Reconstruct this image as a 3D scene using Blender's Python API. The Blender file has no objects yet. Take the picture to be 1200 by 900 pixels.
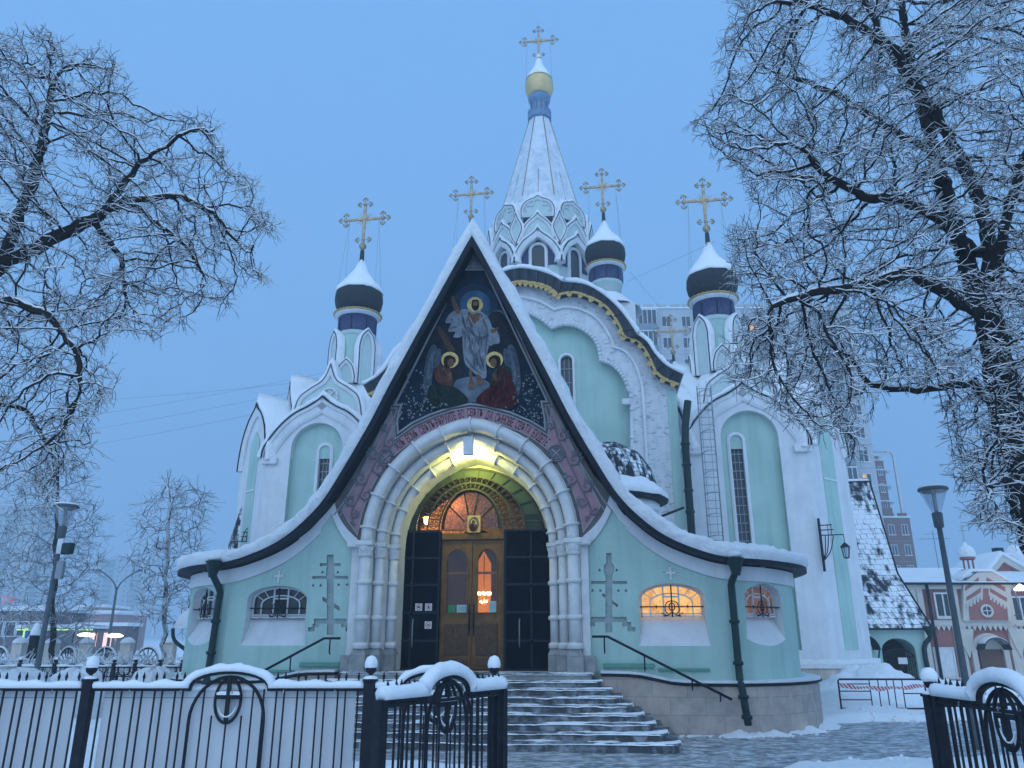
import bpy, math, random
import numpy as np
from mathutils import Vector, Matrix, kdtree, noise
from mathutils.geometry import tessellate_polygon
random.seed(7); np.random.seed(7)
PI = math.pi; R = math.radians
sc = bpy.context.scene
COL = sc.collection
F = 903.0; PITCH = R(18.2); CAMZ = 1.62
cp, sp_ = math.cos(PITCH), math.sin(PITCH)

# ---------------------------------------------------------------- camera geometry helpers
def ray(u, v):
    a, b = u - 600.0, 450.0 - v
    return Vector((a, F*cp - b*sp_, F*sp_ + b*cp))
def W(u, v, Y):
    d = ray(u, v); k = Y/d.y
    return Vector((d.x*k, Y, CAMZ + d.z*k))
TH = R(6.0); OX, OY = -0.833, 15.6
EX = Vector((math.cos(TH), -math.sin(TH), 0)); EY = Vector((math.sin(TH), math.cos(TH), 0))
CAMP = Vector((0, 0, CAMZ)); ORG = Vector((OX, OY, 0))
def L(u, v, y):
    """where the church's own vertical plane at depth y is met: (x, z) in church coordinates"""
    d = ray(u, v); c = CAMP - ORG
    t = (y - c.dot(EY))/d.dot(EY)
    p = c + d*t
    return (p.dot(EX), p.z)
def toW(p):
    return ORG + EX*p[0] + EY*p[1] + Vector((0, 0, p[2]))
def proj(p):
    """church coords -> photo pixel"""
    q = toW(p) - CAMP
    up = Vector((0, -sp_, cp)); fw = Vector((0, cp, sp_))
    return (600 + F*q.x/q.dot(fw), 450 - F*q.dot(up)/q.dot(fw))

# ---------------------------------------------------------------- object bookkeeping
def tag(o, label=None, cat=None, group=None, kind=None):
    if label: o['label'] = label
    if cat: o['category'] = cat
    if group: o['group'] = group
    if kind: o['kind'] = kind
    return o
def empty(name, loc=(0, 0, 0), rz=0.0, parent=None):
    o = bpy.data.objects.new(name, None); COL.objects.link(o)
    o.location = loc; o.rotation_euler = (0, 0, rz)
    o.empty_display_size = 0.2
    if parent: o.parent = parent
    return o
def copy_tree(o, parent=None):
    c = o.copy(); COL.objects.link(c)
    if parent is not None: c.parent = parent
    for ch in list(o.children): copy_tree(ch, c)
    return c
def from_mesh(name, me, parent=None):
    o = bpy.data.objects.new(name, me); COL.objects.link(o)
    if parent: o.parent = parent
    return o

# ---------------------------------------------------------------- 2D helpers
def cr(pts, n=6, closed=False):
    """Catmull-Rom through points"""
    out = []; m = len(pts)
    if m < 3: return list(pts)
    segs = m if closed else m - 1
    for i in range(segs):
        if closed: p0, p1, p2, p3 = pts[(i-1) % m], pts[i], pts[(i+1) % m], pts[(i+2) % m]
        else: p0, p1, p2, p3 = pts[max(i-1, 0)], pts[i], pts[i+1], pts[min(i+2, m-1)]
        for k in range(n):
            t = k/n
            out.append(tuple(0.5*((2*b) + (-a+c)*t + (2*a-5*b+4*c-d)*t*t + (-a+3*b-3*c+d)*t**3) for a, b, c, d in zip(p0, p1, p2, p3)))
    if not closed: out.append(tuple(pts[-1]))
    return out
def joinp(*ps):
    out = []
    for p in ps:
        for q in p:
            if not out or (abs(out[-1][0]-q[0]) + abs(out[-1][1]-q[1])) > 1e-5: out.append(tuple(q))
    return out
def mir(pts, cx=0.0): return [(2*cx - p[0],) + tuple(p[1:]) for p in pts]
def sym(half):
    """half runs from x>=0 apex outwards; returns left..apex..right"""
    l = [(-p[0], p[1]) for p in reversed(half)]
    return joinp(l, half)
def offset_path(path, d, closed=False, lim=2.2):
    n = len(path); out = []
    for i in range(n):
        if closed: a, b, c = path[i-1], path[i], path[(i+1) % n]
        else: a, b, c = path[max(i-1, 0)], path[i], path[min(i+1, n-1)]
        d1 = np.array([b[0]-a[0], b[1]-a[1]]); d2 = np.array([c[0]-b[0], c[1]-b[1]])
        l1, l2 = np.hypot(*d1), np.hypot(*d2)
        if l1 < 1e-9: d1 = d2; l1 = l2
        if l2 < 1e-9: d2 = d1; l2 = l1
        d1 = d1/max(l1, 1e-9); d2 = d2/max(l2, 1e-9)
        n1 = np.array([-d1[1], d1[0]]); n2 = np.array([-d2[1], d2[0]])
        m = n1 + n2; lm = np.hypot(*m)
        if lm < 1e-6: m = n1; k = 1
        else: m = m/lm; k = min(1/max(m.dot(n1), 0.2), lim)
        out.append((b[0] + m[0]*d*k, b[1] + m[1]*d*k))
    return out
def resample(path, step):
    out = [tuple(path[0])]
    for a, b in zip(path[:-1], path[1:]):
        l = math.dist(a, b); k = max(1, int(round(l/step)))
        for i in range(1, k+1): out.append(tuple(p + (q-p)*i/k for p, q in zip(a, b)))
    return out
def arcp(cx, cz, r, a0, a1, n=16):
    return [(cx + r*math.cos(R(a0+(a1-a0)*i/n)), cz + r*math.sin(R(a0+(a1-a0)*i/n))) for i in range(n+1)]
def archpoly(cx, z0, zs, hw, rise=None, n=14, point=0.0):
    """arched opening outline, counter-clockwise starting bottom left going right, up and over"""
    rise = hw if rise is None else rise
    top = [(cx + hw*math.cos(R(a)), zs + rise*math.sin(R(a)) + point*math.exp(-((a-90)/14.)**2)) for a in np.linspace(0, 180, 2*n+1)]
    return [(cx-hw, z0), (cx+hw, z0)] + top
def ogee(hw, zs, h, flare=0.0, n=7, sharp=0.32):
    """half outline of a keel arch: apex (0, zs+h) outward to (hw, zs)"""
    pts = [(0, h), (hw*0.10, h*(1-0.10)), (hw*0.28, h*(0.80)), (hw*0.60, h*0.62), (hw*0.88, h*0.32), (hw*1.0, 0.0)]
    return [(x, zs+z) for x, z in cr(pts, n)]

# ---------------------------------------------------------------- mesh builder
class MB:
    def __init__(s, T=None):
        s.v = []; s.f = []; s.m = []; s.mats = []; s.T = T; s.sm = []
    def mi(s, m):
        if m not in s.mats: s.mats.append(m)
        return s.mats.index(m)
    def add(s, vs, fs, m, smooth=False):
        b = len(s.v); k = s.mi(m)
        s.v += [s.T(*p) if s.T else tuple(p) for p in vs]
        for f in fs:
            s.f.append(tuple(b+i for i in f)); s.m.append(k); s.sm.append(smooth)
        return s
    def box(s, x0, x1, y0, y1, z0, z1, m, bev=0.0):
        if bev > 0:
            b = bev
            prof = [(x0+b, z0), (x1-b, z0), (x1, z0+b), (x1, z1-b), (x1-b, z1), (x0+b, z1), (x0, z1-b), (x0, z0+b)]
            n = 8
            small = [(min(max(x, x0+b), x1-b), min(max(z, z0+b), z1-b)) for x, z in prof]
            vs = [(x, y0, z) for x, z in small] + [(x, y0+b, z) for x, z in prof] + [(x, y1-b, z) for x, z in prof] + [(x, y1, z) for x, z in small]
            fs = [tuple(range(n)), tuple(range(4*n-1, 3*n-1, -1))]
            for r in range(3):
                for i in range(n): fs.append((r*n+i, (r+1)*n+i, (r+1)*n+(i+1) % n, r*n+(i+1) % n))
            return s.add(vs, fs, m)
        vs = [(x0, y0, z0), (x1, y0, z0), (x1, y1, z0), (x0, y1, z0), (x0, y0, z1), (x1, y0, z1), (x1, y1, z1), (x0, y1, z1)]
        return s.add(vs, [(0, 3, 2, 1), (4, 5, 6, 7), (0, 1, 5, 4), (1, 2, 6, 5), (2, 3, 7, 6), (3, 0, 4, 7)], m)
    def prism(s, poly, y0, y1, m, holes=None, mside=None, back=True):
        """polygon in x,z extruded along y"""
        if holes:
            loops = [poly] + holes
            tri = tessellate_polygon([[Vector((p[0], p[1], 0)) for p in lp] for lp in loops])
            flat = [p for lp in loops for p in lp]; n = len(flat)
            s.add([(p[0], y0, p[1]) for p in flat], tri, m)
            if back: s.add([(p[0], y1, p[1]) for p in flat], [t[::-1] for t in tri], m)
            for lp in loops:
                k = len(lp)
                s.add([(p[0], y0, p[1]) for p in lp] + [(p[0], y1, p[1]) for p in lp], [(i, (i+1) % k, k+(i+1) % k, k+i) for i in range(k)], mside or m)
            return s
        n = len(poly)
        s.add([(p[0], y0, p[1]) for p in poly] + [(p[0], y1, p[1]) for p in poly],
              [tuple(range(n))] + ([tuple(range(2*n-1, n-1, -1))] if back else []), m)
        s.add([(p[0], y0, p[1]) for p in poly] + [(p[0], y1, p[1]) for p in poly], [(i, n+i, n+(i+1) % n, (i+1) % n) for i in range(n)], mside or m)
        return s
    def vprism(s, poly, z0, z1, m):
        """polygon in x,y extruded along z"""
        n = len(poly)
        vs = [(p[0], p[1], z0) for p in poly] + [(p[0], p[1], z1) for p in poly]
        return s.add(vs, [tuple(range(n-1, -1, -1)), tuple(range(n, 2*n))] + [(i, (i+1) % n, n+(i+1) % n, n+i) for i in range(n)], m)
    def sweep(s, path, sect, m, closed=False, jit=0.0, jf=2.5, smooth=False, lim=2.2):
        """path in x,z; section list of (n, y): n = offset along the left normal"""
        k = len(sect); n = len(path)
        offs = {}
        for a, y in sect:
            if a not in offs: offs[a] = offset_path(path, a, closed, lim)
        vs = []
        for i in range(n):
            for a, y in sect:
                p = offs[a][i]
                if jit:
                    q = Vector((p[0]*jf, y*jf+3.1, p[1]*jf))
                    d = noise.noise(q)*jit + noise.noise(q*2.7)*jit*0.5
                    base = path[i]; nx, nz = p[0]-base[0], p[1]-base[1]
                    ln = math.hypot(nx, nz)
                    if a > 0.04 and ln > 1e-6: p = (p[0] + nx/ln*d*1.2, p[1] + nz/ln*d*1.2)
                    vs.append((p[0], y + (noise.noise(q*1.7+Vector((9, 9, 9)))*jit*0.6 if a > 0.04 else 0), p[1]))
                else: vs.append((p[0], y, p[1]))
        fs = []
        for i in range(n if closed else n-1):
            i2 = (i+1) % n
            for j in range(k):
                j2 = (j+1) % k
                fs.append((i*k+j, i2*k+j, i2*k+j2, i*k+j2))
        if not closed:
            fs.append(tuple(range(k-1, -1, -1))); fs.append(tuple((n-1)*k+j for j in range(k)))
        return s.add(vs, fs, m, smooth)
    def ribbon(s, path, a, b, y0, y1, m, closed=False):
        return s.sweep(path, [(a, y0), (b, y0), (b, y1), (a, y1)], m, closed)
    def snow(s, path, th, y0, y1, m, jit=0.05, step=0.12, base=0.0, jf=2.5):
        """a rounded, lumpy band of snow lying on a path (normal side = +)"""
        p = resample(path, step); w = y1-y0; r = min(th*0.5, w*0.35)
        sect = [(base, y0+0.01), (base+th*0.45, y0), (base+th*0.85, y0+r*0.5), (base+th, y0+r*1.2), (base+th, (y0+y1)/2), (base+th, y1-r*1.2), (base+th*0.85, y1-r*.5), (base, y1)]
        return s.sweep(p, sect, m, jit=jit, smooth=True, jf=jf)
    def lathe(s, prof, c, n, m, a0=0.0, a1=360.0, smooth=True, jit=0.0, scal=0):
        full = abs(a1-a0-360) < 1e-6; cols = n if full else n+1
        vs = []
        for r, z in prof:
            for i in range(cols):
                a = R(a0 + (a1-a0)*i/n)
                rr = r; zz = z
                if jit:
                    q = Vector((math.cos(a)*2+c[0], math.sin(a)*2+c[1], z*1.6))
                    rr = r + noise.noise(q*1.6)*jit; zz = z + noise.noise(q*2.3+Vector((5, 5, 5)))*jit*.6
                vs.append((c[0] + rr*math.cos(a), c[1] + rr*math.sin(a), c[2] + zz))
        fs = []
        for j in range(len(prof)-1):
            for i in range(n):
                i2 = (i+1) % cols if full else i+1
                fs.append((j*cols+i, j*cols+i2, (j+1)*cols+i2, (j+1)*cols+i))
        return s.add(vs, fs, m, smooth)
    def tube(s, pts, r, n, m, caps=True, smooth=True):
        pts = [Vector(p) for p in pts]
        rs = r if isinstance(r, (list, tuple)) else [r]*len(pts)
        t0 = (pts[1]-pts[0]).normalized()
        ref = Vector((0, 0, 1)) if abs(t0.z) < 0.9 else Vector((1, 0, 0))
        u = t0.cross(ref).normalized(); vs = []
        for i, p in enumerate(pts):
            a = pts[max(i-1, 0)]; b = pts[min(i+1, len(pts)-1)]
            t = (b-a).normalized()
            u = (u - t*u.dot(t))
            if u.length < 1e-6: u = t.cross(ref)
            u.normalize(); w = t.cross(u)
            for k in range(n):
                an = 2*PI*(k+0.5)/n
                q = p + (u*math.cos(an) + w*math.sin(an))*rs[i]; vs.append(tuple(q))
        fs = [(i*n+k, i*n+(k+1) % n, (i+1)*n+(k+1) % n, (i+1)*n+k) for i in range(len(pts)-1) for k in range(n)]
        if caps: fs += [tuple(range(n-1, -1, -1)), tuple((len(pts)-1)*n+k for k in range(n))]
        return s.add(vs, fs, m, smooth and n > 4)
    def ball(s, c, r, m, n=10, sz=1.0, jit=0.0):
        prof = [(max(r*math.sin(PI*i/n), 0.0005), -r*sz*math.cos(PI*i/n)) for i in range(n+1)]
        return s.lathe(prof, c, 2*n-4 if n > 5 else 8, m, jit=jit)
    def build(s, name, parent=None, auto=False):
        me = bpy.data.meshes.new(name)
        me.from_pydata(s.v, [], s.f)
        for m in s.mats: me.materials.append(m)
        me.polygons.foreach_set('material_index', s.m)
        me.polygons.foreach_set('use_smooth', s.sm)
        me.validate(); me.update()
        import bmesh
        bm = bmesh.new(); bm.from_mesh(me); bmesh.ops.recalc_face_normals(bm, faces=bm.faces); bm.to_mesh(me); bm.free()
        return from_mesh(name, me, parent)

def weld(me):
    import bmesh
    bm = bmesh.new(); bm.from_mesh(me); bmesh.ops.remove_doubles(bm, verts=bm.verts, dist=1e-4); bmesh.ops.dissolve_degenerate(bm, edges=bm.edges, dist=1e-5)
    bmesh.ops.recalc_face_normals(bm, faces=bm.faces); bm.to_mesh(me); bm.free()
def boolean(o, cutters):
    dg = bpy.context.evaluated_depsgraph_get
    weld(o.data)
    for cmb in cutters:
        c = cmb.build('cut_tool', o.parent); weld(c.data)
        md = o.modifiers.new('b', 'BOOLEAN'); md.operation = 'DIFFERENCE'; md.object = c; md.solver = 'EXACT'
        try: md.material_mode = 'TRANSFER'
        except Exception: pass
        bpy.context.view_layer.update()
        ev = o.evaluated_get(dg())
        me = bpy.data.meshes.new_from_object(ev)
        o.modifiers.remove(md)
        if len(me.polygons) > 3: o.data = me
        bpy.data.objects.remove(c)
    return o

def frame(ox, oy, oz, ang):
    """local (x right, y inward, z up) seen along ang: rotation of the plane about z"""
    c, s_ = math.cos(ang), math.sin(ang)
    return lambda x, y, z: (ox + x*c - y*s_, oy + x*s_ + y*c, oz + z)
# ---------------------------------------------------------------- materials
def nt(name):
    m = bpy.data.materials.new(name); m.use_nodes = True
    t = m.node_tree; b = t.nodes['Principled BSDF']
    return m, t, b
def N(t, typ, **kw):
    n = t.nodes.new(typ)
    for k, v in kw.items(): setattr(n, k, v)
    return n
def ramp(t, stops, interp='LINEAR'):
    r = t.nodes.new('ShaderNodeValToRGB'); r.color_ramp.interpolation = interp
    e = r.color_ramp.elements
    while len(e) < len(stops): e.new(0.5)
    for x, (p, c) in zip(e, stops):
        x.position = p; x.color = (c[0], c[1], c[2], 1) if not isinstance(c, (int, float)) else (c, c, c, 1)
    return r
def coords(t, scale=(1, 1, 1), world=False):
    mp = t.nodes.new('ShaderNodeMapping'); mp.inputs['Scale'].default_value = scale
    if world:
        g = t.nodes.new('ShaderNodeNewGeometry'); t.links.new(g.outputs['Position'], mp.inputs[0])
    else:
        g = t.nodes.new('ShaderNodeTexCoord'); t.links.new(g.outputs['Object'], mp.inputs[0])
    return mp
def noisy(name, c, c2=None, rough=0.8, scale=3.0, bump=0.15, bscale=40, metal=0.0, spec=0.18, stops=(0.35, 0.7), detail=6, bd=0.02, streak=0.0, fleck=0.0):
    m, t, b = nt(name)
    c2 = c2 or tuple(x*0.82 for x in c)
    mp = coords(t)
    n = N(t, 'ShaderNodeTexNoise'); n.inputs['Scale'].default_value = scale; n.inputs['Detail'].default_value = detail; n.inputs['Roughness'].default_value = 0.6
    t.links.new(mp.outputs[0], n.inputs['Vector'])
    r = ramp(t, [(stops[0], c), (stops[1], c2)]); t.links.new(n.outputs[0], r.inputs[0])
    last = r.outputs[0]
    if streak:
        mp2 = coords(t, (2.2, 2.2, .22)); ns = N(t, 'ShaderNodeTexNoise'); ns.inputs['Scale'].default_value = 1.6; ns.inputs['Detail'].default_value = 7; ns.inputs['Roughness'].default_value = .62; t.links.new(mp2.outputs[0], ns.inputs['Vector'])
        rs = ramp(t, [(.46, (1, 1, 1)), (.68, (1-streak, 1-streak*.95, 1-streak*.9))]); t.links.new(ns.outputs[0], rs.inputs[0])
        mm = N(t, 'ShaderNodeMix', data_type='RGBA', blend_type='MULTIPLY'); mm.inputs['Factor'].default_value = 1; t.links.new(last, mm.inputs['A']); t.links.new(rs.outputs[0], mm.inputs['B']); last = mm.outputs['Result']
    if fleck:
        mp3 = coords(t, (3.2, 3.2, 7.0)); nf_ = N(t, 'ShaderNodeTexNoise'); nf_.inputs['Scale'].default_value = 1.5; nf_.inputs['Detail'].default_value = 3; t.links.new(mp3.outputs[0], nf_.inputs['Vector'])
        rf_ = ramp(t, [(.60, (1, 1, 1)), (.66, (fleck, fleck, fleck*1.03))]); t.links.new(nf_.outputs[0], rf_.inputs[0])
        mm = N(t, 'ShaderNodeMix', data_type='RGBA', blend_type='MULTIPLY'); mm.inputs['Factor'].default_value = 1; t.links.new(last, mm.inputs['A']); t.links.new(rf_.outputs[0], mm.inputs['B']); last = mm.outputs['Result']
    t.links.new(last, b.inputs['Base Color'])
    b.inputs['Roughness'].default_value = rough; b.inputs['Metallic'].default_value = metal; b.inputs['Specular IOR Level'].default_value = spec
    if bump:
        n2 = N(t, 'ShaderNodeTexNoise'); n2.inputs['Scale'].default_value = bscale; n2.inputs['Detail'].default_value = 5
        t.links.new(mp.outputs[0], n2.inputs['Vector'])
        bp = N(t, 'ShaderNodeBump'); bp.inputs['Strength'].default_value = bump; bp.inputs['Distance'].default_value = bd
        t.links.new(n2.outputs[0], bp.inputs['Height']); t.links.new(bp.outputs[0], b.inputs['Normal'])
    return m
def emit(name, c, s):
    m, t, b = nt(name)
    b.inputs['Base Color'].default_value = (*[min(x, .8) for x in c], 1)
    b.inputs['Emission Color'].default_value = (*c, 1); b.inputs['Emission Strength'].default_value = s
    return m
def snowmat(name, bump=0.6, sc1=6.0, col=(0.86, 0.88, 0.90), dist=0.04):
    m, t, b = nt(name)
    mp = coords(t, world=True)
    n = N(t, 'ShaderNodeTexNoise'); n.inputs['Scale'].default_value = sc1; n.inputs['Detail'].default_value = 8; n.inputs['Roughness'].default_value = 0.65
    n3 = N(t, 'ShaderNodeTexNoise'); n3.inputs['Scale'].default_value = 1.3; n3.inputs['Detail'].default_value = 3
    t.links.new(mp.outputs[0], n.inputs['Vector']); t.links.new(mp.outputs[0], n3.inputs['Vector'])
    r = ramp(t, [(0.3, tuple(x*0.93 for x in col)), (0.7, col)]); t.links.new(n3.outputs[0], r.inputs[0])
    t.links.new(r.outputs[0], b.inputs['Base Color'])
    b.inputs['Roughness'].default_value = 0.85; b.inputs['Specular IOR Level'].default_value = 0.15
    bp = N(t, 'ShaderNodeBump'); bp.inputs['Strength'].default_value = bump; bp.inputs['Distance'].default_value = dist
    t.links.new(n.outputs[0], bp.inputs['Height']); t.links.new(bp.outputs[0], b.inputs['Normal'])
    return m
def upsnow(name, base, rough=0.8, thr=0.25, width=0.15, nscale=9.0, namp=0.5, snowc=(0.85, 0.87, 0.9)):
    """material of a thing dusted with snow wherever its surface faces up"""
    m, t, b = nt(name)
    g = N(t, 'ShaderNodeNewGeometry'); sx = N(t, 'ShaderNodeSeparateXYZ'); t.links.new(g.outputs['Normal'], sx.inputs[0])
    mp = coords(t, world=True)
    n = N(t, 'ShaderNodeTexNoise'); n.inputs['Scale'].default_value = nscale; n.inputs['Detail'].default_value = 5
    t.links.new(mp.outputs[0], n.inputs['Vector'])
    ma = N(t, 'ShaderNodeMath', operation='MULTIPLY_ADD'); ma.inputs[1].default_value = namp; t.links.new(n.outputs[0], ma.inputs[0]); t.links.new(sx.outputs[2], ma.inputs[2])
    mr = N(t, 'ShaderNodeMapRange'); mr.inputs['From Min'].default_value = thr+namp*0.5-width; mr.inputs['From Max'].default_value = thr+namp*0.5+width
    t.links.new(ma.outputs[0], mr.inputs['Value'])
    mx = N(t, 'ShaderNodeMix', data_type='RGBA'); mx.inputs['A'].default_value = (*base, 1); mx.inputs['B'].default_value = (*snowc, 1)
    t.links.new(mr.outputs[0], mx.inputs['Factor']); t.links.new(mx.outputs['Result'], b.inputs['Base Color'])
    b.inputs['Roughness'].default_value = rough; b.inputs['Specular IOR Level'].default_value = 0.2
    bp = N(t, 'ShaderNodeBump'); bp.inputs['Strength'].default_value = 0.4; bp.inputs['Distance'].default_value = 0.02
    t.links.new(n.outputs[0], bp.inputs['Height']); t.links.new(bp.outputs[0], b.inputs['Normal'])
    return m
def bricky(name, c1, c2, mortar, sx, sz, rough=0.7, msize=0.02, plane='XZ', bump=0.4, offset=0.5):
    m, t, b = nt(name)
    g = N(t, 'ShaderNodeTexCoord'); sp = N(t, 'ShaderNodeSeparateXYZ'); t.links.new(g.outputs['Object'], sp.inputs[0])
    cb = N(t, 'ShaderNodeCombineXYZ'); t.links.new(sp.outputs[0], cb.inputs[0]); t.links.new(sp.outputs[2], cb.inputs[1])
    br = N(t, 'ShaderNodeTexBrick', offset=offset); br.inputs['Color1'].default_value = (*c1, 1); br.inputs['Color2'].default_value = (*c2, 1); br.inputs['Mortar'].default_value = (*mortar, 1)
    br.inputs['Scale'].default_value = 1.0; br.inputs['Brick Width'].default_value = sx; br.inputs['Row Height'].default_value = sz; br.inputs['Mortar Size'].default_value = msize; br.inputs['Bias'].default_value = -0.1
    t.links.new(cb.outputs[0], br.inputs['Vector'])
    n = N(t, 'ShaderNodeTexNoise'); n.inputs['Scale'].default_value = 5; n.inputs['Detail'].default_value = 6; t.links.new(g.outputs['Object'], n.inputs['Vector'])
    mx = N(t, 'ShaderNodeMix', data_type='RGBA', blend_type='OVERLAY'); mx.inputs['Factor'].default_value = 0.45
    t.links.new(br.outputs[0], mx.inputs['A']); t.links.new(n.outputs[0], mx.inputs['B']); t.links.new(mx.outputs['Result'], b.inputs['Base Color'])
    b.inputs['Roughness'].default_value = rough
    bp = N(t, 'ShaderNodeBump'); bp.inputs['Strength'].default_value = bump; bp.inputs['Distance'].default_value = 0.02; bp.invert = True
    t.links.new(br.outputs['Fac'], bp.inputs['Height']); t.links.new(bp.outputs[0], b.inputs['Normal'])
    return m
def patchsnow(name, base, thr=0.5, scale=0.6, tile=0.3, soft=0.05, macro=1.5, zs=0.8):
    """dark roof scales with snow caught on them in patches"""
    m, t, b = nt(name)
    g = N(t, 'ShaderNodeTexCoord'); sp = N(t, 'ShaderNodeSeparateXYZ'); t.links.new(g.outputs['Object'], sp.inputs[0])
    def MM(op, a, bb=None, v=None, v0=None):
        x = N(t, 'ShaderNodeMath', operation=op)
        if a is not None: t.links.new(a, x.inputs[0])
        if bb is not None: t.links.new(bb, x.inputs[1])
        elif v is not None: x.inputs[1].default_value = v
        return x.outputs[0]
    cb = N(t, 'ShaderNodeCombineXYZ'); t.links.new(MM('ADD', sp.outputs[0], MM('MULTIPLY', sp.outputs[1], v=.6)), cb.inputs[0]); t.links.new(sp.outputs[2], cb.inputs[1])
    br = N(t, 'ShaderNodeTexBrick'); br.inputs['Color1'].default_value = (0, 0, 0, 1); br.inputs['Color2'].default_value = (1, 1, 1, 1); br.inputs['Mortar'].default_value = (0, 0, 0, 1)
    br.inputs['Scale'].default_value = 1.0; br.inputs['Brick Width'].default_value = tile; br.inputs['Row Height'].default_value = tile*zs; br.inputs['Mortar Size'].default_value = tile*.05; br.inputs['Mortar Smooth'].default_value = 1.0; br.inputs['Bias'].default_value = 0.0
    wob = N(t, 'ShaderNodeTexNoise'); wob.inputs['Scale'].default_value = 3.0; t.links.new(g.outputs['Object'], wob.inputs['Vector'])
    va = N(t, 'ShaderNodeVectorMath', operation='MULTIPLY_ADD'); va.inputs[1].default_value = (tile*.5,)*3; t.links.new(wob.outputs['Color'], va.inputs[0]); t.links.new(cb.outputs[0], va.inputs[2]); t.links.new(va.outputs[0], br.inputs['Vector'])
    n = N(t, 'ShaderNodeTexNoise'); n.inputs['Scale'].default_value = scale; n.inputs['Detail'].default_value = 4; n.inputs['Roughness'].default_value = 0.6; t.links.new(g.outputs['Object'], n.inputs['Vector'])
    n2 = N(t, 'ShaderNodeTexNoise'); n2.inputs['Scale'].default_value = .9/tile; n2.inputs['Detail'].default_value = 4; mpz = coords(t, (1.6, 1.0, .55)); mpz.inputs['Rotation'].default_value = (0, R(28), 0); t.links.new(mpz.outputs[0], n2.inputs['Vector'])
    bw = N(t, 'ShaderNodeSeparateColor'); t.links.new(br.outputs['Color'], bw.inputs[0])
    s1 = MM('ADD', MM('MULTIPLY', MM('SUBTRACT', n.outputs[0], v=.5), v=macro), MM('MULTIPLY', bw.outputs[0], v=.16))
    s2 = MM('ADD', s1, MM('MULTIPLY', MM('SUBTRACT', n2.outputs[0], v=.5), v=1.1))
    s3 = MM('ADD', s2, MM('MULTIPLY', br.outputs['Fac'], v=-.24)); s4 = MM('ADD', s3, v=.5)
    mr = N(t, 'ShaderNodeMapRange'); mr.inputs['From Min'].default_value = thr-soft; mr.inputs['From Max'].default_value = thr+soft; t.links.new(s4, mr.inputs['Value'])
    mx = N(t, 'ShaderNodeMix', data_type='RGBA'); mx.inputs['A'].default_value = (*base, 1); mx.inputs['B'].default_value = (0.82, 0.85, 0.88, 1)
    t.links.new(mr.outputs[0], mx.inputs['Factor']); t.links.new(mx.outputs['Result'], b.inputs['Base Color'])
    b.inputs['Roughness'].default_value = 0.75; b.inputs['Specular IOR Level'].default_value = .2
    bp = N(t, 'ShaderNodeBump'); bp.inputs['Strength'].default_value = 0.8; bp.inputs['Distance'].default_value = 0.05
    t.links.new(s4, bp.inputs['Height']); t.links.new(bp.outputs[0], b.inputs['Normal'])
    return m
def scales(name, base, edge, tile=0.25, rough=0.5, metal=0.0):
    m, t, b = nt(name)
    mp = coords(t); v = N(t, 'ShaderNodeTexVoronoi', feature='DISTANCE_TO_EDGE'); v.inputs['Scale'].default_value = 1/tile; t.links.new(mp.outputs[0], v.inputs['Vector'])
    r = ramp(t, [(0.0, edge), (0.12, base)]); t.links.new(v.outputs[0], r.inputs[0]); t.links.new(r.outputs[0], b.inputs['Base Color'])
    b.inputs['Roughness'].default_value = rough; b.inputs['Metallic'].default_value = metal
    bp = N(t, 'ShaderNodeBump'); bp.inputs['Strength'].default_value = 0.5; bp.inputs['Distance'].default_value = 0.03
    t.links.new(v.outputs[0], bp.inputs['Height']); t.links.new(bp.outputs[0], b.inputs['Normal'])
    return m
def glassmat(name, tint=(0.9, 0.9, 0.9), mixf=0.2):
    m = bpy.data.materials.new(name); m.use_nodes = True; t = m.node_tree; t.nodes.remove(t.nodes['Principled BSDF'])
    o = t.nodes['Material Output']; tr = N(t, 'ShaderNodeBsdfTransparent'); tr.inputs[0].default_value = (*tint, 1)
    gl = N(t, 'ShaderNodeBsdfGlossy'); gl.inputs['Roughness'].default_value = 0.05; gl.inputs[0].default_value = (0.8, 0.8, 0.8, 1)
    mx = N(t, 'ShaderNodeMixShader'); mx.inputs[0].default_value = mixf
    t.links.new(tr.outputs[0], mx.inputs[1]); t.links.new(gl.outputs[0], mx.inputs[2]); t.links.new(mx.outputs[0], o.inputs[0])
    return m
def litglass(name, c, s, c2=None, scale=9.0):
    """lit window pane of textured glass"""
    m, t, b = nt(name)
    mp = coords(t); n = N(t, 'ShaderNodeTexNoise'); n.inputs['Scale'].default_value = scale; n.inputs['Detail'].default_value = 6; t.links.new(mp.outputs[0], n.inputs['Vector'])
    n2 = N(t, 'ShaderNodeTexNoise'); n2.inputs['Scale'].default_value = 2.4; t.links.new(mp.outputs[0], n2.inputs['Vector'])
    ad = N(t, 'ShaderNodeMath', operation='ADD'); t.links.new(n.outputs[0], ad.inputs[0]); t.links.new(n2.outputs[0], ad.inputs[1])
    hf = N(t, 'ShaderNodeMath', operation='MULTIPLY'); hf.inputs[1].default_value = 0.5; t.links.new(ad.outputs[0], hf.inputs[0])
    r = ramp(t, [(0.36, c2 or tuple(x*0.4 for x in c)), (0.6, c)]); t.links.new(hf.outputs[0], r.inputs[0])
    t.links.new(r.outputs[0], b.inputs['Emission Color']); b.inputs['Emission Strength'].default_value = s
    b.inputs['Base Color'].default_value = (0.1, 0.07, 0.04, 1); b.inputs['Roughness'].default_value = 0.2
    return m

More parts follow.
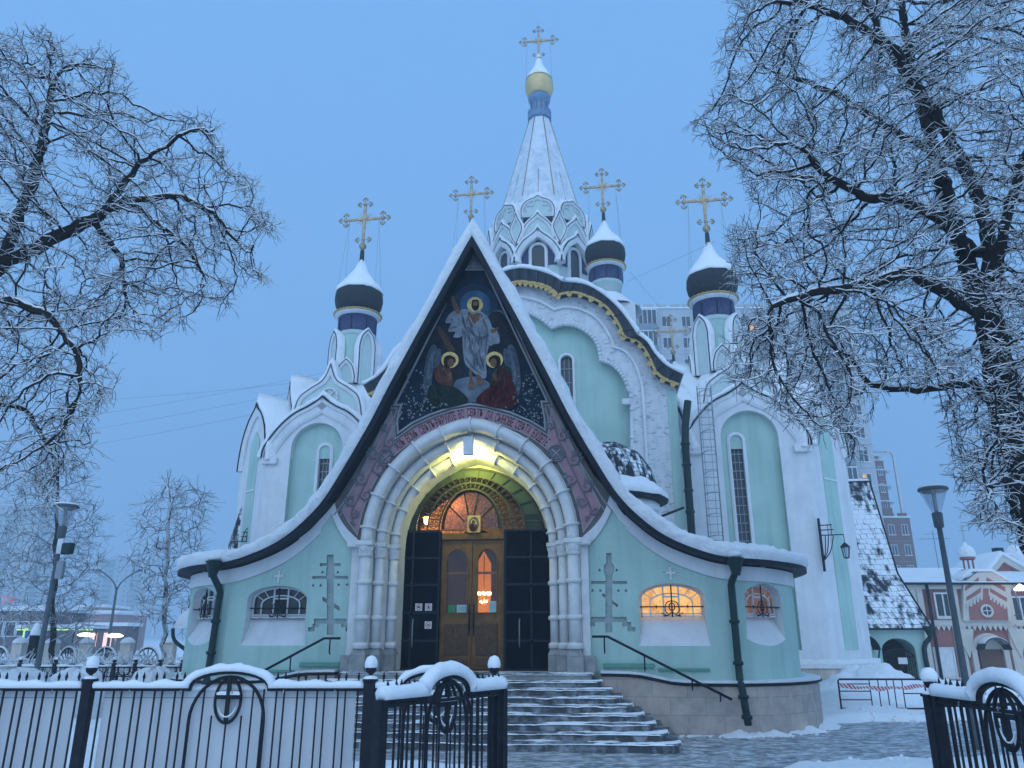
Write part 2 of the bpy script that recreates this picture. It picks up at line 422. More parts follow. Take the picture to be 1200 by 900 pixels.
M = {}
M['mint'] = noisy('mint_plaster', (0.43, 0.595, 0.535), (0.385, 0.545, 0.49), 0.9, 0.9, 0.25, 35, spec=.1, stops=(0.4,0.62), streak=.13)
M['mint_dark'] = noisy('green_painted_metal', (0.14, 0.32, 0.25), None, 0.5, 3, 0.05)
M['white'] = noisy('white_plaster', (0.72, 0.73, 0.74), (0.62, 0.64, 0.66), 0.9, 1.6, 0.3, 30, streak=.10)
M['whiteold'] = noisy('weathered_white_plaster', (0.66, 0.67, 0.69), (0.50, 0.52, 0.54), 0.9, 3.5, 0.6, 14, stops=(0.45, 0.75), bd=0.03, streak=.12, fleck=.62)
M['trim'] = noisy('white_carved_stone', (0.70, 0.70, 0.69), (0.58, 0.58, 0.58), 0.75, 4, 0.15, 30)
M['snow'] = snowmat('snow', 1.0, 9.0, dist=.07)
M['mintpale'] = noisy('snow_dusted_mint', (0.47, 0.60, 0.57), (0.56, 0.64, 0.64), 0.9, 3, 0.2, 20)
M['goldpale'] = noisy('pale_gilding', (0.74, 0.56, 0.28), (0.58, 0.42, 0.19), 0.45, 2, 0.1, 20, metal=.5)
M['collar'] = scales('pale_blue_tile', (0.10, 0.19, 0.32), (0.20, 0.30, 0.44), .16, .5)
M['wire'] = noisy('grey_wire', (.12, .15, .2), None, .6, 3, 0)
M['snowfine'] = snowmat('fine_snow', 0.35, 14.0)
M['snowground'] = snowmat('ground_snow', 0.8, 2.2, dist=0.12)
M['iron'] = noisy('black_iron', (0.010, 0.012, 0.018), (0.018, 0.022, 0.028), 0.6, 10, 0.1, 60, spec=0.2)
M['fascia'] = noisy('dark_roof_metal', (0.007, 0.010, 0.018), (0.012, 0.017, 0.026), 0.6, 4, 0.2, 12, spec=.2)
M['pipe'] = noisy('dark_green_pipe', (0.012, 0.032, 0.032), (0.02, 0.045, 0.045), 0.45, 6, 0.05)
M['gold'] = noisy('gilding', (0.50, 0.40, 0.27), (0.30, 0.22, 0.14), 0.42, 9, 0.1, 40, metal=0.7, stops=(0.4,0.6))
M['goldpaint'] = noisy('gold_trim', (0.55, 0.39, 0.16), (0.34, 0.23, 0.09), 0.5, 10, 0.2, 60, metal=0.3)
M['onion'] = scales('dark_scales', (0.006, 0.010, 0.014), (0.014, 0.020, 0.026), 0.12, 0.75)
M['bluetile'] = scales('blue_mosaic', (0.012, 0.022, 0.085), (0.035, 0.055, 0.15), 0.14, 0.5)
M['rooftile'] = bricky('dark_roof_tile', (0.008, 0.013, 0.024), (0.014, 0.020, 0.032), (0.05, 0.065, 0.09), 0.42, 5.0, 0.55, 0.015)
M['stone'] = bricky('beige_stone_cladding', (0.50, 0.41, 0.35), (0.38, 0.33, 0.30), (0.30, 0.27, 0.25), 0.62, 0.30, 0.7, 0.006, bump=0.3)
M['greystone'] = noisy('grey_stone', (0.34, 0.34, 0.33), (0.22, 0.23, 0.23), 0.8, 6, 0.3, 30)
M['field'] = noisy('taupe_plaster', (0.17, 0.145, 0.14), (0.13, 0.115, 0.115), 0.85, 4, 0.2, 40)
M['fieldlight'] = noisy('grey_moulding', (0.33, 0.33, 0.34), (0.26, 0.26, 0.28), 0.7, 4, 0.2, 40)
M['pink'] = noisy('dusty_pink_plaster', (0.40, 0.235, 0.26), (0.33, 0.19, 0.22), 0.85, 4, 0.2, 40)
M['carve'] = noisy('carved_grey_relief', (0.15, 0.145, 0.155), (0.10, 0.10, 0.11), 0.8, 9, 0.5, 30)
M['relief'] = noisy('grey_acanthus_relief', (0.20, 0.20, 0.215), (0.14, 0.14, 0.155), 0.8, 9, 0.4, 30)
M['crossgrey'] = noisy('pale_sunk_relief', (0.36, 0.43, 0.42), (0.29, 0.36, 0.35), 0.85, 5, 0.2, 30)
M['letter'] = noisy('maroon_lettering', (0.085, 0.022, 0.035), None, 0.7, 8, 0.0)
M['wood'] = noisy('oak_door', (0.19, 0.10, 0.038), (0.11, 0.055, 0.02), 0.45, 5, 0.15, 20)
M['wooddark'] = noisy('carved_dark_wood', (0.13, 0.075, 0.04), (0.07, 0.04, 0.025), 0.5, 14, 0.5, 20)
M['doorblue'] = noisy('dark_forged_door', (0.0015, 0.0035, 0.009), (0.004, 0.007, 0.014), 0.7, 5, 0.15, 25, spec=.07)
M['doorrib'] = noisy('forged_strap', (0.012, 0.018, 0.03), None, 0.5, 8, 0.1, spec=.2)
M['grille'] = noisy('forged_grille', (0.05, 0.055, 0.045), (0.03, 0.035, 0.03), 0.5, 8, 0.1)
M['panelgreen'] = noisy('dark_green_panel', (0.045, 0.075, 0.055), None, 0.5, 5, 0.1)
M['darkglass'] = noisy('dark_window_glass', (0.015, 0.022, 0.032), (0.03, 0.04, 0.05), 0.15, 2, 0.05, 8, spec=0.5)
M['glass'] = glassmat('clear_door_glass', (0.80, 0.76, 0.70), 0.035)
M['warmwall'] = noisy('interior_wall', (0.13, 0.05, 0.03), (0.08, 0.03, 0.02), 0.8, 3, 0.1)
M['warmtile'] = scales('patterned_tile', (0.50, 0.25, 0.14), (0.14, 0.05, 0.03), 0.09, 0.5)
M['lampon'] = emit('lamp_yellow', (1.0, 0.95, 0.30), 14)
M['flame'] = emit('candle_lamps', (1.0, 0.62, 0.22), 22)
M['flame_soft'] = emit('glow_hall', (1.0, 0.30, 0.04), 0.55)
M['lit'] = litglass('lit_window_glass', (1.0, 0.56, 0.16), 0.80, (0.62, 0.24, 0.04), 14)
M['litdim'] = litglass('dim_lit_glass', (0.75, 0.34, 0.2), 0.16, (0.20, 0.08, 0.06), 6)
M['paper'] = noisy('paper', (0.75, 0.76, 0.76), None, 0.8, 5, 0)
M['papergreen'] = noisy('green_notice', (0.04, 0.28, 0.11), None, 0.6, 5, 0)
M['paperblue'] = noisy('pale_blue_notice', (0.35, 0.55, 0.60), None, 0.6, 5, 0)
M['red'] = noisy('red_paint', (0.5, 0.03, 0.04), None, 0.6, 5, 0)
M['black'] = noisy('black_paint', (0.015, 0.015, 0.017), None, 0.6, 5, 0)
M['lampgrey'] = noisy('grey_lamp_metal', (0.10, 0.125, 0.14), (0.075, 0.095, 0.11), 0.5, 6, 0.05)
M['steel'] = noisy('galvanised_steel', (0.28, 0.31, 0.34), None, 0.45, 6, 0.05, metal=0.5)
M['lampglass'] = glassmat('lamp_glass', (0.80, 0.85, 0.9), 0.25)
M['bark'] = upsnow('bark_with_snow', (0.020, 0.017, 0.016), 0.9, 0.62, 0.12, 8, 0.9)
M['twig'] = noisy('twig_bark', (0.022, 0.019, 0.020), None, 0.9, 8, 0)
M['twigfar'] = upsnow('frosted_twigs', (0.045, 0.045, 0.05), 0.9, 0.12, 0.3, 8, 0.6, (.74, .78, .82))
M['bush'] = upsnow('frosted_shrub', (0.04, 0.04, 0.045), 0.9, 0.3, 0.3, 8, 0.6, (.7, .74, .78))
M['steps'] = noisy('wet_granite_steps', (0.085, 0.092, 0.10), (0.36, 0.38, 0.41), 0.6, 4.5, 0.4, 22, stops=(0.46,0.66), detail=9)
M['annexroof'] = patchsnow('shingles_with_snow', (0.028, 0.036, 0.048), 0.54, 0.5, 0.27, 0.11, 1.35)
M['conch'] = patchsnow('apse_scales_with_snow', (0.020, 0.027, 0.036), 0.66, 1.2, 0.16, 0.12, 0.5)
M['tent'] = noisy('snow_dusted_tent', (0.70, 0.73, 0.77), (0.52, 0.57, 0.63), 0.9, 2.2, 0.8, 9, stops=(.42, .7), bd=.05, streak=.12)
M['tower1'] = noisy('pale_concrete_panel', (0.50, 0.52, 0.53), (0.42, 0.44, 0.46), 0.8, 0.4, 0.1, 10)
M['balcony'] = noisy('grey_balcony_panel', (0.24, 0.29, 0.32), (0.19, 0.23, 0.26), 0.7, 0.6, 0.1, 10)
M['frame'] = noisy('white_window_frame', (0.70, 0.71, 0.72), None, 0.6, 3, 0)
M['redbrick'] = noisy('red_brick_tower', (0.23, 0.115, 0.10), (0.19, 0.09, 0.08), 0.85, 0.6, 0.1, 10)
M['pinkwall'] = noisy('pink_building_plaster', (0.36, 0.155, 0.135), (0.30, 0.125, 0.11), 0.85, 1.2, 0.15, 30)
M['cream'] = noisy('cream_trim', (0.62, 0.57, 0.50), (0.54, 0.49, 0.43), 0.8, 2, 0.1, 30)
M['browndoor'] = noisy('brown_door', (0.16, 0.085, 0.06), None, 0.6, 3, 0.1)
M['mauve'] = noisy('mauve_plaster', (0.42, 0.28, 0.28), (0.36, 0.24, 0.24), 0.85, 0.5, 0.1, 10)
M['mauvedark'] = noisy('grey_brick_wall', (0.17, 0.14, 0.14), (0.14, 0.115, 0.12), 0.85, 0.5, 0.1, 10)
M['sheet'] = noisy('white_plastic_sheet', (0.62, 0.63, 0.64), (0.54, 0.55, 0.57), 0.6, 1.3, 0.1, 20)
M['headlight'] = emit('headlights', (1.0, 0.93, 0.72), 4)
M['pinklight'] = emit('warm_shop_light', (1.0, 0.5, 0.42), .8)
M['hiviz'] = emit('hiviz_glow', (0.55, 1.0, 0.25), 0.45)
M['streetbulb'] = emit('street_bulb', (1.0, 0.85, 0.6), 6)
M['redsign'] = emit('red_shop_sign', (0.85, 0.08, 0.10), 0.35)
# ================================================================ THE CHURCH
church = empty('church', (OX, OY, 0), -TH)
tag(church, 'mint green and white church with a steep snowy gable porch, painted mosaic and onion domes', 'church')
ZL = 0.995           # landing height
# ---- roof height profile of the porch, read at the fascia
_pts = [((555, 262), -.5), ((577, 329), -.5), ((606, 382), -.5), ((636, 438), -.5), ((659, 483), -.5), ((675, 511), -.5), ((693, 541), -.5), ((720, 583), -.46),
        ((750, 613), -.42), ((780, 634), -.38), ((816, 649), -.35), ((852, 658), -.34)]
HP = []
for (u, v), y in _pts: HP.append(L(u, v, y))
xapex = 0.0
HP[0] = (0.0, HP[1][1] + (HP[1][0])*(HP[1][1]-HP[2][1])/(HP[2][0]-HP[1][0]))
xe, ze = HP[-1]
HP += [(xe+0.8, ze-0.035), (xe+1.5, ze-0.06), (8.2, ze-0.08)]
HPs = [HP[0]] + cr(HP[1:], 6)
hx = np.array([p[0] for p in HPs]); hz = np.array([p[1] for p in HPs])
def H(x): return float(np.interp(abs(x), hx, hz))
def dH(x):
    s = 1 if x >= 0 else -1; x = abs(x)
    return s*(H(x+0.04)-H(max(x-0.04, 0)))/(0.08 if x > 0.04 else 0.04+x)
# ---- plan of the porch front (right half), bulging back at the ends
plan_r = [(0, 0)] + [(0.25*i, 0) for i in range(1, 20)] + [(4.9, 0.0)]
plan_r += cr([(4.9, 0.0), (5.45, 0.22), (5.95, 0.62), (6.35, 1.2), (6.58, 1.9), (6.66, 2.7), (6.66, 4.0)], 5)[1:] + [(6.66, 8.5)]
def plan_off(d):
    """plan curve pushed outwards by d (right half)"""
    o = offset_path(plan_r, -d); return [(0, -d)] + o[1:]
def full(p): return [(-a, b) for a, b in reversed(p[1:])] + p
def build_porch_wall():
    fo = full(plan_r); fi = full(plan_off(-0.5)); n = len(fo)
    mb = MB(); vs = []
    xs = []
    for a, b in zip(fo, fi): xs.append((a, b))
    # refine for the steep gable
    vs = []
    for (a, b) in xs:
        zt = H(a[0]) - 0.10
        vs += [(a[0], a[1], 0.80), (a[0], a[1], zt), (b[0], b[1], zt), (b[0], b[1], 0.80)]
    fs = []
    for i in range(n-1):
        for j in range(4): fs.append((i*4+j, (i+1)*4+j, (i+1)*4+(j+1) % 4, i*4+(j+1) % 4))
    fs.append((0, 1, 2, 3)); fs.append(((n-1)*4+3, (n-1)*4+2, (n-1)*4+1, (n-1)*4))
    mb.add(vs, fs, M['mint'])
    return mb.build('porch_wall', church)
wall = build_porch_wall()
cut = []
# portal opening
AX, _ = L(549.5, 640, 0)
ZS = L(549.5, 637, 0)[1]
def arch_at(r, n=26, kick=0.09, z0=None):
    """stilted, faintly pointed portal curve of half width r: from foot left, over, to foot right"""
    z0 = ZL if z0 is None else z0
    a = np.linspace(180, 0, n+1)
    pts = [(AX + r*math.cos(R(t)), ZS + r*1.13*math.sin(R(t)) + kick*math.exp(-((t-90)/13.)**2)) for t in a]
    return [(AX-r, z0)] + [(AX-r, z0+(ZS-z0)*.5)] + pts + [(AX+r, z0+(ZS-z0)*.5)] + [(AX+r, z0)]
c = MB(); c.prism(arch_at(2.05), -1, 1.5, M['white']); cut.append(c)
# niches with sloping sills
def niche(T, hw=0.58, zb=None, zt=None, zsill=0.0, depth=0.30):
    c = MB(T)
    z0, zm, z1 = zsill, zb, zt
    rise = (z1-zm)*0.42
    top = [(hw*math.cos(R(a)), z1-rise + rise*math.sin(R(a))) for a in np.linspace(0, 180, 17)]
    front = [(-hw, zm), (hw, zm)] + top
    front_big = [(x*1.06, zm + (z-zm)*1.04) for x, z in front]
    n = len(front)
    vs = [(x, -0.3, z) for x, z in front_big] + [(x, depth, z) for x, z in front]
    fs = [tuple(range(n)), tuple(range(2*n-1, n-1, -1))] + [(i, n+i, n+(i+1) % n, (i+1) % n) for i in range(n)]
    c.add(vs, fs, M['white'])
    c2 = MB(T); h2 = hw*1.02; h3 = hw*1.10      # sloping sill wedge
    vs = [(-h2, -0.3, zm+.002), (h2, -0.3, zm+.002), (h2, depth, zm+.002), (-h2, depth, zm+.002), (-h3, -0.3, z0-0.28), (h3, -0.3, z0-.28), (h3, -0.0, z0), (-h3, -0.0, z0)]
    fs = [(0, 1, 2, 3), (3, 2, 6, 7), (7, 6, 5, 4), (0, 4, 5, 1), (1, 5, 6, 2), (0, 3, 7, 4)]
    c2.add(vs, fs, M['white'])
    return [c, c2]
zwt = L(785, 684, 0)[1]; zwb = L(785, 723, 0)[1]; zws = L(785, 757, 0)[1]
xw = (L(785, 705, 0)[0] - L(322, 705, 0)[0])/2
# curved side windows: find plan parameter whose projection lands where the photo shows them
def find_plan(u, side):
    lastd = None
    best = None
    P = cr([(side*a, b) for a, b in plan_r[18:]], 6)
    for i in range(1, len(P)-1):
        uu = proj((P[i][0], P[i][1], zwb))[0]
        if lastd is not None and (uu-lastd)*side < 0: break
        lastd = uu; d = abs(uu-u)
        if best is None or d < best[0]:
            t = (P[i+1][0]-P[i-1][0], P[i+1][1]-P[i-1][1]); best = (d, P[i], math.atan2(t[1], t[0]))
    return best[1], best[2]
pr, ar = find_plan(899, 1); pl, al = find_plan(233, -1)
al += PI
winT = [frame(xw, 0, 0, 0), frame(-xw, 0, 0, 0), frame(pr[0], pr[1], 0, ar), frame(pl[0], pl[1], 0, al)]
winHW = [0.60, 0.60, 0.50, 0.50]
for T, hw in zip(winT, winHW):
    cut += niche(T, hw, zwb, zwt, zws)
# sunk calvary crosses
def cross_cut(ucen, left):
    sx = -1 if left else 1
    def P(dx, v): return L(ucen + dx, v, 0)
    if not left: half = [(3, 648), (3, 659), (6, 663), (6, 670), (4, 675), (4, 681), (21, 681), (21, 684.5), (4, 684.5), (4, 723), (21, 723), (21, 729), (26, 729), (26, 735), (31, 735), (31, 740), (22, 740), (22, 734), (16, 734), (16, 729), (4, 729), (4, 741)]
    else: half = [(4, 650), (4, 660), (12, 660), (12, 663.5), (4, 663.5), (5, 668), (5, 675), (21, 675), (21, 678.5), (4, 678.5), (4, 725), (19, 725), (19, 731), (21, 731), (21, 735), (26, 735), (26, 740), (18, 740), (18, 735), (13, 735), (13, 731), (4, 731), (4, 744)]
    poly = [P(dx, v) for dx, v in half] + [P(-dx, v) for dx, v in reversed(half)]
    c = MB(); c.prism(poly, -0.3, 0.055, M['crossgrey'])
    c2 = MB(); b = [(-8, 698), (-7, 695), (11, 709), (10, 712)] if not left else [(-9, 699), (-9, 704), (11, 716), (11, 711)]
    c2.prism([P(dx, v) for dx, v in b], -0.3, 0.05, M['greystone'])
    out = [c, c2]
    for dx, v in ([(-11, 668), (9, 668), (-19, 684+8), (-10, 692), (11, 692), (20, 692)] if not left else [(-9, 670.5), (9, 670.5), (-20, 686), (-11, 686), (10, 685), (20, 685)]):
        q = MB(); q.prism([P(dx-1.8, v+1.2), P(dx+1.8, v+1.2), P(dx, v-2)], -0.3, 0.05, M['greystone']); out.append(q)
    return out
cut += cross_cut(713.5, False) + cross_cut(387, True)
boolean(wall, cut)

# ---- plinth: stone-clad base following the plan, with a metal cap under snow
mb = MB(); po = full(plan_off(0.32)); pi_ = full(plan_off(-0.3))
def strip(mb, outer, inner, z0, z1, m, x0=2.5, sides=(-1, 1)):
    for sgn in sides:
        idx = [i for i, p in enumerate(outer) if p[0]*sgn > x0]
        vs = []
        for i in idx:
            za = z0(outer[i]) if callable(z0) else z0; zb = z1(outer[i]) if callable(z1) else z1
            vs += [(outer[i][0], outer[i][1], za), (outer[i][0], outer[i][1], zb), (inner[i][0], inner[i][1], zb), (inner[i][0], inner[i][1], za)]
        n = len(idx)
        fs = [(i*4+j, (i+1)*4+j, (i+1)*4+(j+1) % 4, i*4+(j+1) % 4) for i in range(n-1) for j in range(4)] + [(0, 1, 2, 3), (4*n-1, 4*n-2, 4*n-3, 4*n-4)]
        mb.add(vs, fs, m)
def capz(p): return 0.80 + 0.16/(1+math.exp((abs(p[0])-3.5)*6))
for sd in (-1, 1):
    mb = MB(); strip(mb, po, pi_, -0.3, lambda p: capz(p)-0.02, M['stone'], 2.3, (sd,))
    plinth = mb.build('plinth', church)
    mb = MB(); strip(mb, full(plan_off(0.38)), full(plan_off(0.0)), capz, lambda p: capz(p)+0.035, M['iron'], 2.3, (sd,))
    mb.build('plinth_cap', plinth)
    mb = MB(); strip(mb, full(plan_off(0.36)), full(plan_off(-0.01)), lambda p: capz(p)+0.037, lambda p: capz(p)+0.075, M['snow'], 2.3, (sd,))
    mb.build('plinth_snow', plinth)
# green drip rails near the wall foot
for a, b, z0_, z1_ in ((3.56, 4.5, 1.03, 1.08), (-4.6, -3.4, .97, 1.02), (2.55, 3.5, 1.08, 1.16), (-3.3, -2.5, 1.08, 1.16)):
    mb = MB(); mb.box(a, b, -.08, -.01, z0_, z1_, M['mint_dark'], .01); mb.build('drip_rail', church)

# ---- side windows of the porch
def porch_window(T, hw, zb, zt, mg, depth=0.24):
    mb = MB(T); rise = (zt-zb)*0.42; h = hw*0.985
    top = [(h*math.cos(R(a)), zt-rise + rise*math.sin(R(a))) for a in np.linspace(0, 180, 17)]
    poly = [(-h, zb), (h, zb)] + top
    mb.prism(poly, depth, depth+0.03, mg)
    g = mb.build('window', church)
    mf = MB(T); y0, y1 = depth-0.04, depth-0.002
    mf.ribbon(poly+[poly[0]], 0.0, 0.035, y0, y1, M['frame'])
    zi = zt - rise*0.95
    def outl(k):
        return [(h*k*math.cos(R(a)), zb+0.05 + (zt-rise-zb)*k*0.9 + rise*k*math.sin(R(a))) for a in np.linspace(0, 180, 15)]
    mf.ribbon([(-h*.68, zb)] + outl(0.68)[::-1] + [(h*.68, zb)], -0.012, 0.012, y0, y1, M['frame'])
    for x in (-h*.25, h*.25): mf.box(x-.014, x+.014, y0, y1, zb, zt-0.02, M['frame'])
    mf.box(-h*.25, h*.25, y0, y1, zb+(zt-zb)*.6, zb+(zt-zb)*.6+.03, M['frame'])
    mf.box(-h, h, y0, y1, zb+.05, zb+.075, M['frame'])
    for a in (25, 50, 130, 155):
        ca, sa = math.cos(R(a)), math.sin(R(a))
        zc = zt-rise
        mf.tube([(h*.68*ca, depth-.02, zb+.05+(zt-rise-zb)*.68*.9+rise*.68*sa), (h*ca, depth-.02, zc+rise*sa)], .011, 4, M['frame'])
    mf.build('window_frame', g)
    gr = MB(T); y = depth-0.14
    gr.tube([(-h, y, zb+.19), (h, y, zb+.19)], .012, 5, M['iron'])
    gr.tube([(0, y, zb-.0), (0, y, zt-.02)], .014, 5, M['iron'])
    gr.tube([(0.055*math.cos(R(a)), y, zb+.19+.07*math.sin(R(a))) for a in range(0, 361, 30)], .011, 5, M['iron'])
    for s in (-1, 1):
        gr.tube(cr([(s*.0, y, zb+.30), (s*.10, y, zb+.26), (s*.13, y, zb+.12), (s*.07, y, zb+.04), (s*.17, y, zb+.02)], 4), .010, 5, M['iron'])
        gr.tube(cr([(s*.0, y, zb+.10), (s*.09, y, zb+.03), (s*.2, y, zb+.08)], 4), .009, 5, M['iron'])
        gr.tube([(s*h*.5, y, zb+.16), (s*h*.5, y, zb+.22)], .012, 5, M['iron'])
        gr.tube([(s*h*.93, y, zb+.19), (s*h*1.0, depth, zb+.19)], .012, 5, M['iron'])
    gr.build('window_grille', g)
    return g
for i, (T, hw) in enumerate(zip(winT, winHW)):
    w = porch_window(T, hw, zwb, zwt, [M['lit'], M['darkglass'], M['litdim'], M['darkglass']][i])
    if i == 0: w['label'] = 'arched window glowing amber right of the portal'
    if i == 2: w['label'] = 'dim reddish arched window round the corner'
# little relief crosses over the windows
mb0 = []
for T in winT:
    mb = MB(T); zc = zwt + 0.20
    mb.box(-.018, .018, -.025, -.002, zc-.13, zc+.11, M['trim'])
    mb.box(-.10, -.018, -.025, -.002, zc-.018, zc+.018, M['trim']); mb.box(.018, .10, -.025, -.002, zc-.018, zc+.018, M['trim'])
    for dx, dz in ((0, .13), (-.11, 0), (.11, 0), (0, 0)): mb.tube([(dx + .035*math.cos(R(a)), -.015, zc + dz + .035*math.sin(R(a))) for a in range(0, 361, 45)], .009, 4, M['trim'])
    mb.build('relief_cross', church)

# ---- roof of the porch
ov = lambda x: 0.50 - 0.17*min(max((abs(x)-1.8)/2.8, 0), 1)
def roof_edge():
    out = []
    for x in list(np.linspace(0, 4.8, 73)): out.append((x, -ov(x)))
    pe = plan_off(0.33)
    k = [p for p in pe if p[0] > 5.0 and p[1] > -0.33]
    out += cr([out[-1]] + [p for p in k if p[1] < 7], 2)[2:]
    out.append((pe[-1][0], 8.5))
    return out
RE = roof_edge(); RE = resample(RE, 0.07)[:190] + [RE[-1]]
REF = [(-a, b) for a, b in reversed(RE[1:])] + RE
def roof_grid(rows, mat, noise_amp=0.0, smooth=False, xshift=None, step2=True):
    """rows: list of (y advance, offset along the roof normal)"""
    mb = MB(); vs = []; n = len(REF)
    path = REF
    nr = []
    for i, (x, y) in enumerate(path):
        d = dH(x)
        if abs(x) < 1e-6: nr.append((0, math.hypot(1, dH(0.2))*0.9)); continue
        l = math.hypot(d, 1); nr.append((-d/l, 1/l))
    for (adv, off) in rows:
        for i, (x, y) in enumerate(path):
            yy = min(y + adv, 8.6) if y + adv < 8.6 else 8.6
            ex = 0.0
            if abs(x) > 5.2 and off >= 0 and noise_amp: ex = -min(adv, 0.35)*0.8*np.sign(x)*min(1, (abs(x)-5.2))
            k = off
            if noise_amp and off > 0.05:
                q = Vector((x*1.9+ex, yy*1.9, 4.2)); f = 1 + noise.noise(q)*noise_amp + noise.noise(q*3.1)*noise_amp*.6 + noise.noise(q*5.5)*noise_amp*.45 + noise.noise(q*12)*noise_amp*.25
                thin = 0.115 + (off-0.115)*(1 - 0.12*min(abs(dH(x+1e-3))/1.6, 1)); k = 0.10 + (thin-0.10)*f
            if noise_amp and adv < .15 and off > .13: yy += noise.noise(Vector((x*5, off*25, H(x)*5)))*.05
            vs.append((x + ex + nr[i][0]*k, yy, H(x) + nr[i][1]*k))
    fs = [(r*n+i, r*n+i+1, (r+1)*n+i+1, (r+1)*n+i) for r in range(len(rows)-1) for i in range(n-1)]
    return mb.add(vs, fs, mat, smooth)
# dark boarded soffit and fascia: solid slab
def slab():
    mb = MB(); n = len(REF); rows = [(0, 0.0), (0, 0.115), (8.6, 0.115)]
    a = roof_grid([(0, 0.0), (0, 0.09)], M['fascia']); b = roof_grid([(0.0, 0.09), (1, .09), (3, .09), (9, 0.09)], M['fascia']); c = roof_grid([(0.0, 0.0), (1, 0), (9, 0.0)], M['fascia'])
    for k in (a, b, c): mb.add(k.v, k.f, M['fascia'])
    return mb
slab().build('porch_roof', church)
# second stepped board under the overhang
def barge(y0, y1, off0, off1, m, name):
    mb = MB()
    for s in (-1, 1):
        xs = np.linspace(0, 4.6, 60); vs = []
        for x in xs:
            d = dH(x+1e-4) if x > 0 else dH(0.1); l = math.hypot(d, 1); nx, nz = -d/l, 1/l
            if x == 0: nx, nz = 0, l
            k_ = max(0.03, 1-(x/4.3)**2)
            for o, y in ((off0*k_, y0), (off1, y0), (off1, y1), (off0*k_, y1)): vs.append((s*(x + nx*o), y, H(x) + nz*o))
        n = len(xs)
        fs = [(i*4+j, (i+1)*4+j, (i+1)*4+(j+1) % 4, i*4+(j+1) % 4) for i in range(n-1) for j in range(4)] + [(4*n-1, 4*n-2, 4*n-3, 4*n-4)]
        mb.add(vs, fs, m)
    return mb.build(name, church)
barge(-0.49, -0.44, -0.03, -0.001, M['fascia'], 'barge_board')
sn = roof_grid([(0.0, 0.092), (-0.03, 0.15), (-0.04, 0.22), (-0.03, .27), (0.0, 0.31), (0.05, 0.34), (0.12, .36), (.2, .37), (0.3, 0.38), (.4, .383), (.5, .385), (.62, .387), (0.8, 0.39), (1.0, .39), (1.25, .395), (1.6, .40), (3, .40), (5, .40), (9, 0.40)], M['snow'], 0.26, True)
snow_roof = sn.build('roof_snow', church)
# white cove under the eaves, following the wall
mb = MB(); PO = full(plan_off(0.05)); PI2 = full(plan_off(-0.02))
PO = [p for p in cr(PO, 3)]; PI2 = [p for p in cr(PI2, 3)]
for s in (-1, 1):
    idx = [i for i, p in enumerate(PO) if p[0]*s > 3.0]
    vs = []
    for i in idx:
        zt = H(PO[i][0]) - 0.03; zb = H(PO[i][0]) - 0.30
        vs += [(PO[i][0], PO[i][1], zb), (PO[i][0], PO[i][1], zt), (PI2[i][0], PI2[i][1], zt), (PI2[i][0], PI2[i][1], zb)]
    n = len(idx)
    mb = MB(); mb.add(vs, [(i*4+j, (i+1)*4+j, (i+1)*4+(j+1) % 4, i*4+(j+1) % 4) for i in range(n-1) for j in range(4)] + [(0, 1, 2, 3), (4*n-1, 4*n-2, 4*n-3, 4*n-4)], M['white'])
    mb.build('eaves_band', church)
# white ogee frame of each wing: from capital up to a point and down under the eaves
for s in (1, -1):
    P = lambda u, v: ((lambda q: (s*(q[0]-AX)+ (AX if s > 0 else AX), q[1]))(L(u, v, 0)))
    outer = [P(678, 637)] + cr([P(684, 628), P(697, 616), P(708, 600), P(715.5, 578)], 4)
    inner_l = [P(681, 647)] + cr([P(692, 637), P(703, 624), P(711, 610), P(717, 597)], 4)
    poly = outer + list(reversed(inner_l))
    mb = MB(); mb.prism(poly, -0.055, 0.0, M['white'])
    o2 = cr([P(715.5, 578), P(726, 597), P(742, 615), P(757, 626)], 5); i2 = cr([P(717, 597), P(727, 611), P(741, 624.5), P(757, 636)], 5)
    mb.prism(o2 + list(reversed(i2)), -0.058, -0.0, M['white'])
    mb.build('wing_frame', church)
# ---- stone field of the gable, above the portal
def gable_field(inset, y0, y1, m, name):
    right = [(xx, H(xx) - inset/abs(math.cos(math.atan(dH(xx+.02))))*1.0) for xx in np.linspace(0.0, 2.75, 24)]
    right = [(x, z) for x, z in right]
    P = lambda u, v: L(u, v, 0)
    foot = cr([P(715.5, 578), P(708, 600), P(697, 616), P(684, 628), P(678, 637)], 3)
    right = [p for p in right if p[1] > P(0, 580)[1]] + foot
    ar = [p for p in arch_at(2.19) if p[1] >= ZS-0.001]
    left = [(2*AX-x, z) for x, z in right]
    poly = right[:] + list(reversed(ar)) + list(reversed(left[1:]))
    mb = MB(); mb.prism(poly, y0, y1, m); return mb.build(name, church)
gable_field(0.05, -0.03, 0.0, M['field'], 'gable_field')
barge2 = MB()
for s in (-1, 1):
    xs = np.linspace(1.75, 2.95, 24)
    for off0, off1, y, m in ((-0.17, -0.14, -0.06, M['fieldlight']), (-0.27, -0.25, -0.05, M['fieldlight'])):
        vs = []
        for x in xs:
            d = dH(x+.02); l = math.hypot(d, 1); nx, nz = -d/l, 1/l
            for o, yy in ((off0, y), (off1, y), (off1, -0.031), (off0, -0.031)): vs.append((s*max(x + nx*o, 0.0), yy, H(x) + nz*o))
        n = len(xs); barge2.add(vs, [(i*4+j, (i+1)*4+j, (i+1)*4+(j+1) % 4, i*4+(j+1) % 4) for i in range(n-1) for j in range(4)], m)
barge2.build('gable_moulding', church)
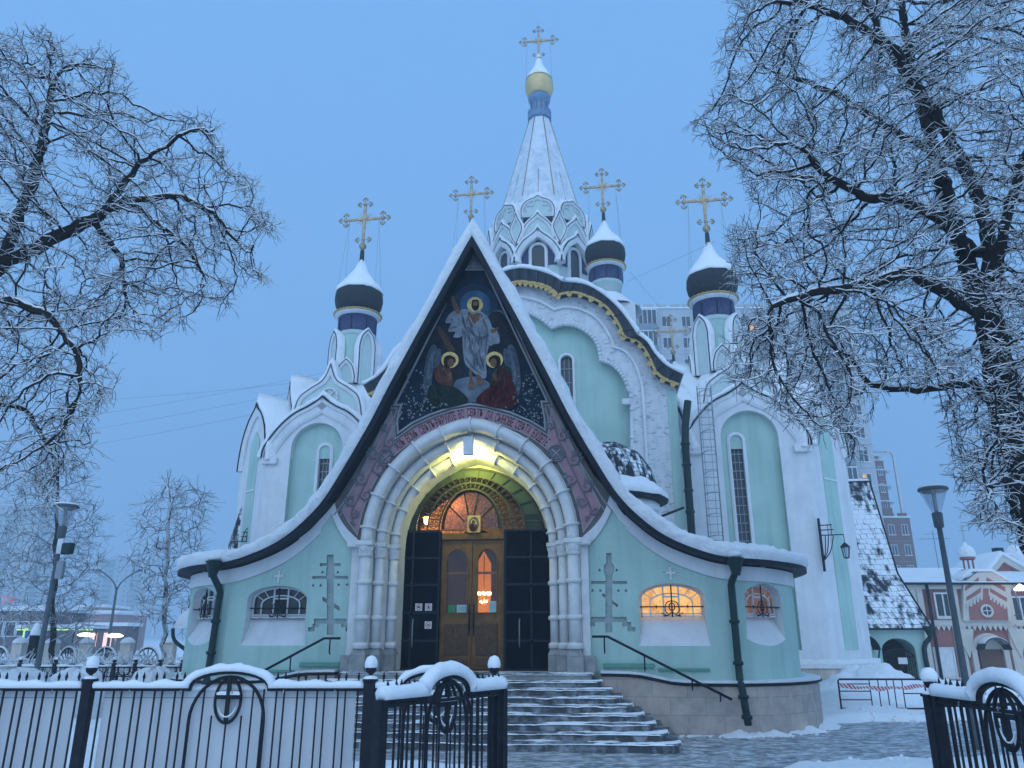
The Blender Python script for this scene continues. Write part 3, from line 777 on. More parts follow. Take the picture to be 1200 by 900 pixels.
# ---- the mosaic, flat painting in the gable
def mos(nm, c, c2=None, sc_=10, amt=(0.35, 0.65)):
    kf = 1.0 if nm.startswith('halo') else .74
    c2 = tuple(x*kf for x in c2) if c2 else None; c = tuple(x*kf for x in c)
    return noisy('paint_'+nm, c, c2 or tuple(x*.55 for x in c), 0.8, sc_, 0.12, 90, stops=amt, spec=.08)
MP = dict(night=mos('night', (0.012, 0.022, 0.040), (0.022, 0.045, 0.075), 2.2), aura=mos('aura', (0.08, 0.17, 0.28), (0.04, 0.10, 0.18), 4), aura2=mos('aura_outer', (0.03, 0.07, 0.12), (0.02, 0.045, 0.08), 3),
          robe=mos('robe', (0.36, 0.39, 0.43), (0.22, 0.25, 0.30), 8), fold=mos('fold', (0.17, 0.20, 0.25)), skin=mos('skin', (0.26, 0.14, 0.085), (0.16, 0.08, 0.05)), halo=mos('halo', (0.72, 0.54, 0.22), (0.5, 0.36, 0.13)),
          hair=mos('hair', (0.045, 0.022, 0.015)), pinkrobe=mos('orange_robe', (0.17, 0.07, 0.05), (0.08, 0.035, 0.03)), green=mos('green_robe', (0.025, 0.07, 0.045), (0.012, 0.035, 0.025)), red=mos('red_robe', (0.11, 0.018, 0.022), (0.05, 0.012, 0.016)),
          dgreen=mos('olive_robe', (0.025, 0.042, 0.036), (0.014, 0.024, 0.022)), wing=mos('wing', (0.12, 0.15, 0.19), (0.06, 0.08, 0.11)), cloud=mos('cloud', (0.22, 0.26, 0.31), (0.12, 0.15, 0.19), 5), rock=mos('rock', (0.018, 0.02, 0.028), (0.035, 0.038, 0.05), 5),
          beam=mos('beam', (0.13, 0.075, 0.05)), flower=mos('flower', (0.34, 0.37, 0.37), (0.22, 0.25, 0.24)), horizon=mos('horizon', (0.16, 0.17, 0.20), (0.07, 0.09, 0.13), 5))
def PZ(x, y): return L(430 + x/4.5, 300 + y/4.5, 0)      # read off an enlargement of the gable
mosaic_poly = [PZ(510, 82), PZ(620, 82), PZ(945, 768), PZ(915, 768), PZ(922, 800), PZ(933, 860), PZ(935, 912)] + [PZ(870, 872), PZ(760, 825), PZ(640, 792), PZ(548, 780), PZ(440, 800), PZ(330, 838), PZ(240, 880), PZ(172, 930)] + [PZ(168, 880), PZ(175, 830), PZ(192, 785), PZ(158, 785)]
mb = MB(); mb.prism(mosaic_poly, -0.045, -0.02, MP['night'])
lay = [0]
def patch(pts, m, smooth=True, n=4, zoom=PZ):
    lay[0] += 1; y = -0.047 - 0.0012*lay[0]
    q = [zoom(*p) for p in pts]
    if smooth: q = cr(q, n, True)
    mb.prism(q, y, y+0.0009, m, back=False)
def ell(cx, cy, rx, ry, m, n=20): patch([(cx+rx*math.cos(2*PI*i/n), cy+ry*math.sin(2*PI*i/n)) for i in range(n)], m, False)
ell(572, 262, 118, 112, MP['aura2']); ell(572, 262, 80, 76, MP['aura'])
patch([(610, 330), (655, 300), (708, 290), (735, 345), (690, 330), (640, 335)], MP['horizon'])
patch([(380, 375), (440, 330), (500, 340), (520, 470), (500, 640), (400, 640), (330, 560), (300, 520)], MP['rock'])
patch([(640, 330), (700, 300), (745, 350), (800, 460), (830, 560), (760, 640), (650, 560)], MP['rock'])
patch([(362, 380), (388, 372), (468, 500), (462, 508), (432, 506)], MP['beam'], False)
patch([(455, 700), (475, 660), (520, 645), (560, 640), (600, 650), (640, 668), (650, 700), (630, 770), (560, 775), (510, 775), (480, 745)], MP['cloud'])
# figure in white
ell(572, 262, 42, 40, MP['halo'])
patch([(482, 296), (440, 310), (416, 355), (445, 362), (432, 402), (470, 405), (458, 432), (498, 430), (520, 380)], MP['robe'])
patch([(447, 230), (452, 215), (463, 220), (470, 245), (492, 290), (488, 310), (472, 305), (455, 268)], MP['skin'])
patch([(495, 295), (530, 288), (560, 300), (600, 296), (640, 330), (660, 380), (655, 440), (640, 500), (630, 560), (632, 640), (610, 650), (575, 628), (545, 600), (520, 570), (508, 500), (506, 430), (496, 360)], MP['robe'])
patch([(655, 385), (690, 400), (702, 460), (672, 470), (650, 478), (640, 440)], MP['robe'])
patch([(655, 388), (672, 392), (690, 380), (698, 386), (680, 408), (660, 412)], MP['skin'])
patch([(535, 300), (560, 312), (585, 305), (612, 318), (598, 340), (572, 360), (552, 382), (540, 350)], MP['skin'])
patch([(556, 250), (560, 238), (575, 236), (590, 240), (594, 260), (590, 282), (575, 295), (560, 285), (553, 268)], MP['hair'])
patch([(562, 254), (575, 246), (587, 254), (586, 272), (575, 284), (564, 272)], MP['skin'])
patch([(564, 270), (575, 268), (586, 270), (580, 290), (575, 294), (568, 288)], MP['hair'])
for a in ([(516, 400), (545, 440), (560, 520), (556, 525), (538, 450), (512, 410)], [(540, 380), (590, 430), (640, 420), (640, 428), (590, 442), (536, 392)], [(525, 430), (560, 500), (610, 600), (604, 604), (552, 520), (520, 445)], [(590, 450), (600, 520), (622, 600), (616, 604), (594, 530), (584, 455)], [(618, 340), (640, 400), (630, 520), (624, 520), (630, 400), (610, 348)], [(512, 330), (530, 390), (575, 420), (572, 426), (524, 398), (506, 340)], [(530, 545), (560, 585), (600, 622), (596, 626), (555, 592), (526, 556)]):
    patch(a, MP['fold'])
patch([(440, 330), (462, 345), (452, 352)], MP['fold'], False); patch([(445, 390), (480, 372), (482, 380)], MP['fold'], False)
patch([(540, 605), (556, 615), (560, 665), (575, 680), (562, 708), (536, 700), (544, 660)], MP['skin']); patch([(580, 630), (604, 640), (604, 655), (616, 668), (606, 686), (584, 676)], MP['skin'])
# kneeling winged figures
for sgn, rb, lw in ((1, 'pinkrobe', 'dgreen'), (-1, 'green', 'red')):
    X = (lambda x: x) if sgn > 0 else (lambda x: 1116 - x)
    mp = lambda pts: [(X(a), b) for a, b in pts]
    patch(mp([(350, 475), (325, 520), (308, 600), (302, 700), (325, 750), (345, 690), (352, 620), (372, 560), (372, 490)]), MP['wing'])
    patch(mp([(372, 505), (392, 500), (392, 560), (372, 600), (360, 580)]), MP['wing'])
    ell(X(441), 555, 46, 43, MP['halo'])
    patch(mp([(330, 700), (360, 680), (420, 690), (470, 700), (520, 740), (535, 775), (470, 800), (400, 812), (340, 800), (322, 760)]), MP[lw])
    patch(mp([(362, 600), (392, 582), (430, 590), (450, 620), (458, 680), (430, 690), (390, 680), (362, 650)]), MP[rb])
    patch(mp([(408, 570), (415, 540), (440, 530), (468, 545), (470, 570), (450, 566), (440, 600), (420, 596)]), MP['hair'])
    patch(mp([(430, 560), (445, 548), (462, 558), (462, 580), (446, 594), (432, 585)]), MP['skin'])
    patch(mp([(425, 640), (440, 620), (452, 630), (446, 655), (430, 665)]), MP['skin'])
patch([(690, 600), (700, 590), (740, 612), (770, 660), (782, 740), (740, 780), (700, 700)], MP['red'])
def strokes(poly, mats, n, seed, ln=(30, 90), wd=3.2, dirn=(0.15, 1)):
    r_ = random.Random(seed); xs_ = [p[0] for p in poly]; ys_ = [p[1] for p in poly]; k = 0; tries = 0
    def ins(x, y):
        c = False; m_ = len(poly)
        for i in range(m_):
            a, b = poly[i], poly[(i+1) % m_]
            if (a[1] > y) != (b[1] > y) and x < (b[0]-a[0])*(y-a[1])/(b[1]-a[1]) + a[0]: c = not c
        return c
    while k < n and tries < 3000:
        tries += 1; x, y = r_.uniform(min(xs_), max(xs_)), r_.uniform(min(ys_), max(ys_)); L_ = r_.uniform(*ln); a = math.atan2(dirn[1], dirn[0]) + r_.gauss(0, .28)
        pts = []; cx_, cy_ = x, y
        for i in range(5): pts.append((cx_, cy_)); cx_ += math.cos(a)*L_/4; cy_ += math.sin(a)*L_/4; a += r_.gauss(0, .16)
        if not all(ins(*p) for p in pts): continue
        w_ = wd*r_.uniform(.5, 1.2); up = [(p[0]+w_*math.sin(PI*i/4)*.8+.3, p[1]) for i, p in enumerate(pts)]; dn = [(p[0]-w_*math.sin(PI*i/4)*.8-.3, p[1]) for i, p in enumerate(pts)]
        patch(up+dn[::-1], mats[k % len(mats)], False); lay[0] -= .6; k += 1
hl = {n_: mos(n_+'_light', c_) for n_, c_ in (('robe', (.50, .53, .57)), ('red', (.20, .05, .045)), ('green', (.06, .13, .09)), ('dgreen', (.06, .085, .07)), ('pinkrobe', (.27, .13, .10)), ('wing', (.24, .28, .33)), ('night', (.035, .06, .09)))}
dk = {n_: mos(n_+'_dark', c_) for n_, c_ in (('robe', (.10, .13, .17)), ('red', (.045, .008, .012)), ('green', (.012, .03, .022)), ('pinkrobe', (.07, .03, .025)))}
strokes([(500, 300), (600, 300), (655, 380), (635, 500), (628, 630), (560, 600), (512, 510)], [hl['robe'], dk['robe'], MP['fold']], 46, 1)
strokes([(430, 310), (490, 300), (505, 425), (440, 420)], [hl['robe'], dk['robe']], 8, 2, (20, 45), 2.5, (.4, 1))
strokes([(655, 390), (700, 400), (700, 460), (650, 470)], [hl['robe'], dk['robe']], 6, 3, (20, 40), 2.5)
strokes([(340, 700), (420, 692), (520, 745), (470, 795), (350, 795)], [hl['dgreen'], dk['green']], 22, 4, (25, 60), 3, (.6, 1))
strokes([(620, 700), (700, 600), (770, 660), (778, 740), (700, 800), (600, 790)], [hl['red'], dk['red']], 34, 5, (25, 70), 3, (-.3, 1))
strokes([(365, 600), (430, 592), (455, 680), (370, 650)], [hl['pinkrobe'], dk['pinkrobe']], 16, 6, (15, 35), 2.5)
strokes([(660, 600), (745, 600), (740, 680), (665, 680)], [hl['green'], dk['green']], 12, 7, (15, 35), 2.5)
strokes([(310, 700), (350, 490), (370, 500), (345, 690)], [hl['wing']], 16, 8, (40, 90), 1.8, (-.1, 1)); strokes([(745, 490), (766, 490), (806, 700), (775, 690)], [hl['wing']], 16, 9, (40, 90), 1.8, (.15, 1))
strokes([(470, 660), (640, 660), (640, 760), (480, 765)], [hl['wing'], MP['cloud']], 18, 10, (20, 50), 3, (1, .1))
strokes([(500, 100), (620, 100), (700, 280), (440, 280)], [hl['night']], 20, 11, (30, 70), 3, (1, .2))
for (x_, y_, s_) in ((575, 262, 1.0), (447, 563, .85), (669, 563, .85)):
    for dx_ in (-5, 5): ell(x_+dx_*s_, y_-4*s_, 2.2*s_, 1.4*s_, MP['hair'], 8)
    patch([(x_-1*s_, y_-3*s_), (x_+1.4*s_, y_-3*s_), (x_+2*s_, y_+6*s_), (x_-1*s_, y_+6*s_)], hl['pinkrobe'], False); ell(x_, y_+9*s_, 3.4*s_, 1.1*s_, dk['red'], 8)
rr = random.Random(3)
fl = 0
while fl < 210:
    x = rr.uniform(165, 940); y = rr.uniform(620, 900)
    if 345 < x < 775 and not (y > 790 and (x < 430 or x > 680)): continue
    z = PZ(x, y)
    # inside the mosaic?
    ins = False; k = len(mosaic_poly)
    for i in range(k):
        a, b = mosaic_poly[i], mosaic_poly[(i+1) % k]
        if (a[1] > z[1]) != (b[1] > z[1]) and z[0] < (b[0]-a[0])*(z[1]-a[1])/(b[1]-a[1]) + a[0]: ins = not ins
    if not ins or rr.random() > (y-560)/340: continue
    s = rr.uniform(3, 7.5); a0 = rr.uniform(0, 1)
    patch([(x + s*(1 if i % 2 == 0 else .5)*math.cos(a0+PI*i/4), y + s*(1 if i % 2 == 0 else .5)*math.sin(a0+PI*i/4)) for i in range(8)], MP['flower'], False); fl += 1
    lay[0] -= 1
mosaic = mb.build('mosaic', church); mosaic['label'] = 'religious painting of a white robed figure between two winged figures'
# frame mouldings
mb = MB(); fp = list(mosaic_poly)
area = sum(fp[i][0]*fp[(i+1) % len(fp)][1]-fp[(i+1) % len(fp)][0]*fp[i][1] for i in range(len(fp)))
if area < 0: fp.reverse()
mb.ribbon(fp, -0.035, 0.0, -0.075, -0.02, M['fieldlight'], closed=True)
mb.ribbon(fp, -0.095, -0.075, -0.06, -0.031, M['fieldlight'], closed=True)
mb.build('mosaic_frame', church)
# carved tip of the gable
mb = MB(); tip = [L(544, 316, 0), L(567, 316, 0), L(560, 300, 0), L(555.5, 287, 0), L(551, 300, 0)]
mb.prism(tip, -0.05, -0.031, M['carve'])
for a in range(20, 161, 20):
    c0 = L(555.5, 315, 0); mb.tube([(c0[0], -.055, c0[1]), (c0[0]+.26*math.cos(R(a))*.8, -.06, c0[1]+.36*math.sin(R(a))*(.5+.5*math.sin(R(a))))], .012, 5, M['fieldlight'])
mb.build('gable_tip_relief', church)
# pink inscription band
band_lo = cr([L(461, 535, 0), L(487, 515.5, 0), L(520, 499, 0), L(551, 490, 0), L(582, 496, 0), L(617, 509.5, 0), L(645, 529, 0)], 8)
band_hi = cr([L(459, 521, 0), L(487, 502.5, 0), L(520, 487, 0), L(552, 478, 0), L(583, 484, 0), L(617, 496.5, 0), L(646, 516, 0)], 8)
mb = MB(); mb.prism(band_lo + list(reversed(band_hi)), -0.042, -0.02, M['pink'])
mb.ribbon(band_lo, -0.02, 0.0, -0.055, -0.031, M['fieldlight'])
band = mb.build('inscription_band', church)
def text_mesh(ch, size=1.0):
    cu = bpy.data.curves.new('txt', 'FONT'); cu.body = ch; cu.size = size; cu.resolution_u = 3; cu.align_x = 'LEFT'; cu.extrude = 0.0; cu.offset = 0.012
    o = bpy.data.objects.new('txt', cu); COL.objects.link(o); bpy.context.view_layer.update()
    me = bpy.data.meshes.new_from_object(o.evaluated_get(bpy.context.evaluated_depsgraph_get()))
    vs = [tuple(v.co) for v in me.vertices]; fs = [tuple(p.vertices) for p in me.polygons]
    bpy.data.objects.remove(o); bpy.data.meshes.remove(me); bpy.data.curves.remove(cu)
    return vs, fs
TXT = 'АЗЪ ЕСМЬ СВѢТЪ·ВѢРУЙТЕ ВО СВѢТЪ ДА СЫНОВЕ СВѢТА БУДЕТЕ'
mb = MB(); cen = [((a[0]+b[0])/2, (a[1]+b[1])/2) for a, b in zip(band_lo, band_hi)]
cum = [0]
for a, b in zip(cen[:-1], cen[1:]): cum.append(cum[-1] + math.dist(a, b))
tot = cum[-1]; hh = 0.178; glyphs = []
for ch in TXT:
    if ch == ' ': glyphs.append((None, 0.30)); continue
    vs, fs = text_mesh(ch)
    x0 = min(v[0] for v in vs); x1 = max(v[0] for v in vs); glyphs.append(((vs, fs, x0, x1), None))
ws = [0.32 if g[0] is None else (g[0][3]-g[0][2])*0.62+0.05 for g in glyphs]
s0 = 0.10; k = (tot-0.17)/sum(ws); pos = s0
for g, w in zip(glyphs, ws):
    wid = w*k
    if g[0]:
        vs, fs, x0, x1 = g[0]; gw = wid - 0.05*k
        out = []
        for v in vs:
            s = pos + (v[0]-x0)/(x1-x0+1e-6)*gw
            j = min(max(np.searchsorted(cum, s)-1, 0), len(cen)-2); t = (s-cum[j])/(cum[j+1]-cum[j])
            px = cen[j][0] + (cen[j+1][0]-cen[j][0])*t; pz = cen[j][1] + (cen[j+1][1]-cen[j][1])*t
            tx, tz = cen[j+1][0]-cen[j][0], cen[j+1][1]-cen[j][1]; l = math.hypot(tx, tz); nx, nz = -tz/l, tx/l
            h = (v[1]/0.70 - 0.5)*hh
            out.append((px+nx*h, -0.046, pz+nz*h))
        mb.add(out, fs, M['letter'])
    pos += wid
mb.build('inscription', band)
# pink side panels with carved scrolls
for s in (1, -1):
    q = lambda u, v: (lambda p: (AX + s*(p[0]-AX), p[1]))(L(u, v, 0))
    poly = [q(647, 479), q(657, 496), q(668, 520), q(684, 555), q(703, 593)] + cr([q(703, 593), q(696, 605), q(684, 622)], 3)[1:] + cr([q(684, 622), q(680, 600), q(671, 573), q(657, 545), q(645, 529)], 3)[1:] + [q(643, 515)]
    if s < 0: poly.reverse()
    mb = MB(); mb.prism(poly, -0.043, -0.02, M['pink'])
    ins = offset_path(poly, 0.085 if s < 0 else 0.085, closed=True)
    a1 = sum(poly[i][0]*poly[(i+1) % len(poly)][1]-poly[(i+1) % len(poly)][0]*poly[i][1] for i in range(len(poly)))
    sg = 1 if a1 > 0 else -1
    mb.ribbon(poly, -0.0*sg, -0.025*sg, -0.058, -0.03, M['fieldlight'], closed=True)
    panel = mb.build('carved_panel', church)
    mb = MB()
    # scrolls along the panel centre
    cl = [q(648, 493), q(656, 520), q(668, 545), q(681, 573), q(692, 597), q(687, 612)]
    clc = cr(cl, 8)
    mb.tube([(x, -0.06, z) for x, z in clc], 0.016, 5, M['relief'])
    rr = random.Random(5)
    npos = 9
    for i in range(npos):
        t = (i+.5)/npos; k_ = t*(len(clc)-1); j = int(k_); x, z = clc[j]
        a = clc[max(j-1, 0)]; b = clc[min(j+1, len(clc)-1)]; tx, tz = b[0]-a[0], b[1]-a[1]; l = math.hypot(tx, tz); tx /= l; tz /= l
        sd = 1 if i % 2 else -1; nx, nz = -tz*sd, tx*sd
        wdt = (.05 + .115*math.sin(PI*min(t*1.05+.05, 1))**.7)*(1.0 if t < .9 else .7); ox, oz_ = x+nx*wdt*.75, z+nz*wdt*.75
        sp = []
        for m_ in range(15):
            th = m_/14*2*PI*1.25; rr_ = wdt*(.85-.68*m_/14); ang = math.atan2(-nz, -nx) + sd*th
            sp.append((ox+rr_*math.cos(ang), -.062, oz_+rr_*math.sin(ang)))
        mb.tube(sp, [.017*(1-.5*m_/14) for m_ in range(15)], 5, M['relief'])
        for m_ in range(6):      # acanthus lobes fanning from the scroll
            an = math.atan2(nz, nx) + (m_-2.5)*.52; r0, r1 = wdt*.55, wdt*(1.25 if m_ in (2, 3) else 1.1)
            c1 = (ox+r0*math.cos(an), oz_+r0*math.sin(an)); c2 = (ox+r1*math.cos(an), oz_+r1*math.sin(an)); px, pz = -math.sin(an)*wdt*.2, math.cos(an)*wdt*.2; md = ((c1[0]+c2[0])/2, (c1[1]+c2[1])/2)
            mb.prism(cr([c1, (md[0]+px, md[1]+pz), c2, (md[0]-px, md[1]-pz)], 3, True), -.058-.002*m_, -.043, M['relief'])
    cc = q(652, 532)
    for r_ in (0.17, 0.12):
        mb.tube([(cc[0]+r_*math.cos(R(a)), -.065, cc[1]+r_*math.sin(R(a))) for a in range(0, 361, 20)], .016, 5, M['relief'])
    for a in (45, 135): mb.tube([(cc[0]-.13*math.cos(R(a)), -.07, cc[1]-.13*math.sin(R(a))), (cc[0]+.13*math.cos(R(a)), -.07, cc[1]+.13*math.sin(R(a)))], .018, 5, M['fieldlight'])
    mb.build('scroll_relief', panel)
# ---- stepped portal
def ringface(mb, r0, y0, r1, y1, m):
    a, b = arch_at(r0), arch_at(r1); n = len(a)
    mb.add([(p[0], y0, p[1]) for p in a] + [(p[0], y1, p[1]) for p in b], [(i, i+1, n+i+1, n+i) for i in range(n-1)], m, False)
RA = [2.20, 1.97, 1.75, 1.55]; YA = [-0.10, 0.22, 0.55, 0.95]
mb = MB()
ringface(mb, 2.20, 0.02, 2.20, YA[0], M['trim'])
for i in range(3):
    ringface(mb, RA[i], YA[i], RA[i+1]+.02, YA[i], M['trim'])
    ringface(mb, RA[i+1]+.02, YA[i], RA[i+1], YA[i+1], M['trim'])
ringface(mb, RA[3], YA[3], RA[3]-.01, 1.03, M['trim'])
ringface(mb, 2.04, 1.10, 1.5, 1.14, M['trim'])
portal = mb.build('portal', church)
for k, (r, y, rad) in enumerate(((2.07, -0.115, 0.115), (1.86, 0.20, 0.095), (1.655, 0.54, 0.088))):
    mb = MB(); p = arch_at(r, 44)
    mb.tube([(q[0], y, q[1]) for q in p[2:-2]], rad, 10, M['trim'])
    # rings round the roll
    up = p[2:-2]; n = len(up)
    for j in range(2, n-1, 4):
        c_ = up[j]; d = (up[min(j+1, n-1)][0]-up[j-1][0], up[min(j+1, n-1)][1]-up[j-1][1]); l = math.hypot(*d); d = (d[0]/l*.028, d[1]/l*.028)
        mb.tube([(c_[0]-d[0], y, c_[1]-d[1]), (c_[0]-d[0]*.5, y, c_[1]-d[1]*.5), (c_[0]+d[0]*.5, y, c_[1]+d[1]*.5), (c_[0]+d[0], y, c_[1]+d[1])], [rad*1.15, rad*1.5, rad*1.5, rad*1.15], 10, M['trim'])
    mb.build('archivolt', portal)
    for s in (-1, 1):
        mb = MB(); x = AX + s*r; z0 = ZL+0.42; z1 = ZS-0.26
        mb.tube([(x, y, z0), (x, y, z1)], rad, 10, M['trim'])
        x2 = x + s*0.02
        for z in (z0+.06, z0+(z1-z0)*.33, z0+(z1-z0)*.72): mb.tube([(x, y, z-.05), (x, y, z-.025), (x, y, z+.025), (x, y, z+.05)], [rad*1.05, rad*1.4, rad*1.4, rad*1.05], 10, M['trim'])
        # capital: flaring cushion with little volutes, then a slab
        mb.tube([(x, y, z1), (x, y, z1+.05), (x, y, z1+.10), (x, y, z1+.2), (x, y, z1+.22)], [rad*1.1, rad*1.35, rad*1.15, rad*1.5, rad*1.5], 10, M['trim'])
        for a in (-.05, .05): mb.tube([(x+a+.03*math.cos(R(t)), y-rad*1.25, z1+.13+.035*math.sin(R(t))) for t in range(0, 361, 45)], .013, 4, M['trim'])
        mb.box(x-rad*1.55, x+rad*1.55, y-rad*1.6, y+rad*1.2, z1+.22, ZS+.05 - k*.002, M['trim'], 0.015)
        # base
        mb.tube([(x, y, z0), (x, y, z0+.1)], [rad*1.5, rad*1.15], 10, M['trim'])
        w = 0.155 - .012*k
        mb.box(x-w, x+w, y-w-.02, YA[k]+.05 if k else 0.2, ZL, z0-.12, M['greystone'], 0.012)
        vs = [(x-w, y-w-.02, z0-.12), (x+w, y-w-.02, z0-.12), (x+w, y+.2, z0-.12), (x-w, y+.2, z0-.12), (x-w*.6, y-w*.55, z0+.02), (x+w*.6, y-w*.55, z0+.02), (x+w*.6, y+.2, z0+.02), (x-w*.6, y+.2, z0+.02)]
        mb.add(vs, [(0, 1, 5, 4), (1, 2, 6, 5), (3, 0, 4, 7), (4, 5, 6, 7)], M['greystone'])
        mb.build('column', portal)
# outer abutment blocks beside the columns
for s in (-1, 1):
    mb = MB(); x0 = AX + s*2.21; x1 = AX + s*2.36
    a, b = min(x0, x1), max(x0, x1)
    mb.box(a, b, -.075, 0.0, ZL+.30, ZS-.06, M['trim']); mb.box(min(AX+s*2.10, AX+s*2.42), max(AX+s*2.10, AX+s*2.42), -.27, 0.01, ZS-.075, ZS+.065, M['trim'], .02)
    mb.box(min(AX+s*2.2, AX+s*2.44), max(AX+s*2.2, AX+s*2.44), -.17, -.0, ZL-.1, ZL+.30, M['greystone'], .012)
    mb.build('abutment', portal)
# lamp on the soffit of the portal
lx, lz = L(549.5, 524, 0.1)
mb = MB(); mb.box(lx-.11, lx+.11, -0.02, 0.10, lz-.19, lz+.21, M['paper'], .015); mb.box(lx-.085, lx+.085, 0.10, 0.19, lz-.17, lz+.19, M['lampon']); mb.box(lx-.015, lx+.015, 0.03, .06, lz+.21, lz+.5, M['steel'])
lampbox = mb.build('portal_lamp', church)
ld = bpy.data.lights.new('portal_light', 'AREA'); ld.energy = 58; ld.color = (0.95, 0.93, 0.14); ld.shape = 'RECTANGLE'; ld.size = .5; ld.size_y = .6
lo = bpy.data.objects.new('portal_light', ld); COL.objects.link(lo); lo.parent = church; lo.location = (lx, 0.22, lz); lo.rotation_euler = (R(90), 0, 0)
# area lamp's -Z points toward +Y (into the portal)
lo.rotation_euler = (R(-90), 0, 0) if False else (R(90), 0, 0)
# ---- screen with iron doors at y = 1.0
YD = 1.02
P = lambda u, v, y=YD: L(u, v, y)
zf = ZL
xl0 = P(465, 780)[0]; xl1 = P(513, 780)[0]; xr0 = P(590, 780)[0]; xr1 = P(636, 780)[0]; ztr = P(550, 621)[1]; zlf = P(550, 622)[1]
CXD = P(551, 612)[0]; rdoor = (xr0-xl1)/2
for s in (-1, 1):
    a, b = (xl0-.35, xl1) if s < 0 else (xr0, xr1+.35)
    mb = MB(); mb.box(a, b, YD, YD+.06, zf, zlf, M['doorblue'])
    n = 5; hgt = (zlf-zf)/n
    for i in range(n+1):
        z = zf + i*hgt; mb.box(a+.02, b-.02, YD-.018, YD-.001, z-.022 if i else z, z+.022, M['doorrib'])
        if 0 < i < n:
            for xx in (a+(b-a)*.5,): mb.ball((xx, YD-.025, z), .04, M['doorrib'], 6)
    for xx in (a+.03, (a+b)/2, b-.03): mb.box(xx-.018, xx+.018, YD-.016, YD-.002, zf+.02, zlf-.02, M['doorrib'])
    d = mb.build('iron_door', church)
    hx_ = P(484 if s < 0 else 609, 740)[0]
    mb = MB(); z = P(600, 742)[1]; mb.tube([(hx_, YD-.02, z-.28), (hx_, YD-.07, z-.22), (hx_, YD-.07, z+.22), (hx_, YD-.02, z+.28)], .014, 6, M['steel']); mb.build('door_handle', d)
    if s < 0:
        for (u, v) in ((491, 711.5), (502.5, 711.5), (502, 732.5)):
            q = P(u, v); mb = MB(); h_ = .072
            mb.box(q[0]-h_, q[0]+h_, YD-.030, YD-.020, q[1]-h_, q[1]+h_, M['paper'])
            mb.ribbon([(q[0]+.052*math.cos(R(t)), q[1]+.052*math.sin(R(t))) for t in range(0, 361, 20)], -.005, .005, YD-.034, YD-.0301, M['red'])
            if u < 500: mb.box(q[0]-.026, q[0]+.026, YD-.036, YD-.0303, q[1]-.018, q[1]+.016, M['black']); mb.box(q[0]-.01, q[0]+.01, YD-.036, YD-.0303, q[1]+.016, q[1]+.026, M['black'])
            elif v < 720: mb.prism([(q[0]-.02, q[1]-.03), (q[0]+.0, q[1]-.03), (q[0]+.024, q[1]+.0), (q[0]+.012, q[1]+.028), (q[0]-.012, q[1]+.02)], YD-.036, YD-.0303, M['black'])
            else: mb.prism([(q[0]-.03, q[1]-.02), (q[0]-.012, q[1]-.02), (q[0]-.008, q[1]-.004), (q[0]+.014, q[1]-.004), (q[0]+.018, q[1]-.022), (q[0]+.026, q[1]-.022), (q[0]+.028, q[1]+.022), (q[0]+.01, q[1]+.012), (q[0]-.024, q[1]+.01)], YD-.036, YD-.0303, M['black'])
            mb.tube([(q[0]-.037, YD-.038, q[1]+.037), (q[0]+.037, YD-.038, q[1]-.037)], .005, 4, M['red'])
            sg = mb.build('prohibition_sign', d); sg['label'] = 'no filming sign' if u < 500 else ('no smoking style warning sign' if v < 720 else 'no dogs sign')
# arched iron screen above the doors
def D_at(rk, n=30):   # door plane arches, centre CXD, from ztr
    top = P(550, 549)[1]; r_out = (xr1-xl0)/2+.03; H0 = top-ztr
    rin = rdoor*1.0; hin = P(551, 573)[1]-ztr
    k = rk; rx = rin + (r_out-rin)*k; rz = hin + (H0-hin)*k
    return [(CXD + rx*math.cos(R(t)), ztr + rz*math.sin(R(t))) for t in np.linspace(180, 0, n+1)]
mb = MB()
o, i_ = D_at(1.04), D_at(0.60)
mb.prism([p for p in o] + list(reversed(i_)), YD+.02, YD+.04, M['panelgreen'])
for k in (0.0, 0.30, 0.60, 0.98): mb.ribbon(D_at(k), -.018, .018, YD-.01 - .002*k, YD+.018, M['grille'])
A0, A1 = D_at(0.0, 26), D_at(1.0, 26)
A3 = D_at(0.62, 26)
for j in range(1, 26): 
    p, q = A0[j], (A1[j] if j % 2 == 0 else A3[j]); mb.tube([(p[0], YD-.006, p[1]), (q[0], YD-.004, q[1])], .013, 4, M['grille'])
# open lattice corners down to the door heads
for s in (-1, 1):
    a, b = (xl0, xl1) if s < 0 else (xr0, xr1)
    for z in np.linspace(zlf+.02, ztr+.32, 5): mb.tube([(a, YD, z), (b, YD, z)], .010, 4, M['grille'])
screen = mb.build('iron_screen', church)
# lattice ornaments (little rings in the open band)
mb = MB(); B0, B1 = D_at(0.15, 24), D_at(0.45, 24)
for j in range(1, 24):
    for c_ in (B0[j], B1[j]):
        for rr_ in (.085, .045): mb.tube([(c_[0]+rr_*math.cos(R(t)), YD+.01, c_[1]+rr_*math.sin(R(t))) for t in range(0, 361, 45)], .010, 3, M['grille'])
mb.build('screen_scrolls', screen)
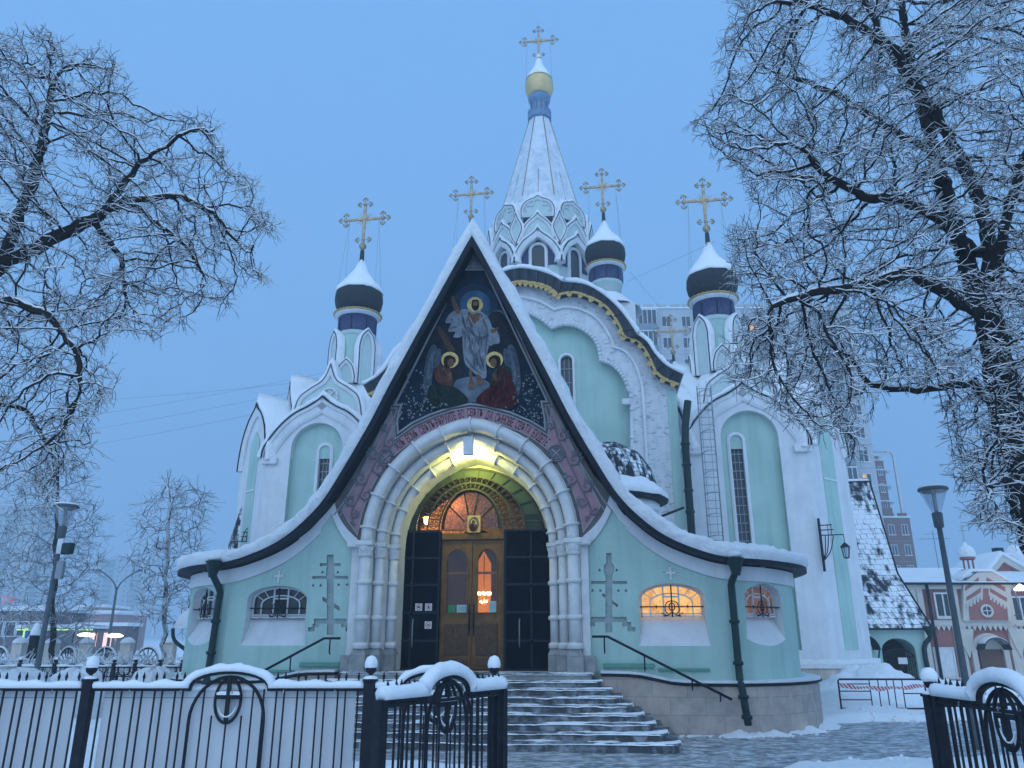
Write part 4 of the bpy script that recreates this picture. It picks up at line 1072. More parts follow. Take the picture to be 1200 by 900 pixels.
# ---- oak doors
YO = 1.14
Q = lambda u, v: L(u, v, YO)
dx0, dx1 = Q(513.5, 700)[0], Q(590.5, 700)[0]; dm = Q(553, 700)[0]; ztop = Q(550, 633)[1]; zb0 = ZL+.01
mb = MB(); mb.box(dx0-.03, dx0+.05, YO-.03, YO+.10, zb0, ztop, M['wood'], .01); mb.box(dx1-.05, dx1+.03, YO-.03, YO+.10, zb0, ztop, M['wood'], .01)
mb.box(dx0-.04, dx1+.04, YO-.06, YO+.10, ztop+.002, Q(550, 625)[1], M['wood'], .015)
ow = mb.build('door_frame', church)
for s in (-1, 1):
    a, b = (dx0+.055, dm-.006) if s < 0 else (dm+.006, dx1-.055)
    zc0 = Q(550, 741)[1]; zc1 = Q(550, 731)[1]; zg0 = Q(550, 719)[1]; zg1 = Q(550, 642)[1]; z00 = Q(550, 768)[1]
    gx0, gx1 = a+.10, b-.08
    gl = [(gx0, zg0), (gx1, zg0), (gx1, zg1-.22), (gx1-.03, zg1-.12), ((gx0+gx1)/2+.10, zg1-.035), ((gx0+gx1)/2, zg1), ((gx0+gx1)/2-.10, zg1-.035), (gx0+.03, zg1-.12), (gx0, zg1-.22)]
    mb = MB(); mb.prism([(a, zb0+.01), (b, zb0+.01), (b, ztop-.004), (a, ztop-.004)], YO, YO+.06, M['wood'], holes=[gl])
    for (z0, z1) in ((z00, zc1), (zb0+.05, z00-.05)):
        mb.box(a+.09, b-.07, YO-.02, YO-.001, z0, z1, M['wooddark'], .012)
    mb.ribbon(gl + [gl[0]], -.0, .022, YO-.02, YO-.001, M['wood'])
    leaf = mb.build('oak_door', church)
    # carved meander of the lower panel
    mb = MB(); x0, x1, z0, z1 = a+.105, b-.085, z00+.015, zc1-.015; m_ = (x0+x1)/2
    nx_, nz_ = 6, 8
    for i in range(nx_):
        for j in range(nz_):
            xa = x0+(x1-x0)*i/nx_; za = z0+(z1-z0)*j/nz_; ww = (x1-x0)/nx_; h_ = (z1-z0)/nz_
            if (i+j) % 2: mb.box(xa+.008, xa+ww-.004, YO-.034, YO-.0205, za+h_*.35, za+h_*.65, M['wooddark'])
            else: mb.box(xa+ww*.35, xa+ww*.65, YO-.034, YO-.0205, za+.008, za+h_-.004, M['wooddark'])
    mb.box(m_-.010, m_+.010, YO-.045, YO-.0345, z0+.12, z1-.08, M['wood']); mb.box(m_-.06, m_-.0101, YO-.045, YO-.0345, z1-.24, z1-.22, M['wood']); mb.box(m_+.0101, m_+.06, YO-.045, YO-.0345, z1-.24, z1-.22, M['wood'])
    mb.build('carved_panel', leaf)
    mb = MB(); mb.prism(gl, YO+.025, YO+.03, M['glass']); mb.build('door_glass', leaf)
    mb = MB(); xx = dm + s*.045; z = Q(550, 722)[1]; mb.box(xx-.018, xx+.018, YO-.012, YO-.0005, z-.4, z+.25, M['iron']); mb.tube([(xx, YO-.02, z-.28), (xx, YO-.075, z-.2), (xx, YO-.075, z+.05), (xx, YO-.02, z+.13)], .012, 6, M['iron']); mb.build('door_handle', leaf)
    for (u0, u1, v0, v1, m_, lb) in (((525, 533.5, 709, 717.8, 'papergreen', 'green notice'), (535, 547.5, 708.8, 717.8, 'paperblue', 'pale blue notice')) if s < 0 else ((573, 582.5, 704.5, 717.5, 'paperblue', 'grey blue notice'),)):
        p0 = Q(u0, v1); p1 = Q(u1, v0); mb = MB(); mb.box(p0[0], p1[0], YO+.019, YO+.024, max(p0[1], zg0+.004), p1[1], M[m_])
        hh_ = p1[1]-p0[1]
        for t in (.3, .45, .6, .75): mb.box(p0[0]+.02, p1[0]-.03, YO+.0165, YO+.0188, p0[1]+hh_*t, p0[1]+hh_*t+.005, M['lampgrey'])
        nn = mb.build('notice', leaf); nn['label'] = lb + ' taped inside the door glass'
# semicircular fanlight with icon
fz0 = Q(550, 620)[1]; fr = rdoor*.96
mb = MB(); fan = [(CXD + fr*math.cos(R(t)), fz0 + (Q(551, 574)[1]-fz0)*math.sin(R(t))) for t in np.linspace(0, 180, 25)]
mb.ribbon(fan, 0, .05, YO-.03, YO+.03, M['iron']); mb.box(CXD-fr, CXD+fr, YO-.03, YO+.03, fz0-.03, fz0, M['wood'])
for t in (38, 75, 105, 142):
    rz = (Q(551, 574)[1]-fz0); mb.tube([(CXD+fr*.28*math.cos(R(t)), YO, fz0+rz*.3*math.sin(R(t))), (CXD+fr*math.cos(R(t)), YO, fz0+rz*math.sin(R(t)))], .022, 4, M['iron'])
fanl = mb.build('fanlight', church)
mb = MB(); mb.prism([(p[0], p[1]) for p in fan], YO+.035, YO+.04, M['glass']); mb.build('fanlight_glass', fanl)
ia, ib = L(547.5, 624.5, YO-.1), L(563.5, 604, YO-.1); mb = MB()
mb.box(ia[0], ib[0], YO-.13, YO-.10, ia[1], ib[1], M['goldpaint'], .008)
ic = ((ia[0]+ib[0])/2, (ia[1]+ib[1])/2); y_ = YO-.131
for (dx, dz, rx, rz, m_, k) in ((0, 0, .115, .155, 'horizon', 0), (-.005, .03, .062, .066, 'halo', 1), (-.01, -.07, .09, .095, 'red', 2), (-.008, .03, .042, .052, 'hair', 3), (-.005, .025, .024, .032, 'skin', 4), (.045, -.02, .034, .034, 'halo', 5), (.045, -.06, .04, .06, 'pinkrobe', 6), (.043, -.02, .02, .022, 'skin', 7)):
    mb.prism([(ic[0]+dx+rx*math.cos(2*PI*i/16), ic[1]+dz+rz*math.sin(2*PI*i/16)) for i in range(16)], y_-.0012*(k+1), y_-.0012*(k+1)+.0009, MP[m_], back=False)
ico = mb.build('icon', church); ico['label'] = 'small framed icon above the oak doors'
# ---- vestibule interior seen through the glass
mb = MB(); x0, x1 = CXD-1.95, CXD+1.95; y0, y1 = 1.25, 4.4; z1 = ZS+2.3
mb.box(x0, x1, y0, y1, ZL-.06, ZL+.0, M['warmwall']); mb.box(x0-.1, x0, y0, y1, ZL, z1, M['warmwall']); mb.box(x1, x1+.1, y0, y1, ZL, z1, M['warmwall'])
mb.box(x0, x1, y1, y1+.1, ZL, z1, M['warmwall']); mb.box(x0, x1, y0, y1, z1, z1+.1, M['warmwall'])
mb.build('vestibule', church)
mb = MB(); arch_in = [(CXD + (1.5)*math.cos(R(t)), ZS-.35 + 1.75*math.sin(R(t))) for t in np.linspace(180, 0, 21)]
mb.prism(arch_in + [(CXD+1.5, ZS-.45), (CXD-1.5, ZS-.45)], 1.9, 1.91, M['warmtile'], holes=[[(CXD-.66, ZS-.4)] + [(CXD+.66*math.cos(R(t)), ZS-.4+.95*math.sin(R(t))) for t in np.linspace(180, 0, 15)] + [(CXD+.66, ZS-.4)]][:1])
mb.build('patterned_lunette', church)
# hall doorway with chandelier
gx, gz = L(566, 660, 4.3); mb = MB()
mb.prism([(gx-.17, ZL+1.0), (gx+.20, ZL+1.0), (gx+.20, gz+.0), (gx+.02, gz+.3), (gx-.17, gz+.0)], 4.33, 4.38, M['flame_soft']); mb.build('lit_opening', church)
hx_, hz_ = L(567, 697, 3.2); mb = MB()
mb.tube([(hx_, 3.2, hz_+.9), (hx_, 3.2, hz_-.25)], .012, 5, M['goldpaint'])
for i in range(8):
    a = 2*PI*i/8; x, y = hx_+.15*math.cos(a), 3.2+.15*math.sin(a)
    mb.tube([(hx_, 3.2, hz_-.2), ((x+hx_)/2, (y+3.2)/2, hz_-.18), (x, y, hz_-.03)], .009, 4, M['goldpaint']); mb.ball((x, y, hz_+.03), .026, M['flame'], 6, 1.5)
    mb.ball((hx_+.08*math.cos(a+.4), 3.2+.08*math.sin(a+.4), hz_-.14-.02*(i % 3)), .02, M['flame'], 5)
ch_ = mb.build('chandelier', church); ch_['label'] = 'glowing chandelier seen through the right door glass'
lx2, lz2 = L(500, 609, 1.35); mb = MB()
mb.lathe([(0.0, .12), (.03, .11), (.09, .06), (.10, .045), (.02, .05)], (lx2, 1.35, lz2), 8, M['goldpaint'], smooth=False)
mb.lathe([(.07, .045), (.05, -.08), (.01, -.10)], (lx2, 1.35, lz2), 8, M['flame'], smooth=False)
mb.tube([(lx2, 1.35, lz2+.12), (lx2, 1.35, lz2+.9)], .008, 4, M['iron']); lt = mb.build('hall_lantern', church); lt['label'] = 'small lit lantern behind the iron screen'
for (x, y, z, e, c_) in ((lx2, 1.35, lz2-.16, 8, (1, .58, .25)), (hx_, 3.0, hz_-.35, 14, (1, .5, .18)), (CXD-.5, 1.6, ZS+1.1, 9, (1, .55, .3))):
    ld = bpy.data.lights.new('hall_light', 'POINT'); ld.energy = e; ld.color = c_; ld.shadow_soft_size = .06
    lo = bpy.data.objects.new('hall_light', ld); COL.objects.link(lo); lo.parent = church; lo.location = (x, y, z)

# ---- steps
mb = MB(); NS = 9; rise = ZL/NS; hw_a = L(694, 791, -.62)[0]; hw_b = L(797, 853, -2.6)[0]
for i in range(NS):
    z1 = ZL - i*rise; yf = -0.62 - 0.26*i; hw = hw_a + (hw_b-hw_a)*i/(NS-1)
    tw = 0.0 if i == 0 else 0.0
    r_ = 0.16 + 0.01*i
    # right end curves back to the plinth, so does the left
    fr_ = [(hw*math.cos(0)-0, 0.25), (hw, -0.25), (hw-.02, yf+r_)] + [(hw-r_+r_*math.cos(R(a)), yf+r_-r_*math.sin(R(a))) for a in (30, 60, 90)]
    poly = [(-a, b) for a, b in fr_] + [(a, b) for a, b in reversed(fr_)]
    if i: mb.vprism(poly, z1-rise-(.3 if i == NS-1 else 0), z1-0.028, M['steps'])
    else: mb.vprism(poly, -.2, z1-.028, M['greystone'])
    big = [(a*1.004+(.018 if a > 0 else -.018), b-(.02 if b < 0 else 0)) for a, b in poly]
    mb.vprism(big, z1-0.028, z1, M['steps'])
    nx_, ny_ = int(hw*2/.055), 14; y0s, y1s = yf-.035, yf+(.30 if i else .62)
    vs = []
    for jy in range(ny_+1):
        for jx in range(nx_+1):
            x = -hw-.02+(2*hw+.04)*jx/nx_; y = y0s+(y1s-y0s)*jy/ny_; q = Vector((x*1.3, y*3.2+i*5, i*3.7)); cn = max(0, (abs(x)-(hw-r_))/r_); yy = y + r_*(1-math.sqrt(max(0, 1-min(cn, 1)**2)))
            hgt = noise.noise(q)*.022 + noise.noise(q*3.1)*.014 + noise.noise(q*8)*.012 + .004*(jy/ny_) + .016*min(1, abs(x)/hw*1.2) - .014
            if jy == 0: hgt = min(hgt, .0) - .02
            vs.append((x, min(yy, .3), z1+hgt))
    w1 = nx_+1; mb.add(vs, [(a*w1+b, a*w1+b+1, (a+1)*w1+b+1, (a+1)*w1+b) for a in range(ny_) for b in range(nx_)], M['snowfine'], True)
steps = mb.build('front_steps', church)
# ---- handrails 
def rail(p, posts, name='handrail'):
    mb = MB(); mb.tube(p, .024, 8, M['iron'])
    for q, l in posts: mb.tube([q, (q[0], q[1], q[2]-l)], .014, 6, M['iron']); mb.tube([(q[0], q[1], q[2]-l), (q[0], q[1]+.06, q[2]-l-.03)], .012, 5, M['iron'])
    return mb.build(name, church)
def P3(u, v, y): a, b = L(u, v, y); return (a, y, b)
r1 = [P3(694, 746, -.16), P3(712, 746, -.2), P3(780, 780, -.62), P3(858, 821, -1.05)]
r1 = [P3(694, 746, -.35), P3(712, 746, -.4), P3(858, 820, -.85)]
rail(r1, [(P3(708, 746.5, -.39), .26), (P3(755, 768, -.53), .24), (P3(811, 797, -.70), .14), (P3(844, 813, -.81), .10)])
r2 = [P3(399, 748, -.35), P3(380, 748, -.4), P3(296, 793, -.85)]
rail(r2, [(P3(387, 748, -.39), .26), (P3(341, 769, -.6), .24)])
# ---- downpipes
def downpipe(pts, name='downpipe'):
    mb = MB(); p = pts
    mb.tube(cr(p, 3), .066, 10, M['pipe'])
    t = Vector(p[0]); mb.lathe([(.075, -.28), (.09, -.22), (.16, .02), (.17, .04), (.13, .045), (0.0, .05)], tuple(t + Vector((0, 0, .12))), 10, M['pipe'])
    for i in range(1, len(p)-1):
        for f in ((0.3, .8) if (Vector(p[i+1])-Vector(p[i])).length > .6 else ()):
            q = Vector(p[i]).lerp(Vector(p[i+1]), f); mb.lathe([(.075, -.03), (.095, -.03), (.095, .03), (.075, .03)], tuple(q), 10, M['pipe'])
    mb.lathe([(.0, .055), (.11, .055), (.14, .09), (.1, .16), (0.02, .17)], (t.x, t.y, t.z+.12), 9, M['snow'], jit=.02)
    return mb.build(name, church)
downpipe([P3(862, 664, -.33), P3(861, 673, -.29), P3(857, 684, -.18), P3(858, 700, -.14), P3(867, 797, -.16), P3(869, 803, -.5), P3(877, 850, -.5)])
downpipe([P3(250, 667, -.33), P3(250.5, 676, -.29), P3(257.5, 692, -.18), P3(256, 706, -.14), P3(245, 780, -.14), P3(243, 787, -.42), P3(240, 830, -.42)])
mb = MB(); T = frame(6.75, 0.95, 0, R(62))
# thin green conduits on the corner facets
for s in (1, -1):
    mb = MB(); x = 5.08; z1 = H(x)-.35
    mb.tube([(s*x, .03, .95), (s*x, .03, z1), (s*(x+.1), .07, z1+.08), (s*(x+.8), .5, z1+.06)], .018, 5, M['mint_dark']); mb.build('conduit', church)
# ================================================================ upper church
YM = 11.2      # plane of the main front
def Lm(u, v): return L(u, v, YM)
XA = 0.0
# right half, from the centre outward
top_edge = [Lm(611, 321), Lm(622, 322), Lm(635, 325), Lm(649, 330), Lm(660, 337)], [Lm(660, 337), Lm(675, 338), Lm(689, 341), Lm(706, 351), Lm(722, 365), Lm(735, 381), Lm(746, 398)], [Lm(746, 398), Lm(757, 406), Lm(767, 421), Lm(780, 434), Lm(799, 444)]
top_half = joinp(*[cr(p, 5) for p in top_edge])
low_edge = [Lm(611, 335), Lm(632, 338), Lm(645, 343), Lm(654, 351)], [Lm(654, 351), Lm(668, 348), Lm(682, 350), Lm(707, 362), Lm(723, 383), Lm(730, 399)], [Lm(730, 399), Lm(745, 403), Lm(757, 417), Lm(766, 438), Lm(777, 448), Lm(794, 455)]
low_half = joinp(*[cr(p, 5) for p in low_edge])
top_half[0] = (0.0, top_half[0][1]); low_half[0] = (0.0, low_half[0][1])
xR = low_half[-1][0]
def full2(h): return [(-a, b) for a, b in reversed(h[1:])] + list(h)
# wall
mb = MB(); wp = [(-xR+.05, 0.0), (xR-.05, 0.0)] + list(reversed(full2([(min(a, xR-.05), b+.02) for a, b in low_half])))
mb.prism(wp, YM, YM+12, M['whiteold']); 
mw = mb.build('main_front_wall', church)
c = MB(); nich = [Lm(611, 360), Lm(620, 366), Lm(633, 373), Lm(647, 384)], [Lm(647, 384), Lm(660, 380), Lm(675, 382), Lm(692, 392), Lm(701, 406), Lm(704, 422)], [Lm(704, 422), Lm(717, 427), Lm(728, 438), Lm(736, 455), Lm(740, 480), Lm(740, 640)]
nh = joinp(*[cr(p, 4) for p in nich]); nh[0] = (0.0, nh[0][1]); nh[-1] = (nh[-2][0], 3.0)
nf = full2(nh)
c.prism(nf + [], YM-1, YM+.35, M['mint'])
wc = Lm(664.5, 470); whw = (Lm(671.5, 470)[0]-Lm(657.5, 470)[0])/2; wz0, wz1 = Lm(664, 530)[1], Lm(664, 413)[1]
c2 = MB(); c2.prism(archpoly(wc[0], wz0, wz1-whw, whw), YM-1, YM+.55, M['white'])
c3 = MB(); c3.prism(archpoly(-wc[0], wz0, wz1-whw, whw), YM-1, YM+.55, M['white'])
boolean(mw, [c, c2, c3])
def slit(T, cx, z0, z1, hw, yw, parent, nrow=5, col='darkglass', frame_w=0.09, y_out=0.0, proud=0.07, cols=(0,)):
    """tall arched window: glass, raised white surround, muntins (yw = glass plane, y_out = wall face)"""
    mb = MB(T); mb.prism(archpoly(cx, z0, z1-hw, hw), yw, yw+.03, M[col]); g = mb.build('window', parent)
    mf = MB(T); op = archpoly(cx, z0, z1-hw, hw)
    path = [op[0]] + list(reversed(op[2:])) + [op[1]]
    path = [op[1]] + op[2:] + [op[0]]
    # left normal of an anticlockwise path points inwards -> use negative for outside
    mf.sweep(path, [(-frame_w, y_out-proud*.6), (-frame_w*.5, y_out-proud), (-.005, y_out-proud), (-.005, y_out+.05), (-frame_w, y_out+.05)], M['white'])
    mf.box(cx-hw-frame_w, cx+hw+frame_w, y_out-proud, y_out+.05, z0-.09, z0-.002, M['white'])
    for i in range(1, nrow): z = z0 + (z1-hw-z0)*i/(nrow-.5); mf.box(cx-hw, cx+hw, yw-.05, yw-.002, z-.014, z+.014, M['steel'])
    for q in cols: mf.box(cx+hw*q-.010, cx+hw*q+.010, yw-.045, yw-.003, z0, z1-hw*.2, M['steel'])
    mf.build('window_surround', g); return g
slit(None, wc[0], wz0, wz1, whw, YM+.5, church, 7, y_out=YM+.35, cols=(-.4, .4))
slit(None, -wc[0], wz0, wz1, whw, YM+.5, church, 7, y_out=YM+.35, cols=(-.4, .4))
# roll moulding round the niche with small rings, inner white reveal
mb = MB(); mb.tube([(a, YM+.02, b) for a, b in nf], .06, 8, M['white'])
rs_ = resample(nf, 0.8)
for i in range(1, len(rs_)-1, 1):
    a, b = rs_[i-1], rs_[i+1]; d = (b[0]-a[0], b[1]-a[1]); l = math.hypot(*d); d = (d[0]/l*.05, d[1]/l*.05)
    mb.tube([(rs_[i][0]-d[0], YM+.0, rs_[i][1]-d[1]), (rs_[i][0]+d[0], YM+.0, rs_[i][1]+d[1])], .075, 8, M['white'])
for s in (-1, 1):
    q = Lm(736, 471); mb.box(s*nh[-2][0]-.14, s*nh[-2][0]+.14, YM-.13, YM+.12, q[1]-.12, q[1]+.10, M['white'], .02)
mb.build('niche_moulding', church)
# broad stepped moulding between niche and roof
mb = MB(); off = [(a*1.0, b) for a, b in full2(joinp(*[cr(p, 4) for p in ([(0, Lm(611, 347)[1]), Lm(632, 352), Lm(650, 362)], [Lm(650, 362), Lm(664, 359), Lm(684, 363), Lm(703, 375), Lm(717, 396), Lm(720, 406)], [Lm(720, 406), Lm(733, 411), Lm(744, 424), Lm(752, 446), Lm(756, 480), (Lm(756, 480)[0], 3.0)])]))]
mb.ribbon(off, -.09, .0, YM-.10, YM+.001, M['white'])
mb.build('front_moulding', church)
# mint corner strip
for s in (-1, 1):
    x0, x1 = Lm(783, 480)[0], xR-.05
    mb = MB(); mb.box(min(s*x0, s*x1), max(s*x0, s*x1), YM-.04, YM-.001, .5, low_half[-1][1]-.06, M['mint']); mb.build('corner_strip', church)
# tiled verge of the roof: outer curved band, projecting; then roof vault behind
mb = MB(); tf = full2(top_half); lf = full2(low_half)
def lerp_path(a, b, n=70):
    def rs(p, n):
        c = [0]
        for i in range(1, len(p)): c.append(c[-1] + math.dist(p[i], p[i-1]))
        t = np.linspace(0, c[-1], n); return [(float(np.interp(x, c, [q[0] for q in p])), float(np.interp(x, c, [q[1] for q in p]))) for x in t]
    return rs(a, n), rs(b, n)
# match by sections so that the cusps stay cusps
def sec(ps, qs, n=16):
    A = []; B = []
    for p, q in zip(ps, qs):
        a, b = lerp_path(cr(p, 5), cr(q, 5), n); A += a; B += b
    A[0] = (0.0, A[0][1]); B[0] = (0.0, B[0][1])
    return A, B
TA, LB = sec(top_edge, low_edge)
TAf, LBf = full2(TA), full2(LB)
n = len(TAf)
yv = YM-0.75; yl = YM-0.35
vs = [(a, yl, b) for a, b in LBf] + [(a, yv+.25, b) for a, b in TAf] + [(a, YM+12, b) for a, b in TAf] + [(a, YM+.0, b+.0) for a, b in LBf]
fs = []
for i in range(n-1):
    fs += [(i, i+1, n+i+1, n+i), (n+i, n+i+1, 2*n+i+1, 2*n+i), (i, 3*n+i, 3*n+i+1, i+1)]
mb.add(vs, fs, M['rooftile'])
for s in (0, n-1): mb.add([vs[s], vs[n+s], vs[2*n+s], (LBf[s][0], YM+12, LBf[s][1])], [(0, 1, 2, 3)], M['rooftile'])
# raised standing seams of the verge tiles
k = 0
for i in range(2, n-2, 3):
    a, b = vs[i], vs[n+i]
    mb.tube([(a[0], a[1]-.012, a[2]), (b[0], b[1]-.012, b[2])], .02, 4, M['iron'])
mb.build('main_roof', church)
mb = MB(); mb.snow(TAf, 0.17, yv+.18, YM+6, M['snow'], jit=.06, step=.3); mb.build('main_roof_snow', church)
# gilded scalloped trim
mb = MB(); pth = resample(LBf, 0.16); nn = len(pth)
mb.ribbon(pth, -.02, .07, yl-.035, yl+.02, M['goldpaint'])
for i in range(1, nn-1, 2):
    a, b = pth[i-1], pth[i+1]; tx, tz = b[0]-a[0], b[1]-a[1]; l = math.hypot(tx, tz)
    if l < .05: continue
    nx, nz = tz/l, -tx/l; c_ = pth[i]; w = .16
    mb.prism([(c_[0]-tx/l*w*.8, c_[1]-tz/l*w*.8), (c_[0]+nx*.10-tx/l*w*.5, c_[1]+nz*.10-tz/l*w*.5), (c_[0]+nx*.19, c_[1]+nz*.19), (c_[0]+nx*.10+tx/l*w*.5, c_[1]+nz*.10+tz/l*w*.5), (c_[0]+tx/l*w*.8, c_[1]+tz/l*w*.8)], yl-.02, yl+.0, M['goldpaint'])
mb.build('gilded_trim', church)
# body blocks behind (crossing, arms), with snowy roofs
mb = MB()
mb.box(-xR+.3, xR-.3, YM+11.9, 36.0, 0, 11.0, M['white']); mb.box(-9.8, 9.8, 20.5, 28.5, 0, 8.6, M['white'])
mb.build('rear_walls', church)
mb = MB(); mb.box(-9.9, 9.9, 20.4, 28.6, 8.6, 9.0, M['snow'], .1); mb.box(-xR+.2, xR-.2, 23.5, 36.1, 11.0, 11.4, M['snow'], .1)
mb.lathe([(4.3, 11.4), (4.1, 13.2), (3.4, 14.4), (2.9, 15.2), (2.9, 16.5)], (0, 24.0, 0), 16, M['snow'])
mb.build('rear_roof_snow', church)

# ---------------------------------------------------------------- kokoshnik gables
def kokoshnik(T, hw, zs, h, parent, name='kokoshnik', bw=0.16, thick=0.35, inner='mintpale', edge='fascia', snow=0.12, legs=0.0, hole=None, shape=None, prof=True):
    half = shape or ogee(hw, zs, h)
    path = full2(half)[::-1]              # right -> left so +normal points ... checked below
    path = full2(half)                    # left -> right, left normal = outward/up
    mb = MB(T)
    inn = offset_path(path, -bw, lim=1.6)
    poly = path + ([(hw, zs-legs), (-hw, zs-legs)] if legs else [])
    mb.prism(poly, 0.10, thick, M[inner])
    mb.sweep(path, [(-bw, 0.10), (-bw, .03), (-bw*.35, .0), (0.0, .0), (0.0, thick)], M['white'])
    mb.ribbon(path, 0.001, 0.026, -.02, thick+.01, M[edge])
    if snow: mb.snow(path, snow, .0, thick, M['snow'], jit=snow*.25, step=.12, base=0.026)
    return mb.build(name, parent)

# ---------------------------------------------------------------- a cross, and a cupola
def cross_mesh(S=1.0):
    """gilded cross with trefoil ends, 2 wide; base at z=0; in local x,z"""
    mb = MB(); g = M['gold']
    b = .06
    mb.box(-b, b, -.04, .04, .1, 2.05, g, .012); mb.box(-.80, -b-.001, -.035, .035, 1.33, 1.44, g); mb.box(b+.001, .80, -.035, .035, 1.33, 1.44, g)
    def fleur(cx, cz, dx, dz):
        px, pz = -dz, dx
        pts = [(cx+dx*.0+px*.10, cz+dz*.0+pz*.10), (cx+dx*.07+px*.09, cz+dz*.07+pz*.09), (cx+dx*.13+px*.03, cz+dz*.13+pz*.03), (cx+dx*.15, cz+dz*.15), (cx+dx*.13-px*.03, cz+dz*.13-pz*.03), (cx+dx*.07-px*.09, cz+dz*.07-pz*.09), (cx-px*.10, cz-pz*.10)]
        mb.tube([(p[0], 0, p[1]) for p in pts], .036, 5, g); mb.tube([(cx-dx*.07, 0, cz-dz*.07), (cx+dx*.14, 0, cz+dz*.14)], .02, 5, g)
    def knob(cx, cz, dirs, r=.085, fl=.16):
        mb.ball((cx, 0, cz), r, g, 7)
        for dx, dz in dirs: fleur(cx+dx*fl, cz+dz*fl, dx, dz)
    knob(0, 2.12, [(0, 1), (-1, 0), (1, 0)], .09, .18)
    knob(-.83, 1.385, [(-1, 0), (0, 1), (0, -1)], .10, .18); knob(.83, 1.385, [(1, 0), (0, 1), (0, -1)], .10, .18)
    knob(0, .38, [(-1, 0), (1, 0)], .085, .20)
    for k in range(16):
        a = R(22.5*k + 11.25)
        if k % 4 in (3,) and False: continue
        r1 = .42 if k % 2 else .36
        mb.tube([(.08*math.cos(a), 0, 1.385+.08*math.sin(a)), (r1*math.cos(a), 0, 1.385+r1*math.sin(a))], [.024, .008], 4, g)
    mb.ball((0, 0, .06), .16, g, 8)
    return mb
ONION = [(0.70, 0.0), (0.82, .12), (0.95, .35), (1.0, .62), (0.985, .86), (0.90, 1.08), (.74, 1.32), (.56, 1.52), (.38, 1.76), (.24, 2.02), (.14, 2.30), (.09, 2.55)]
def make_cupola(parent, loc, scale=1.0, onion=None, crossrot=0.0, rich=True, name='cupola', gold=False):
    """root mesh is the drum; its pieces are children"""
    mb = MB()
    mb.lathe([(.70, -2.2), (.70, -.18), (.78, -.15), (.78, -.04), (.80, -.0)], (0, 0, 0), 16, M['mintpale'])
    mb.lathe([(.795, -.0), (.80, .78), (.0, .78)], (0, 0, 0), 24, M['bluetile'])
    mb.lathe([(.80, .72), (.86, .76), (.93, .80), (.95, .86), (.80, .87)], (0, 0, 0), 24, M['white'])
    for k in range(8):
        a = 2*PI*k/8; mb.tube([(.80*math.cos(a), .80*math.sin(a), .04), (.80*math.cos(a), .80*math.sin(a), .62)], .025, 5, M['iron'])
    root = mb.build(name, parent); root.location = loc; root.scale = (scale,)*3
    mb = MB(); mb.lathe([(.93, .84), (.985, .86), (.985, .92), (.90, .94)], (0, 0, 0), 24, M['goldpaint'])
    if rich:
        for k in range(30): a = 2*PI*k/30; mb.ball((.99*math.cos(a), .99*math.sin(a), .90), .035, M['goldpaint'], 4)
    mb.build('gilded_ring', root)
    mb = MB(); mb.lathe([(r, z+.93) for r, z in ONION], (0, 0, 0), 28, M['onion'])
    mb.tube([(0, 0, 3.1), (0, 0, 3.55), (0, 0, 3.95)], [.14, .10, .085], 8, M['pipe']); mb.build('onion_dome', root)
    sn = [(.955, .98), (.99, 1.02), (.97, 1.10), (.90, 1.22), (.77, 1.41), (.61, 1.60), (.43, 1.84), (.28, 2.09), (.17, 2.35), (.10, 2.55)]
    mb = MB(); mb.lathe([(r, z+.93) for r, z in sn], (0, 0, 0), 40, M['snowfine'], jit=.075); mb.build('dome_snow', root)
    cm = cross_mesh(); co = cm.build('cross', root); co.location = (0, 0, 4.1); co.rotation_euler = (0, 0, crossrot)
    mb = MB(); mb.tube([(0, 0, 3.9), (0, 0, 4.12)], .06, 6, M['gold']); mb.build('cross_stem', root)
    mb = MB()
    for s in (-1, 1):
        for q in (-1, 1): mb.tube([(s*.66*math.cos(crossrot), s*.66*math.sin(crossrot), 5.44), (s*.80, q*.45, 2.0)], .008, 3, M['steel'], caps=False)
    mb.build('stay_wires', root)
    return root
def place_x(u, v, y): 
    a, b = L(u, v, y); return a, b
yT = 16.3; yI = 20.3; yRr = 32.5
xFL, zFL = place_x(420, 350, yT); xFR, zFR = place_x(833, 336, yT)
xo = (xFR-xFL)/2; SC = 1.10
zo = (zFL+zFR)/2 - SC*1.62
cup = make_cupola(church, (-xo, yT, zo), SC, crossrot=R(-2))
def dup_cupola(loc, scale, rot=0):
    c_ = copy_tree(cup); c_.location = loc; c_.scale = (scale,)*3; c_.rotation_euler = (0, 0, rot); return c_
dup_cupola((xo, yT, zo), SC)
xIL, zIL = place_x(552, 228, yI); xIR, zIR = place_x(705.5, 218, yI)
xi = (xIR-xIL)/2; zi = (zIL+zIR)/2 - 1.04*5.49
dup_cupola((-xi, yI, zi), 1.04); dup_cupola((xi, yI, zi), 1.04)
xRr, zRr = place_x(787, 388, yRr)
dup_cupola((xRr, yRr, zRr - SC*5.49), SC)
for (x, y, z, rr_) in ((-xi, yI, zi, 1.3), (xi, yI, zi, 1.3), (xRr, yRr, zRr-SC*5.49, 1.6)):
    mb = MB(); mb.box(x-rr_, x+rr_, y-rr_, y+rr_, 6, z-1.6, M['white']); mb.lathe([(rr_*1.35, z-1.6), (rr_*.9, z-1.1), (.8, z-.7)], (x, y, 0), 12, M['snow'])
    mb.build('cupola_base', church)

